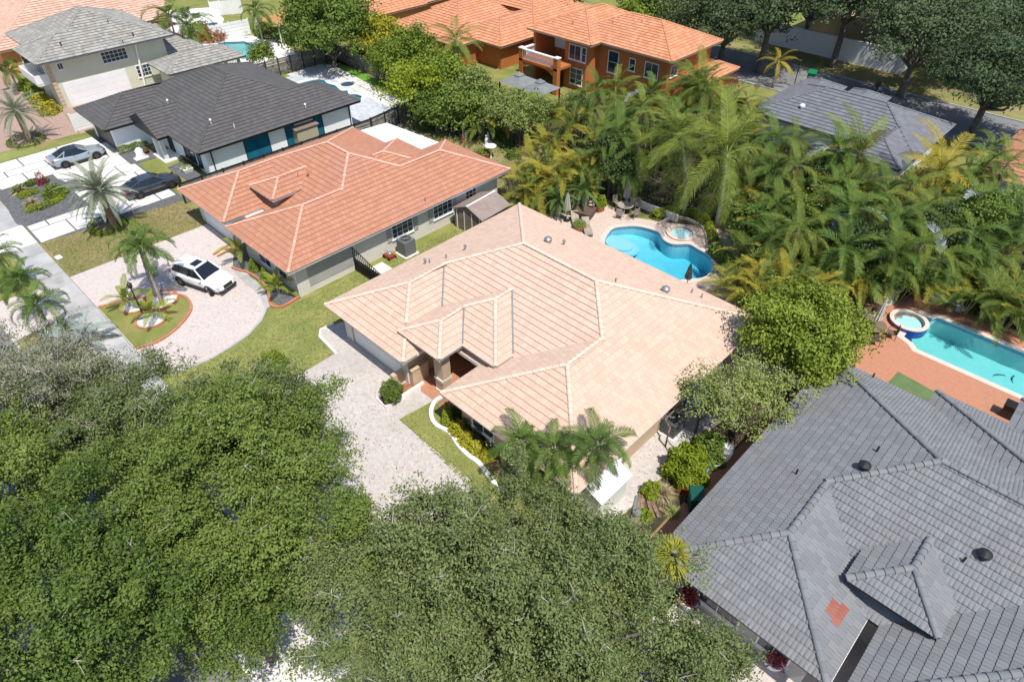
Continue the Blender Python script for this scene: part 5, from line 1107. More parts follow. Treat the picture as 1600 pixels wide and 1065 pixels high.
for k,(r_,z_) in enumerate(((1.45,-.62),(1.0,-.46))):
    s.lathe((sx,sy,-.78),[(r_,0),(r_,.78+z_),(.01,.78+z_)],20,1.2,.85)
# ledge steps kept inside the shell
s.build('steps',M['pale_step'],pl)
def spa(label,c,r,h,rim,wat,facing=None,cw=.24,inn=None):
    root=empty('spa',c,label,'spa'); b=MB(); b.lathe((*c,0),[(r+.02,-.3),(r+.02,h)],28)
    R_=MB(); n=28
    R_.lathe((*c,0),[(r+cw,0),(r+cw,h-.06),(r+cw+.03,h-.05),(r+cw+.03,h),(r,h),(r,h-.3)],n); R_.f.pop(); R_.t.pop(); R_.build('rim',rim,root)
    i=MB(); i.lathe((*c,0),[(r,h-.05),(r,h-.3),(r*.8,h-.3),(r*.8,.045+h*.15),(.01,.045+h*.15)],n); i.build('basin',inn or M['plaster2'],root)
    if facing:
        f=MB(); f.lathe((*c,0),[(r+cw+.012,-.3),(r+cw+.012,h-.07)],n); f.f.pop(); f.t.pop(); f.build('facing_tile',facing,root)
    w_=MB().prism([(c[0]+(r*.79)*math.cos(2*math.pi*k/n),c[1]+(r*.79)*math.sin(2*math.pi*k/n)) for k in range(n)],.055+h*.15,h-.06,True); w_.build('water',wat,root); return root
spa('round spa with a pale rim joined to the kidney pool',(-21.69,41.35),.90,.14,M['coping'],M['water_dark'])
pl=pool('long rectangular turquoise pool on the terracotta deck',pool2,1.4,M['plaster2'],M['water2'],M['coping'],cz=.035)
DK=mat('pool_mosaic',(.02,.06,.08),None,fine=.05)
def dolphin(c,s,ang):
    b=MB(); pts=[(-1,.0),(-.7,.16),(-.2,.27),(.2,.2),(.55,.05),(.8,-.2),(1,-.12),(.95,-.3),(1.0,-.5),(.75,-.33),(.4,-.12),(.1,.02),(.0,-.12),(-.12,.06),(-.6,.03)]
    ca,sa=math.cos(ang),math.sin(ang); P=[(c[0]+s*(x*ca-y*sa),c[1]+s*(x*sa+y*ca)) for x,y in pts]; b.prism(P,-1.399,-1.385); b.build('mosaic',DK,pl)
dolphin((-0.62,46.11),1.0,R(-8)); dolphin((0.88,43.00),.42,R(60)); dolphin((1.64,43.25),.42,R(110))
spa('raised round spa with a blue tiled face at the end of the rectangular pool',(-4.85,42.2),.92,.33,M['coping'],M['water2'],M['tile_blue'])
pool('freeform pool with a white rim behind the charcoal roof',pool3,1.3,M['plaster'],M['water2'],M['curb_white'],cw=.45)
spa('small oval spa with a white rim in the stone deck behind the charcoal roof',(-67.44,42.28),.95,.12,M['curb_white'],M['water2'])
pool('angular pool with pale water behind the garage annex',pool4,1.3,M['plaster2'],M['water2'],M['curb_white'])
pool('small narrow pool by the rust coloured bush at the top left',pool5,1.2,M['plaster'],M['water'],M['curb_white'])
# ---------------------------------------------------------------- garden edging and beds
def line_kerb(label,pts,w_,z,m,name='garden_edging',k=4): 
    b=MB(); band(b,smooth_line(pts,k) if k>1 else pts,w_,-.05,z); o=b.build(name,m); return tag(o,label,'edging')
isl2=[(-44.6,5.98),(-43.9,7.7),(-42.9,9.6),(-41.9,10.5),(-40.7,10.55),(-39.6,10.0),(-38.6,8.6),(-38.2,7.2),(-38.5,6.0)]
pave('lawn',isl2,.045,M['grass'])
line_kerb('red painted kerb round the palm island on the neighbouring drive',isl2,.16,.13,M['curb_red'])
def disc(name,c,r,z,m,n=20,sx=1,sy=1): return structure(name,MB().prism([(c[0]+r*sx*math.cos(2*math.pi*i/n),c[1]+r*sy*math.sin(2*math.pi*i/n)) for i in range(n)],-.02,z),m)
for c,r,lab in (((-42.34,9.27),1.1,'red ring of edging round the twin palms on the island'),((-40.73,7.91),.95,'red ring of edging in the middle of the island'),((-43.02,7.81),.9,'red ring of edging by the lamp post on the island')):
    disc('gravel_bed',c,r,.065,M['gravel_white']); line_kerb(lab,ring(c,r,16),.13,.14,M['curb_red'],k=1)
bedL=smooth_poly([(-22.03,16.78),(-21.99,17.19),(-20.71,17.12),(-17.53,16.82),(-16.11,16.61),(-15.02,15.02),(-15.65,14.81),(-17.04,15.23),(-18.09,15.19),(-19.39,15.20),(-20.51,15.58),(-21.22,15.92)])
pave('planting_bed',bedL,.05,M['mulch'])
line_kerb('white curved kerb edging the bed before the right wing',[(-21.61,16.46),(-21.62,16.03),(-21.33,15.47),(-20.76,15.00),(-20.16,14.85),(-19.50,14.97),(-19.00,14.94),(-18.21,14.70),(-17.42,14.61),(-16.66,14.64),(-15.87,14.48),(-15.13,14.30),(-14.27,14.25)],.24,.17,M['curb_white'])
pb=[(-24.19,13.79),(-23.32,13.75),(-23.25,16.49),(-23.97,16.55),(-24.15,15.39)]
pave('planting_bed',pb,.05,M['mulch']); line_kerb('white angular kerb round the mulch planter by the garage',[(-24.25,15.52),(-24.24,15.27),(-24.19,13.79),(-23.30,13.73),(-23.27,16.51)],.2,.17,M['curb_white'],k=1)
line_kerb('white kerb stub along the driveway wing left of the garage',[(-29.2,14.45),(-31.3,14.65),(-31.85,15.1),(-31.75,16)],.16,.1,M['curb_white'],k=1)
bt=[(-42.53,14.66),(-41.89,14.71),(-41.16,14.97),(-39.57,15.08),(-38.12,14.89),(-36.91,14.53),(-35.87,14.64),(-36.01,16.12),(-38.27,17.44),(-42.40,17.50),(-45.07,17.41),(-45.00,16.09)]
pave('gravel_bed',bt,.06,M['gravel_dark']); 
pave('gravel_bed',[(-42.29,14.43),(-41.81,14.67),(-39.80,14.96),(-38.25,14.77),(-37.07,14.38),(-36.43,14.20),(-36.36,13.68),(-37.58,14.09),(-39.06,14.30),(-40.59,14.31)],.055,M['walk'])
line_kerb('red kerb winding along the bed under the terracotta eave',[(-42.49,14.59),(-41.89,14.71),(-41.06,15.07),(-39.81,15.17),(-38.69,15.08),(-37.56,14.71),(-36.68,14.25),(-36.06,14.27),(-35.72,14.79),(-35.88,16.04)],.16,.16,M['curb_red'])
line_kerb('short red kerb box by the garage of the terracotta house',[(-44.59,14.53),(-44.83,16.00),(-45.45,15.90),(-45.04,14.45)],.14,.15,M['curb_red'],k=1)
line_kerb('low curved garden wall behind the spa ring',[(-23.72,41.16),(-23.55,42.43),(-23.04,43.21),(-22.09,43.43),(-20.85,43.13),(-19.92,42.19),(-19.07,40.98)],.2,.22,M['coping'])
hedge('clipped_hedge','low green border curving behind the spa',[(-24.48,41.53),(-24.20,42.93),(-23.44,43.82),(-22.29,44.21),(-20.89,43.77),(-19.63,42.46),(-18.79,41.25)],.8,.7,L_LIME,3600,.14,.09)
hedge('clipped_hedge','leafy border between the spa and the palm trunks',[(-18.53,40.64),(-17.31,40.04),(-16.41,39.76)],.9,.9,L_MID,2600,.16,.1)
# ---------------------------------------------------------------- cars
TYRE=mat('tyre',(.015,.015,.016),None,rough=.85,fine=.1); RIM=mat('rim_alloy',(.32,.32,.33),None,rough=.35,metal=.7,fine=.03); RIMD=mat('rim_dark',(.10,.085,.08),None,rough=.4,metal=.6,fine=.03)
LAMPR=mat('lamp_red',(.42,.01,.02),None,rough=.2,fine=0,spec=.6); LAMPW=mat('lamp_clear',(.62,.64,.66),None,rough=.1,fine=0,spec=.7)
CLAD=mat('cladding',(.025,.025,.027),None,rough=.6,fine=.05); CARGL=mat('car_glass',(.010,.014,.02),None,rough=.04,fine=0,spec=.8)
def car(label,xy,rz,paint,suv,roofm=None,rim=None,steer=0.):
    root=empty('car',xy,label,'car',None,rz); L=2.28 if suv else 2.33; W=.92 if suv else .90; H=1.66 if suv else 1.40; wr=.36 if suv else .335; wb=1.35
    if suv: prof=[(-L,.62,.72,.80),(-2.2,.45,.98,.90),(-2.0,.34,1.08,.96),(-1.35,.30,1.12,1),(-.3,.28,1.10,1),(.6,.28,1.08,1),(1.05,.30,1.06,1),(1.6,.32,1.01,.97),(1.95,.36,.94,.90),(2.16,.40,.82,.80),(L,.48,.64,.62)]
    else: prof=[(-L,.55,.78,.78),(-2.24,.40,.97,.86),(-2.0,.30,1.02,.93),(-1.4,.26,1.00,1),(-.3,.24,.94,1),(.6,.24,.93,1),(1.0,.26,.92,1),(1.6,.28,.84,.97),(2.05,.32,.75,.90),(2.25,.38,.64,.80),(L,.44,.54,.66)]
    b=MB(); vs=[]; m=0
    for x,zl,zt,f in prof:
        w_=W*f; r_=[(w_*.90,zl),(w_*.99,zl+(zt-zl)*.35),(w_,zl+(zt-zl)*.62),(w_*.95,zt-.05),(w_*.84,zt),(w_*.4,zt+.025)]
        r_=[(x,y,z) for y,z in r_]+[(x,-y,z) for y,z in r_[::-1]]; m=len(r_); vs+=r_
    fs=[]
    for i in range(len(prof)-1):
        for k in range(m): fs.append((i*m+k,(i+1)*m+k,(i+1)*m+(k+1)%m,i*m+(k+1)%m))
    fs.append(tuple(range(m))); fs.append(tuple((len(prof)-1)*m+k for k in range(m))[::-1])
    body=b.raw(vs,fs).build('body',paint,root,local=True,smooth=True)
    # glasshouse
    if suv: lo=[(1.02,1.09,.80),(-2.08,1.13,.78)]; hi=[(.22,H-.03,.64),(-1.72,H-.07,.60)]; mids=[(-.2,H,.64),(-1.0,H,.63)]
    else: lo=[(1.02,.93,.78),(-1.98,1.0,.70)]; hi=[(.18,H-.02,.58),(-.95,H-.03,.56)]; mids=[(-.2,H,.59),(-.6,H,.58)]
    g=MB(); bt=[(lo[0][0],lo[0][1],lo[0][2]),(0,lo[0][1],.86 if suv else .84),(-1.2,lo[0][1],.86 if suv else .82),(lo[1][0],lo[1][1],lo[1][2])]; tp=[hi[0],mids[0],mids[1],hi[1]]
    vs=[]
    for (x,z,y) in bt: vs+=[(x,y,z-.05),(x,-y,z-.05)]
    for (x,z,y) in tp: vs+=[(x,y,z),(x,-y,z)]
    fs=[]
    for i in range(3): fs+=[(2*i,8+2*i,10+2*i,2*i+2)[::-1],(2*i+1,2*i+3,11+2*i,9+2*i)[::-1],(8+2*i,9+2*i,11+2*i,10+2*i)[::-1]]
    fs+=[(0,1,9,8),(6,14,15,7)]
    g.raw(vs,fs).build('cabin_glass',CARGL,root,local=True)
    r=MB(); vs=[]
    for (x,z,y) in [(tp[0][0]-.02,tp[0][1]+.012,tp[0][2]+.02)]+[(a,c+.02,d+.03) for a,c,d in mids]+[(tp[3][0]-(.12 if suv else 0),tp[3][1]+.02,tp[3][2]+.02)]: vs+=[(x,y,z-.05),(x,y*.86,z+.012),(x,-y*.86,z+.012),(x,-y,z-.05)]
    rf=r.raw(vs,[(4*i+k,4*i+k+1,4*i+k+5,4*i+k+4)[::-1] for i in range(3) for k in range(3)]+[(0,1,2,3),(15,14,13,12)]).build('roof',roofm or paint,root,local=True,smooth=False)
    if suv: MB().box(-.55,-.36,H+.028,.02,.36,H+.042).build('sunroof',CARGL,rf,local=True); 
    for s in (1,-1):
        for (p,q,n_) in ((bt[0],tp[0],'pillar'),((-.42,bt[1][1],bt[1][2]*1.0),(-.5,H-.04,.62 if suv else .58),'pillar'),((-1.32,bt[2][1],.84 if suv else .80),((-1.25,H-.05,.62) if suv else (-1.0,H-.06,.56)),'pillar'),(bt[3],tp[3],'pillar')):
            MB().tube([(p[0],s*(p[2]+.005),p[1]-.04),(q[0],s*(q[2]+.008),q[1])],.05 if n_ else .04,5).build(n_,paint if p in (bt[0],bt[3]) or suv is False and p[0]<-1 else CLAD,root,local=True)
        MB().lathe((.78,s*(W+.07),1.06 if suv else .95),[(.0,-.06),(.10,-.03),(.11,.05),(.02,.1)],8,.8,1).build('mirror',paint,root,local=True,smooth=True)
        MB().box(L-.30,min(s*.42,s*.80),.72 if suv else .60,L-.07,max(s*.42,s*.80),.80 if suv else .68).build('headlight',LAMPW if suv else CARGL,root,local=True)
        MB().box(-L+.02,min(s*.45,s*.82),.84,-L+.22,max(s*.45,s*.82),.98 if suv else .93).build('tail_light',LAMPR,root,local=True)
        for fx in (wb,-wb):
            c=MB(); n_=18; ang=steer if fx>0 else 0
            def circ(r_,y_): return [(r_*math.cos(2*math.pi*k/n_),y_,r_*math.sin(2*math.pi*k/n_)) for k in range(n_)]
            rings=[circ(wr*.62,.115),circ(wr*.93,.12),circ(wr,.08),circ(wr,-.08),circ(wr*.93,-.12)]; vs=[v for q in rings for v in q]
            c.raw(vs,[(i*n_+k,i*n_+(k+1)%n_,(i+1)*n_+(k+1)%n_,(i+1)*n_+k) for i in range(4) for k in range(n_)])
            wh=c.build('wheel',TYRE,root,local=True,smooth=True); wh.location=(fx,s*(W-.09),wr); wh.rotation_euler=(0,0,ang if s>0 else ang+math.pi)
            d=MB(); d.raw([(0,.10,0)]+circ(wr*.64,.105),[(0,1+(k+1)%n_,1+k) for k in range(n_)]); rr=d.build('rim',CLAD,wh,local=True)
            d=MB()
            for k in range(5):
                a=2*math.pi*k/5; u=Vector((math.cos(a),0,math.sin(a))); v=Vector((-math.sin(a),0,math.cos(a)))*.035
                d.raw([tuple(u*.03-v+Vector((0,.125,0))),tuple(u*.03+v+Vector((0,.125,0))),tuple(u*wr*.62+v*1.4+Vector((0,.118,0))),tuple(u*wr*.62-v*1.4+Vector((0,.118,0)))],[(0,1,2,3)])
            d.build('spokes',rim or RIM,wh,local=True)
            a=MB(); n2=12; R1_,R0_=wr+.09,wr-.02; y0=s*(W*.992)
            vs=[]
            for k in range(n2+1):
                t=math.pi*k/n2; vs+=[(fx+R0_*math.cos(t),y0+s*.012,wr+R0_*math.sin(t)),(fx+R1_*math.cos(t),y0+s*.012,wr+R1_*math.sin(t))]
            a.raw(vs,[(2*k,2*k+1,2*k+3,2*k+2) if s>0 else (2*k,2*k+2,2*k+3,2*k+1) for k in range(n2)]).build('wheel_arch',CLAD,root,local=True)
        MB().box(-wb+.4,min(s*W*.90,s*W*1.003),.22,wb-.4,max(s*W*.90,s*W*1.003),.36 if suv else .30).build('sill',CLAD,root,local=True)
        for dx in (-.35,.62):
            MB().box(dx-.09,min(s*W*.99,s*(W*1.0+.02)),.86 if suv else .78,dx+.09,max(s*W*.99,s*(W*1.0+.02)),.89 if suv else .81).build('door_handle',paint,root,local=True)
    MB().box(L-.14,-.38,.52,L+.012,.38,.76 if suv else .60).build('grille',CLAD,root,local=True)
    MB().box(L-.2,-.72,.30,L-.03,.72,.44).build('bumper_trim',CLAD,root,local=True); MB().box(-L+.03,-.72,.32,-L+.2,.72,.5).build('bumper_trim',CLAD,root,local=True)
    return root
def paint(name,c,metal=.0): return mat(name,c,None,rough=.22,fine=0,spec=.6,metal=metal,coat=.8)
v1=np.array((-42.99,11.13)); v2=np.array((-40.53,11.94)); dv=v2-v1; ang=math.atan2(dv[1],dv[0]); cc=(v1+v2)/2; nn=np.array((-math.sin(ang),math.cos(ang)))
car('white SUV with a dark sunroof parked on the pale round drive',tuple(cc+nn*.85),ang,paint('car_white',(.82,.82,.83)),True,steer=R(-24))
v1=np.array((-57.49,14.29)); v2=np.array((-57.48,17.10)); cc=(v1+v2)/2
car('charcoal sedan parked on the concrete slab drive',(cc[0]-.85,cc[1]),R(90),paint('car_charcoal',(.045,.052,.068),.3),False,rim=RIMD)
v1=np.array((-68.04,12.03)); v2=np.array((-68.10,14.76)); cc=(v1+v2)/2
car('silver blue sedan with a black roof on the concrete slab drive',(cc[0]-.85,cc[1]),R(90),paint('car_silver',(.34,.39,.43),.3),False,roofm=CARGL,rim=RIMD)
# ---------------------------------------------------------------- fences, walls, gates
def fence(label,a,b,h,m,pm,step=2.,boards=5,vert=False,name='fence',cat='fence',pr=.06,top=None):
    a,b=np.array(a,float),np.array(b,float); L=np.linalg.norm(b-a); u=(b-a)/L; root=empty(name,tuple((a+b)/2),label,cat); n=max(1,round(L/step)); nv=np.array((-u[1],u[0]))
    for i in range(n+1):
        p=a+u*L*i/n; m_=MB().obox(p,u,pr,pr,0,h+.12); m_.build('post',pm,root)
    for i in range(n):
        p=a+u*L*(i+.5)/n
        if vert:
            k=max(1,int(L/n/.16))
            for j in range(k):
                q=a+u*(L*i/n+L/n*(j+.5)/k); mb=MB(); mb.cur=random.random(); mb.obox(q+nv*.02*(j%2),u,L/n/k/2-.006,.012,.05,h-random.uniform(0,.04)); mb.build('board',m,root)
        else:
            for j in range(boards):
                mb=MB(); mb.cur=random.random(); mb.obox(p+nv*.008*(j%2),u,L/n/2-pr,.015,h*j/boards+.04,h*(j+1)/boards-.0); mb.build('board',m,root)
    if top: MB().obox((a+b)/2,u,L/2,.05,h,h+.07).build('rail',top,root)
    return root
fence('dark plank fence with posts between the charcoal and terracotta roofs',(-54.1,16.6),(-53.75,35.6),1.75,M['wood_grey'],M['dark_metal'],1.9,6,top=M['dark_metal'])
fence('dark plank fence along the right side of the stone pool deck',(-53.8,35.7),(-54.8,43.0),1.75,M['wood_grey'],M['dark_metal'],1.7,6,top=M['dark_metal'])
fence('weathered plank fence between the two pools at the upper left',(-75.86,35.41),(-75.46,46.50),1.9,M['wood_grey'],M['dark_metal'],1.55,7)
fence('weathered plank fence along the back of the stone deck',(-75.46,46.50),(-63.05,45.81),1.9,M['wood_grey'],M['wood_grey'],2.2,7)
fence('dark fence behind the white lamps running to the plank fence corner',(-86.46,45.94),(-76.34,47.01),1.9,M['dark_metal'],M['dark_metal'],2.4,4)
fence('white board fence behind the angular pool',(-93.58,39.04),(-93.00,44.34),2.0,M['white'],M['white'],2.2,5)
fence('tall tan plank fence at the back of the terracotta yard',(-49.90,45.43),(-45.67,46.35),2.0,M['wood_tan'],M['wood_tan'],2.4,vert=True)
fence('white slatted fence at the top left corner before the small pool',(-105.08,44.88),(-103.07,48.73),2.0,M['white'],M['white'],1.6,vert=True)
fence('white picket fence beside the rosy yard',(-76.05,15.6),(-76.2,25),1.7,M['white'],M['white'],2.0,6)
wl=empty('garden_wall',(-30,90),'long white wall beyond the back street, dappled by tree shade','wall')
MB().box(-42,90.0,0,-23.3,90.25,2.5).build('wall_panel',M['white_wall'],wl); MB().box(-23.3,90.0,0,-23.05,96,2.5).build('wall_panel',M['white_wall'],wl)
MB().box(-42.1,89.96,2.5,-23.0,90.29,2.62).build('wall_cap',M['white'],wl); MB().box(-23.45,89.85,0,-22.9,90.4,2.8).build('pillar',M['white'],wl)
wl=empty('low_wall',(-25.69,42.36),'low block wall behind the patio table at the palms','wall'); P0,P1=np.array((-27.40,42.48)),np.array((-22.90,42.64)); u=(P1-P0); MB().obox((P0+P1)/2,u,np.linalg.norm(u)/2,.12,0,.6).build('wall_panel',M['cream_wall'],wl)
# dark iron gate by the terracotta house
g=empty('gate',(-35.2,20.65),'black arched iron gate between the terracotta and peach houses','gate')
n=17; xs_=np.linspace(-36.0,-32.2,n)
def gt(x): t=(x+36)/3.8; return 1.95-.75*math.sin(min(t,1)*math.pi*.5)**2 if t<1 else 1.2
MB().box(-36.05,20.60,0,-35.93,20.72,2.1).build('post',M['dark_metal'],g); MB().box(-32.2,20.60,0,-32.08,20.72,1.5).build('post',M['dark_metal'],g)
for i in range(n): MB().box(xs_[i]-.02,20.64,.08,xs_[i]+.02,20.68,gt(xs_[i])).build('bar',M['dark_metal'],g)
MB().tube([(x,20.66,gt(x)) for x in xs_],.035,5).build('rail',M['dark_metal'],g); MB().box(-36,20.63,.1,-32.1,20.69,.17).build('rail',M['dark_metal'],g); MB().box(-36,20.63,.9,-32.1,20.69,.96).build('rail',M['dark_metal'],g)
MB().box(-35.9,20.69,.12,-32.2,20.70,1.1).build('mesh_panel',M['black'],g)
# ---------------------------------------------------------------- sheds
def shed(label,c,rz,W_,D_,H_,wm,rm,pitch=.5,eave=.15,doors=True,name='shed',gable=True):
    r=empty(name,c,label,'shed',None,rz); x,y=W_/2,D_/2
    b=MB(); b.raw([(-x,-y,0),(x,-y,0),(x,y,0),(-x,y,0),(-x,-y,H_),(x,-y,H_),(x,y,H_),(-x,y,H_),(0,-y,H_+pitch),(0,y,H_+pitch)],[(0,1,5,8,4),(1,2,6,5),(2,3,7,9,6),(3,0,4,7)]); b.build('wall',wm,r,local=True)
    for s in (1,-1):
        k=(H_+pitch); e=x+eave; ze=H_-eave*pitch/x
        p=[(0,-y-eave,k+.02),(0,y+eave,k+.02),(s*e,y+eave,ze+.02),(s*e,-y-eave,ze+.02)]; q=[(a,b_,z+.05) for a,b_,z in p]
        MB().raw(p+q,[(0,1,2,3)[::s],(4,5,6,7)[::-s],(0,3,7,4)[::s],(1,5,6,2)[::s],(3,2,6,7)[::s]]).build('roof',rm,r,local=True)
    MB().box(-.06,-y-eave-.01,H_+pitch+.05,.06,y+eave+.01,H_+pitch+.09).build('ridge',M['white'] if wm is not M['white'] else rm,r,local=True)
    if doors:
        for s in (1,-1): MB().box(min(0,s*x*.7)+.015,-y-.03,.1,max(0,s*x*.7)-.015,-y-.002,H_-.1).build('door',wm,r,local=True)
    return r
BR=mat('shed_brown_roof',(.25,.19,.17),(.30,.24,.21),2,.7,.08,10); BW=mat('shed_brown_wall',(.17,.13,.10),(.24,.19,.15),2,.8,.1,8)
s_=shed('brown garden shed with a pale ridge under the terracotta eave',(-33.8,31.4),R(4),2.9,3.0,1.7,BW,BR,.6)
for x_ in (-1.2,-.4,.4,1.2): MB().box(x_-.04,-1.55,0,x_+.04,-1.5,1.8).build('trim',M['white'],s_,local=True)
IV=mat('shed_ivory',(.74,.73,.66),(.68,.67,.60),1,.6,.04,8); 
s_=shed('ivory plastic shed at the end of the grey side path',(-10.75,17.2),0,1.7,2.1,1.75,IV,M['white'],.35)
for y_ in (-.6,0,.6): MB().box(.85,y_-.02,.1,.868,y_+.02,1.7).build('rib',M['curb_white'],s_,local=True)
s_=empty('storage_box',(-56.75,30.1),'beige storage cabinet by the teal windows of the charcoal roofed house','cabinet')
BG=mat('storage_beige',(.42,.36,.26),None,rough=.6,fine=.05)
MB().box(-57.3,28.95,0,-56.2,31.2,1.85).build('body',BG,s_)
for i in range(2): MB().box(-56.2,29.0+i*1.1,.08,-56.17,30.06+i*1.1,1.78).build('door',BG,s_)
MB().raw([(-57.45,28.8,1.95),(-56.05,28.8,1.88),(-56.05,31.35,1.88),(-57.45,31.35,1.95),(-57.45,28.8,2.1),(-56.05,28.8,1.95),(-56.05,31.35,1.95),(-57.45,31.35,2.1)],[(0,3,2,1),(4,5,6,7),(0,1,5,4),(1,2,6,5),(2,3,7,6),(3,0,4,7)]).build('lid',BW,s_)
# ---------------------------------------------------------------- air conditioners
def ac(label,xy,w_,h_,m,name='air_conditioner'):
    r=empty(name,xy,label,'air conditioner'); MB().box(-w_/2-.15,-w_/2-.15,0,w_/2+.15,w_/2+.15,.08).build('pad',M['conc'],r,local=True)
    MB().box(-w_/2,-w_/2,.08,w_/2,w_/2,h_).build('casing',m,r,local=True)
    f=MB().lathe((0,0,h_),[(w_*.46,0),(w_*.46,.05),(w_*.40,.05),(w_*.40,.01)],16); f.f.pop(); f.t.pop(); f.build('fan_ring',m,r,local=True)
    MB().lathe((0,0,h_+.002),[(w_*.40,0),(.01,.004)],16).build('fan_well',M['black'],r,local=True)
    g=MB()
    for i in range(8):
        a=i*math.pi/8; g.tube([(-w_*.4*math.cos(a),-w_*.4*math.sin(a),h_+.045),(w_*.4*math.cos(a),w_*.4*math.sin(a),h_+.045)],.008,3)
    tag(g.build('grille',M['grey_metal'],r,local=True),kind='stuff')
    return r
ac('large dark grey air conditioner beside the terracotta house',(-34.9,24.7),1.0,1.25,mat('ac_grey',(.16,.165,.17),None,rough=.6,fine=.06))
ac('grey air conditioner behind the metal frame at the right eave of the peach roof',(-10.77,23.56),1.0,1.0,mat('ac_dark',(.09,.10,.10),None,rough=.6,fine=.08))
ac('pale air conditioner under the right eave near the thin sapling',(-11.07,29.06),.9,.85,M['grey_metal'])
ac('dark grey round topped unit nearest the front along the white side wall',(-58.34,22.24),.9,.6,M['dark_metal'])
ac('ivory unit with a round fan along the white side wall of the charcoal house',(-58.62,24.18),1.0,.8,M['curb_white'])
for i,(p,s,h_,lab) in enumerate([((-58.39,23.28),.8,.8,'ivory box between the two round fan units by the white side wall'),((-58.72,25.22),.9,.95,'pale box beside the ivory fan unit by the white side wall'),((-58.75,25.97),.6,.7,'small pale box next to a dark bin by the white side wall')]):
    r=empty('utility_box',p,lab,'box','boxes by the white side wall'); MB().box(-s/2,-s/2,0,s/2,s/2,h_).build('casing',M['curb_white'],r,local=True); MB().box(-s/2-.03,-s/2-.03,h_,s/2+.03,s/2+.03,h_+.06).build('lid',BG,r,local=True)
# metal frame by the AC
r=empty('pipe_frame',(-10.5,24.2),'bent brown metal rail frame along the right eave of the peach roof','rail')
MB().tube([(-10.3,22.4,0),(-10.3,22.4,1.15),(-10.35,22.6,1.3),(-10.9,22.9,1.3),(-10.9,26.2,1.3),(-10.9,26.3,0)],.05,6).build('rail',BW,r); MB().tube([(-10.3,22.4,.6),(-9.6,22.1,.6),(-9.2,22.6,.6),(-9.2,22.6,0)],.045,6).build('rail',M['grey_metal'],r)
r=empty('tarp_bin',(-10.99,26.55),'blue tarpaulin covered cart under the thin sapling by the right eave','cart')
TB=mat('tarp_blue',(.01,.10,.42),(.02,.16,.52),3,.45,.15,8)
q=MB(); n=10
for lv,(s,z) in enumerate(((.9,.15),(1.0,.6),(.85,1.0),(.4,1.15))): pass
q.lathe((0,0,0),[(.85,.15),(1.0,.55),(.9,.95),(.45,1.12),(.02,1.16)],10,.75,1.25); q.v=[(x+random.uniform(-.07,.07),y+random.uniform(-.07,.07),z+random.uniform(-.05,.05)) for x,y,z in q.v]; q.build('cover',TB,r,local=True)
for sx_ in (-.5,.5):
    for sy_ in (-.8,.8): MB().tube([(sx_,sy_,0),(sx_,sy_,.3)],.04,5).build('leg',M['dark_metal'],r,local=True)
# ---------------------------------------------------------------- bins, posts, lamps
def bin_(label,xy,rz,m,s=1.):
    r=empty('wheelie_bin',xy,label,'bin',None,rz); b=MB(); b.raw([(-.24*s,-.28*s,.06),(.24*s,-.28*s,.06),(.24*s,.26*s,.06),(-.24*s,.26*s,.06),(-.30*s,-.36*s,1.0*s),(.30*s,-.36*s,1.0*s),(.30*s,.36*s,1.0*s),(-.30*s,.36*s,1.0*s)],[(0,3,2,1),(0,1,5,4),(1,2,6,5),(2,3,7,6),(3,0,4,7),(4,5,6,7)]); b.build('body',m,r,local=True)
    MB().raw([(-.33*s,-.40*s,1.0*s),(.33*s,-.40*s,1.0*s),(.33*s,.42*s,1.0*s),(-.33*s,.42*s,1.0*s),(-.30*s,-.36*s,1.07*s),(.30*s,-.36*s,1.07*s),(.30*s,.38*s,1.12*s),(-.30*s,.38*s,1.12*s)],[(0,3,2,1),(4,5,6,7),(0,1,5,4),(1,2,6,5),(2,3,7,6),(3,0,4,7)]).build('lid',m,r,local=True)
    for sx_ in (-.3,.3): MB().tube([(sx_*s-.03,.3*s,.12),(sx_*s+.03,.3*s,.12)],.12*s,8).build('wheel',M['black'],r,local=True)
    MB().tube([(-.25*s,.45*s,.98*s),(.25*s,.45*s,.98*s)],.025,5).build('handle',m,r,local=True); return r
GB=mat('bin_green',(.008,.16,.07),(.012,.20,.09),2,.45,.06,6); GD=mat('bin_dark_green',(.006,.075,.055),None,rough=.45,fine=.08)
bin_('bright green wheelie bin standing on the back street',(-29.17,79.25),R(15),GB,1.45)
bin_('dark green wheelie bin in the shade beside the slate grey roof',(-7.10,20.09),R(40),GD,1.1)
r=empty('mailbox',(-22.24,80.45),'dark mailbox on a post at the back street beyond the blue grey roof','mailbox'); MB().box(-.07,-.07,0,.07,.07,1.3).build('post',M['dark_metal'],r,local=True); MB().box(-.18,-.4,1.2,.18,.4,1.65).build('box',M['dark_metal'],r,local=True)
r=empty('street_lamp',(-30.15,77.43),'thin dark lamp post on the verge next to the green bin','lamp post'); MB().tube([(0,0,0),(0,0,2.6)],.05,6).build('post',M['dark_metal'],r,local=True); MB().lathe((0,0,2.6),[(.08,0),(.16,.1),(.14,.35),(.02,.45)],8).build('lantern',M['dark_metal'],r,local=True)
r=empty('lamp_post',(-41.95,7.8),'black lamp post with a lantern on the palm island','lamp post'); MB().tube([(0,0,0),(0,0,.3),(0,0,2.0)],[.09,.05,.04],8).build('post',M['dark_metal'],r,local=True)
MB().lathe((0,0,2.0),[(.05,0),(.15,.12),(.17,.36),(.04,.5),(.02,.6)],8).build('lantern',M['dark_metal'],r,local=True); MB().tube([(-.25,0,1.9),(.25,0,1.9)],.025,5).build('cross_bar',M['dark_metal'],r,local=True)
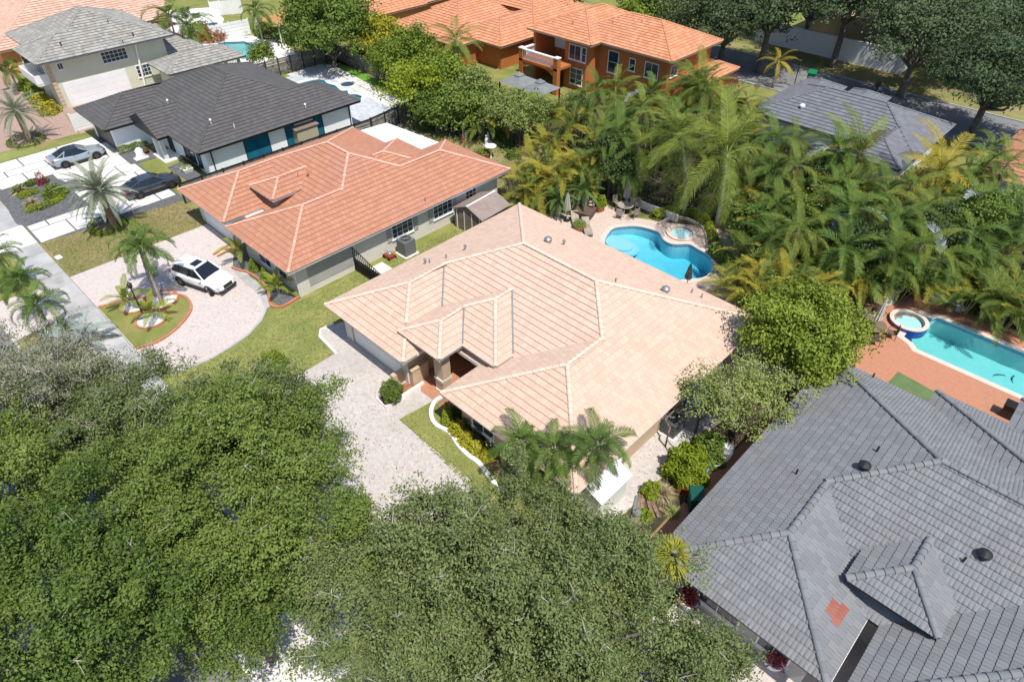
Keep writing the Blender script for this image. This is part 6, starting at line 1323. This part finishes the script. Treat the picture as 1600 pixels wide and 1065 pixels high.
for i,(p,lab) in enumerate([((-85.92,44.94),'white double globe lamp post nearer the plank fence'),((-92.44,45.29),'white double globe lamp post nearer the white board fence')]):
    r=empty('lamp_post',p,lab,'lamp post','white lamp posts'); MB().tube([(0,0,0),(0,0,2.3)],.08,7).build('post',M['white'],r,local=True)
    for s in (1,-1): MB().tube([(0,0,2.2),(s*.28,0,2.3)],.03,5).build('arm',M['white'],r,local=True); MB().lathe((s*.3,0,2.25),[(.02,0),(.14,.1),(.16,.2),(.1,.32),(.01,.36)],8).build('globe',M['white'],r,local=True)
# ---------------------------------------------------------------- patio furniture
UM=mat('parasol_grey',(.33,.30,.28),(.40,.37,.34),3,.85,.08,10); UW=mat('parasol_white',(.66,.64,.60),(.52,.50,.47),6,.8,.15,8); UD=mat('parasol_dark',(.05,.06,.05),(.09,.10,.085),3,.85,.1,10)
def parasol(label,xy,h,m,r_=.22):
    r=empty('parasol',xy,label,'parasol'); MB().tube([(0,0,0),(0,0,h)],.03,6).build('pole',M['grey_metal'],r,local=True); MB().lathe((0,0,0),[(.28,0),(.28,.06),(.06,.1)],12).build('base',M['dark_metal'],r,local=True)
    b=MB(); n=16; lv=[(r_*.5,h*.36),(r_,h*.42),(r_*.75,h*.62),(r_*.45,h*.85),(.03,h*.99)]; vs=[]
    for q,z in lv:
        for k in range(n): t=2*math.pi*k/n; rr=q*(1.25 if k%2 else .8); vs.append((rr*math.cos(t),rr*math.sin(t),z))
    b.raw(vs,[(i*n+k,i*n+(k+1)%n,(i+1)*n+(k+1)%n,(i+1)*n+k) for i in range(4) for k in range(n)]); b.build('canopy',m,r,local=True); return r
parasol('closed grey parasol at the far edge of the peach roof by the planter',(-29.41,36.61),2.5,UM,.28)
parasol('closed grey parasol standing over the patio table',(-27.19,41.49),2.7,UM,.26)
parasol('closed dark parasol at the near edge of the kidney pool',(-17.44,35.47),2.1,UD,.22)
parasol('closed pale parasol through the round glass table on the terracotta deck',(-6.14,39.45),2.9,UW,.2)
def table(label,xy,r_,h,tm,lm,name='patio_table'):
    r=empty(name,xy,label,'table'); MB().lathe((0,0,0),[(.02,h-.05),(r_,h-.04),(r_+.02,h-.01),(r_,h),(.01,h)],22).build('tabletop',tm,r,local=True)
    for k in range(4):
        a=k*math.pi/2+.4; MB().tube([(r_*.35*math.cos(a),r_*.35*math.sin(a),h-.04),(r_*.7*math.cos(a),r_*.7*math.sin(a),0)],.025,5).build('leg',lm,r,local=True)
    return r
def chair(label,xy,rz,m,sm,group):
    r=empty('patio_chair',xy,label,'chair',group,rz)
    MB().box(-.25,-.25,.42,.25,.25,.46).build('seat',sm,r,local=True); 
    b=MB(); b.raw([(-.26,-.25,.46),(-.30,-.25,1.0),(-.30,.25,1.0),(-.26,.25,.46),(-.23,-.25,.46),(-.27,-.25,1.0),(-.27,.25,1.0),(-.23,.25,.46)],[(0,1,2,3)[::-1],(4,5,6,7),(1,5,6,2),(0,4,5,1),(3,2,6,7)]); b.build('backrest',sm,r,local=True)
    for sx_ in (-1,1):
        for sy_ in (-1,1): MB().tube([(sx_*.24,sy_*.24,.45),(sx_*.27,sy_*.26,0)],.022,5).build('leg',m,r,local=True)
    for sy_ in (-1,1): MB().tube([(-.28,sy_*.27,.68),(.2,sy_*.27,.68),(.25,sy_*.26,.44)],.022,5).build('armrest',m,r,local=True)
    return r
TG=mat('table_glass',(.20,.15,.11),None,rough=.15,fine=.05,spec=.6); BRN=mat('bronze_frame',(.075,.055,.04),None,rough=.5,fine=.1); SLG=mat('sling_brown',(.16,.12,.09),None,rough=.8,fine=.1)
ct=np.array((-6.22,39.55)); table('round glass patio table with bronze legs on the terracotta deck',tuple(ct),.75,.72,TG,BRN)
for a,lab in ((20,'bronze patio chair at the pool side of the glass table'),(130,'bronze patio chair behind the glass table near the round tree'),(215,'bronze patio chair at the round tree side of the glass table'),(300,'bronze patio chair at the roof side of the glass table')):
    c=ct+np.array((math.cos(R(a)),math.sin(R(a))))*1.15; chair(lab,tuple(c),R(a+180),BRN,SLG,'chairs round the glass table')
TW=mat('teak_grey',(.30,.255,.21),(.40,.35,.29),4,.8,.1,14)
ct=np.array((-26.85,40.94)); table('round teak table below the closed parasol by the palms',tuple(ct),.65,.72,TW,TW)
for a,lab in ((-75,'teak chair with crossed back nearest the kidney pool'),(-10,'teak chair on the spa side of the teak table'),(75,'teak chair behind the teak table under the palm'),(165,'teak chair on the planter side of the teak table')):
    c=ct+np.array((math.cos(R(a)),math.sin(R(a))))*1.1; chair(lab,tuple(c),R(a+180),TW,TW,'teak chairs')
def lounger(label,xy,rz,m,sm):
    r=empty('sun_lounger',xy,label,'lounger','loungers by the kidney pool',rz); MB().box(-.95,-.32,.28,.45,.32,.34).build('frame',m,r,local=True)
    for i in range(7): MB().box(-.92+i*.195,-.30,.34,-.76+i*.195,.30,.37).build('slat',sm,r,local=True)
    MB().raw([(.45,-.3,.34),(1.0,-.3,.75),(1.0,.3,.75),(.45,.3,.34),(.45,-.3,.38),(.98,-.3,.79),(.98,.3,.79),(.45,.3,.38)],[(0,3,2,1),(4,5,6,7),(0,1,5,4),(1,2,6,5),(2,3,7,6)]).build('backrest',sm,r,local=True)
    for sx_ in (-.85,.4):
        for sy_ in (-.28,.28): MB().box(sx_-.03,sy_-.03,0,sx_+.03,sy_+.03,.28).build('leg',m,r,local=True)
lounger('teak sun lounger nearest the shallow end of the kidney pool',(-27.17,36.46),R(140),TW,TW); lounger('teak sun lounger beside the planter box by the peach roof',(-28.41,36.61),R(140),TW,TW)
def planter(label,xy,r_,h,m,lm,n,lf=.16,ph=.7,cat='planter',sq=False,rz=0):
    r=empty('planter',xy,label,cat,None,rz); 
    if sq: MB().raw([(-r_*.8,-r_*.8,0),(r_*.8,-r_*.8,0),(r_*.8,r_*.8,0),(-r_*.8,r_*.8,0),(-r_,-r_,h),(r_,-r_,h),(r_,r_,h),(-r_,r_,h)],[(0,1,5,4),(1,2,6,5),(2,3,7,6),(3,0,4,7),(4,5,6,7)]).build('pot',m,r,local=True)
    else: MB().lathe((0,0,0),[(r_*.65,0),(r_*.9,h*.5),(r_,h),(r_*1.08,h),(r_*1.08,h+.05),(r_*.85,h+.05),(r_*.8,h-.05),(.01,h-.05)],14).build('pot',m,r,local=True,smooth=False)
    if n:
        rg=np.random.default_rng(n); v=rg.normal(size=(n,3)); v/=np.linalg.norm(v,axis=1)[:,None]; v[:,2]=np.abs(v[:,2]); pos=v*rg.uniform(.4,1,n)[:,None]*np.array([r_*1.3,r_*1.3,ph])+np.array([0,0,h])
        link(bpy.data.objects.new('foliage',quads_mesh('foliage',leaves(pos,v,lf,lf*.5,rg=rg),rg.uniform(0,1,n),lm)),r)
    return r
BRP=mat('planter_brown',(.12,.08,.06),None,rough=.7,fine=.1); TER=mat('terracotta_pot',(.42,.18,.09),None,rough=.85,fine=.1)
planter('large square brown planter box under the feathery palm',(-28.70,38.01),.75,.75,BRP,L_MID,0,sq=True,rz=.3)
planter('terracotta pot with a bright lime plant between the planter box and the teak table',(-28.45,39.68),.42,.55,TER,L_LIME,900,.2,1.0)
planter('low potted grey green bush by the closed parasol at the roof edge',(-27.73,36.19),.45,.4,TER,L_GREYG,900,.14,.6)
planter('white bowl with red leafed plant on a grey step before the slate roof',(-4.56,15.58),.42,.55,M['white'],L_RED,420,.16,.8)
planter('white bowl with red leafed plant under the slate roof eave, lower one',(-0.70,15.84),.45,.55,M['white'],L_RED,420,.16,.8)
r=empty('step_stool',(-4.37,15.24),'small grey slatted step in front of the upper white bowl','step')
for i in range(3): MB().box(-.35,-.25+i*.18,0,.35,-.10+i*.18,.22+.09*i).build('slat',M['grey_metal'],r,local=True)
# stone urns by the glass table
ST=mat('urn_stone',(.45,.42,.38),(.32,.30,.27),4,.9,.2,14,.6,30)
for p,lab in (((-6.71,43.82),'stone urn column on the terracotta deck, farther from the glass table'),((-6.69,41.68),'stone urn column on the terracotta deck, nearer the glass table')):
    r=empty('stone_urn',p,lab,'urn','stone urns'); MB().lathe((0,0,0),[(.42,0),(.42,.12),(.26,.2),(.24,.7),(.36,.85),(.5,1.0),(.56,1.2),(.5,1.25),(.4,1.15),(.01,1.1)],16).build('urn',ST,r,local=True)
    rg=np.random.default_rng(9); v=rg.normal(size=(160,3)); v/=np.linalg.norm(v,axis=1)[:,None]; link(bpy.data.objects.new('foliage',quads_mesh('foliage',leaves(v*.35+np.array([0,0,1.3]),v,.18,.09,rg=rg),rg.uniform(0,1,160),L_GREYG)),r)
r=empty('bistro_table',(-6.26,44.45),'small round dark mesh table beside the farther stone urn','table'); MB().lathe((0,0,0),[(.5,.66),(.5,.70),(.01,.70)],18).build('tabletop',BRN,r,local=True)
for k in range(3): MB().tube([(0,0,.66),(.35*math.cos(k*2.1),.35*math.sin(k*2.1),0)],.025,5).build('leg',BRN,r,local=True)
r=empty('garden_bench',(-3.75,45.89),'curved pale stone bench in the shade beyond the rectangular pool','bench'); b=MB(); band(b,[(-1.1,-.1),(-.5,.12),(.1,.16),(.7,.05),(1.2,-.25)],.42,.38,.5); b.build('seat',M['curb_white'],r,local=True)
for x_ in (-.75,.8): MB().box(x_-.15,-.15,0,x_+.15,.2,.38).build('leg',M['curb_white'],r,local=True)
r=empty('garden_pole',(-5.32,45.98),'thin pink painted post at the back of the terracotta deck','post'); MB().box(-.08,-.08,0,.08,.08,1.0).build('post',mat('pink_paint',(.45,.13,.25),None,fine=.05),r,local=True); MB().box(-.1,-.1,1.0,.1,.1,1.08).build('cap',M['white'],r,local=True)
rug=tag(MB().prism([(-3.56,37.03),(-1.17,36.72),(2.10,36.31),(0.58,34.84),(-3.66,35.03)],.036,.05).build('outdoor_rug',mat('rug_green',(.10,.155,.06),(.13,.185,.075),1.5,.95,.12,18,.4,60)),'olive green outdoor mat on the terracotta deck at the slate roof edge','mat')
r=empty('rack',(2.51,37.56),'dark flat topped grill at the roof edge on the terracotta deck','grill'); MB().box(-.7,-.3,.1,.7,.3,.85).build('body',M['dark_metal'],r,local=True); MB().box(-.75,-.35,.85,.75,.35,.92).build('lid',M['black'],r,local=True)
# ---------------------------------------------------------------- clutter in the side strip
for i,(a,b_,lab) in enumerate([((986,822),(1000,775),'grey plank lying outermost in the stack of old planks'),((996,822),(1004,772),'brown plank second in the stack of old planks'),((1002,820),(1010,774),'brown plank in the middle of the stack of old planks'),((1022,808),(1008,772),'dark plank leaning apart, nearer the side path'),((1030,806),(1012,770),'dark plank leaning apart, nearer the red path')]):
    pass
PLK=[((-8.69,17.19),(-9.46,18.71),'grey weathered plank at the outer side of the plank pile'),((-8.52,17.31),(-9.37,18.85),'brown plank second from the outer side of the plank pile'),((-8.38,17.41),(-9.25,18.94),'brown plank third from the outer side of the plank pile'),((-8.14,18.20),(-9.18,19.07),'dark plank lying slanted beside the grass clump'),((-7.96,18.40),(-9.14,19.18),'dark plank lying slanted nearest the red path'),((-7.64,18.86),(-8.25,18.83),'short pale board at the edge of the red path')]
for i,(a,b_,lab) in enumerate(PLK):
    a,b_=np.array(a),np.array(b_); m_=MB(); m_.cur=random.random(); m_.obox((a+b_)/2,b_-a,np.linalg.norm(b_-a)/2,.09,.03,.12+.03*(i%3)); tag(m_.build('plank',M['wood_old'] if i else M['grey_metal']),lab,'plank','old planks')
WP=mat('white_plastic',(.72,.74,.75),None,rough=.4,fine=.04)
r=empty('white_tub',(-7.77,23.73),'white oval tub with clutter standing in the planting strip','tub'); ob=MB(); ob.lathe((0,0,0),[(.5,0),(.62,.35),(.68,.36),(.60,.34),(.5,.1),(.01,.08)],16,.7,1.5); ob.build('tub',WP,r,local=True); MB().lathe((0,.3,.1),[(.22,0),(.26,.25),(.05,.3)],10).build('bucket',M['grey_metal'],r,local=True)
r=empty('blue_tray',(-8.07,22.27),'light blue plastic tray on the soil by the white tub','tray'); MB().raw([(-.32,-.22,0),(.32,-.22,0),(.32,.22,0),(-.32,.22,0),(-.4,-.3,.22),(.4,-.3,.22),(.4,.3,.22),(-.4,.3,.22)],[(0,1,5,4),(1,2,6,5),(2,3,7,6),(3,0,4,7)]).build('rim',WP,r,local=True); MB().box(-.34,-.24,.0,.34,.24,.14).build('contents',mat('tray_blue',(.08,.26,.52),None,rough=.4,fine=.1),r,local=True)
r=empty('glass_globe',(-8.80,17.78),'round pale garden globe by the plank pile','ornament'); MB().lathe((0,0,0),[(.1,0),(.2,.1),(.24,.25),(.18,.42),(.02,.48)],14).build('globe',M['grey_metal'],r,local=True,smooth=True); MB().lathe((0,0,0),[(.16,0),(.16,.04),(.08,.1)],10).build('stand',M['dark_metal'],r,local=True)
shrub('lime_shrub','small lime plant beside the round garden globe','plant',(-8.45,17.93),.4,.5,L_LIME,500,.2,.07,seed=471)
# ---------------------------------------------------------------- terracotta yard ornaments
RK=mat('rock_white',(.60,.58,.54),(.46,.44,.40),2,.9,.15,10,.6,20)
def rock(label,xy,s,group,m=None):
    random.seed(int(xy[0]*100)); b=MB(); b.lathe((0,0,-.05),[(s*.8,0),(s,s*.25),(s*.7,s*.6),(s*.1,s*.75)],8); b.v=[(x*random.uniform(.75,1.2),y*random.uniform(.75,1.2),z*random.uniform(.8,1.2)) for x,y,z in b.v]
    o=b.build('rock',m or RK); o.location=(*xy,0); return tag(o,label,'rock',group)
for i,(px,s) in enumerate([((-48.92,45.69),.7),((-48.11,45.55),.8),((-47.43,45.53),.9),((-46.76,45.51),1.0),((-46.14,45.45),.8),((-45.49,45.43),.7)]):
    rock(f'white rock at the foot of the tan plank fence, {"leftmost" if i==0 else "rightmost" if i==5 else ORD[i]+" from the left"}',px,s,'white rocks')
def statue(label,xy,h,m,cat='statue'):
    r=empty('statue',xy,label,cat); MB().box(-.22,-.22,0,.22,.22,h*.22).build('plinth',m,r,local=True)
    MB().lathe((0,0,h*.22),[(.16,0),(.2,h*.12),(.13,h*.3),(.17,h*.46),(.09,h*.58),(.06,h*.62),(.1,h*.68),(.09,h*.76),(.02,h*.8)],10).build('figure',m,r,local=True,smooth=True); return r
for px,h_,m_,lab in [((-44.61,42.68),1.0,M['white'],'white statuette in the terracotta yard, far one of the right group'),((-43.91,41.74),1.2,M['white'],'white statuette in the terracotta yard, near one of the right group'),((-46.61,41.57),.9,M['curb_white'],'pale statuette between the arch lantern and the thin tree'),((-46.36,40.99),1.0,TER,'rust red figure in the middle of the terracotta yard'),((-50.58,41.37),.7,M['curb_white'],'small pale figure under the trees of the terracotta yard'),((-49.86,41.85),.6,M['curb_white'],'small pale figure beside the arch lantern')]: statue(lab,px,h_,m_)
r=empty('arch_lantern',(-48.05,41.43),'dark A shaped lantern house with white base in the terracotta yard','ornament'); MB().raw([(-.5,-.4,.3),(.5,-.4,.3),(.5,.4,.3),(-.5,.4,.3),(0,-.3,1.3),(0,.3,1.3)],[(0,1,4),(1,2,5,4),(2,3,5),(3,0,4,5)]).build('roof',M['dark_metal'],r,local=True)
for sx_ in (-.42,.42):
    for sy_ in (-.3,.3): MB().box(sx_-.05,sy_-.05,0,sx_+.05,sy_+.05,.32).build('leg',M['white'],r,local=True)
r=empty('bird_table',(-41.91,40.38),'white round bird table at the back corner of the terracotta roof','bird table'); MB().tube([(0,0,0),(0,0,1.1)],.1,8).build('post',M['white'],r,local=True); MB().lathe((0,0,1.1),[(.3,0),(.55,.1),(.5,.14),(.01,.06)],14).build('bowl',M['curb_white'],r,local=True)
planter('terracotta planter trough next to the white bird table',(-42.40,40.10),.5,.45,TER,L_FRUIT,300,.16,.5)
for i,px in enumerate([(-56.22,39.07),(-55.03,39.07),(-53.87,39.06),(-52.56,39.00),(-51.45,39.00),(-50.24,38.89),(-49.21,38.84),(-48.20,38.80)]):
    rock(f'small pale stone edging the white patio roof, {"leftmost" if i==0 else "rightmost" if i==7 else ORD[i]+" from the left"}',px,.32,'stones along the patio roof')
bp=empty('bamboo_bundle',(-35.5,35.8),'bundle of leaning bamboo poles at the back corner of the terracotta house','bundle')
for i in range(9): x_=-35.4+.12*i; MB().tube([(x_,36.2+.15*(i%3),0),(x_-.25,35.6,2.3+.1*(i%3))],.035,5).build('pole',M['wood_old'] if i%2 else BG,bp)
# lawn mower / red cart by the AC
r=empty('lawn_mower',(-35.35,23.4),'red lawn mower with folded handle beside the dark air conditioner','lawn mower'); MB().box(-.35,-.28,.12,.35,.28,.32).build('deck',mat('mower_red',(.30,.05,.03),None,rough=.5,fine=.1),r,local=True); MB().lathe((.05,0,.32),[(.2,0),(.2,.16),(.1,.24),(.01,.25)],10).build('engine',M['grey_metal'],r,local=True)
for sx_ in (-.3,.3):
    for sy_ in (-.3,.3): MB().tube([(sx_,sy_-.03,.13),(sx_,sy_+.03,.13)],.13,9).build('wheel',M['black'],r,local=True)
for sy_ in (-.24,.24): MB().tube([(-.35,sy_,.3),(-1.0,sy_,1.0)],.02,5).build('handle_bar',M['curb_white'],r,local=True)
MB().tube([(-1.0,-.24,1.0),(-1.0,.24,1.0)],.02,5).build('handle_bar',M['curb_white'],r,local=True)
bx_=MB(); bx_.box(-35.2,21.5,0,-34.0,22.6,.10); tag(bx_.build('stepping_slab',M['conc']),'pale concrete slab inside the black iron gate','slab')
bx_=MB(); bx_.obox((-52.98,6.28),(1,.1),.28,.2,0,.09); tag(bx_.build('meter_cover',M['curb_white']),'small pale meter cover on the dry lawn by the sidewalk','cover')
# items before the charcoal roofed house
r=empty('white_statue',(-65.36,17.64),'white sculpture lying on the dark gravel before the charcoal roofed house','statue'); q=MB(); q.lathe((0,0,0),[(.35,0),(.4,.2),(.25,.5),(.3,.8),(.12,1.0),(.02,1.05)],9,.7,1.3); q.build('figure',M['white'],r,local=True,smooth=True); MB().box(-.4,-.6,0,.4,.6,.06).build('base',M['curb_white'],r,local=True)
planter('dark red bowl planter beside the white sculpture',(-66.11,18.26),.45,.3,mat('bowl_red',(.14,.035,.03),None,fine=.1),L_MID,60,.12,.2)
planter('small white square planter on the gravel strip by the porch',(-59.63,19.38),.45,.35,M['white'],L_GREYG,200,.14,.3,sq=True)
pave('gravel_bed',[(-67.79,16.43),(-64.58,16.37),(-64.33,18.46),(-65.06,19.27),(-67.53,19.24),(-67.87,18.51)],.045,M['gravel_dark']); pave('gravel_bed',[(-61.66,18.47),(-61.97,20.00),(-57.52,19.85),(-56.64,18.53)],.045,M['gravel_dark'])
# gazebo
gz=empty('gazebo',(-47.5,52.0),'grey twin peaked gazebo below the balcony of the orange house','gazebo'); GZ=mat('gazebo_grey',(.17,.18,.18),(.21,.22,.22),2,.7,.05,8)
for gx in (-49.2,-46.2):
    t=MB(); t.raw([(gx-1.5,50.2,2.45),(gx+1.5,50.2,2.45),(gx+1.5,53.4,2.45),(gx-1.5,53.4,2.45),(gx,51.8,3.25)],[(0,1,4),(1,2,4),(2,3,4),(3,0,4),(3,2,1,0)]); c_=t.build('canopy',GZ,gz)
    MB().raw([(gx-.45,51.35,3.12),(gx+.45,51.35,3.12),(gx+.45,52.25,3.12),(gx-.45,52.25,3.12),(gx,51.8,3.45)],[(0,1,4),(1,2,4),(2,3,4),(3,0,4)]).build('vent_cap',GZ,c_)
for x_ in (-50.6,-47.7,-44.8):
    for y_ in (50.3,53.3): MB().box(x_-.06,y_-.06,0,x_+.06,y_+.06,2.45).build('post',M['dark_metal'],gz)
# tan sail at the top left
t=MB(); A_,B_,C_,D_2=(-88.99,43.81),(-87.85,48.03),(-83.22,47.29),(-85.60,44.33)
q=empty('shade_sail',A_,'tan shade sail stretched at the top left behind the white lamps','shade sail'); n=6; vs=[]
zz=[2.8,3.4,3.2,2.4]
for i in range(n+1):
    for j in range(n+1):
        u,v=i/n,j/n; p=[(1-u)*(1-v)*a+u*(1-v)*b+u*v*c+(1-u)*v*d for a,b,c,d in zip((*A_,2.8),(*B_,3.4),(*C_,3.2),(*D_2,2.4))]; p[2]-=.35*math.sin(math.pi*u)*math.sin(math.pi*v); vs.append(p)
t.raw(vs,[(i*(n+1)+j,(i+1)*(n+1)+j,(i+1)*(n+1)+j+1,i*(n+1)+j+1) for i in range(n) for j in range(n)]); t.build('cloth',mat('sail_tan',(.50,.27,.11),(.46,.25,.10),1,.8,.06,8,trans=.2),q)
for p,z in ((A_,2.9),(B_,3.5),(C_,3.3),(D_2,2.5)): MB().tube([(*p,0),(*p,z)],.06,6).build('post',M['dark_metal'],q)
for px,lab in (((-91.92,42.98),'white plastic chair on the green turf by the white board fence'),):
    chair(lab,px,R(200),M['white'],M['white'],None)
r=empty('deck_lounger',(-106.52,43.02),'low dark lounger on the pale deck at the top left','lounger'); MB().box(-1,-.35,.25,.6,.35,.33).build('seat',M['dark_metal'],r,local=True); MB().raw([(.6,-.35,.3),(1.2,-.35,.8),(1.2,.35,.8),(.6,.35,.3)],[(0,1,2,3)]).build('backrest',M['dark_metal'],r,local=True)
for sx_ in (-.9,.5):
    for sy_ in (-.3,.3): MB().box(sx_-.03,sy_-.03,0,sx_+.03,sy_+.03,.25).build('leg',M['dark_metal'],r,local=True)
table('dark round table beside the orange wall at the top left',(-106.90,37.65),1.0,.75,M['dark_metal'],M['dark_metal'])
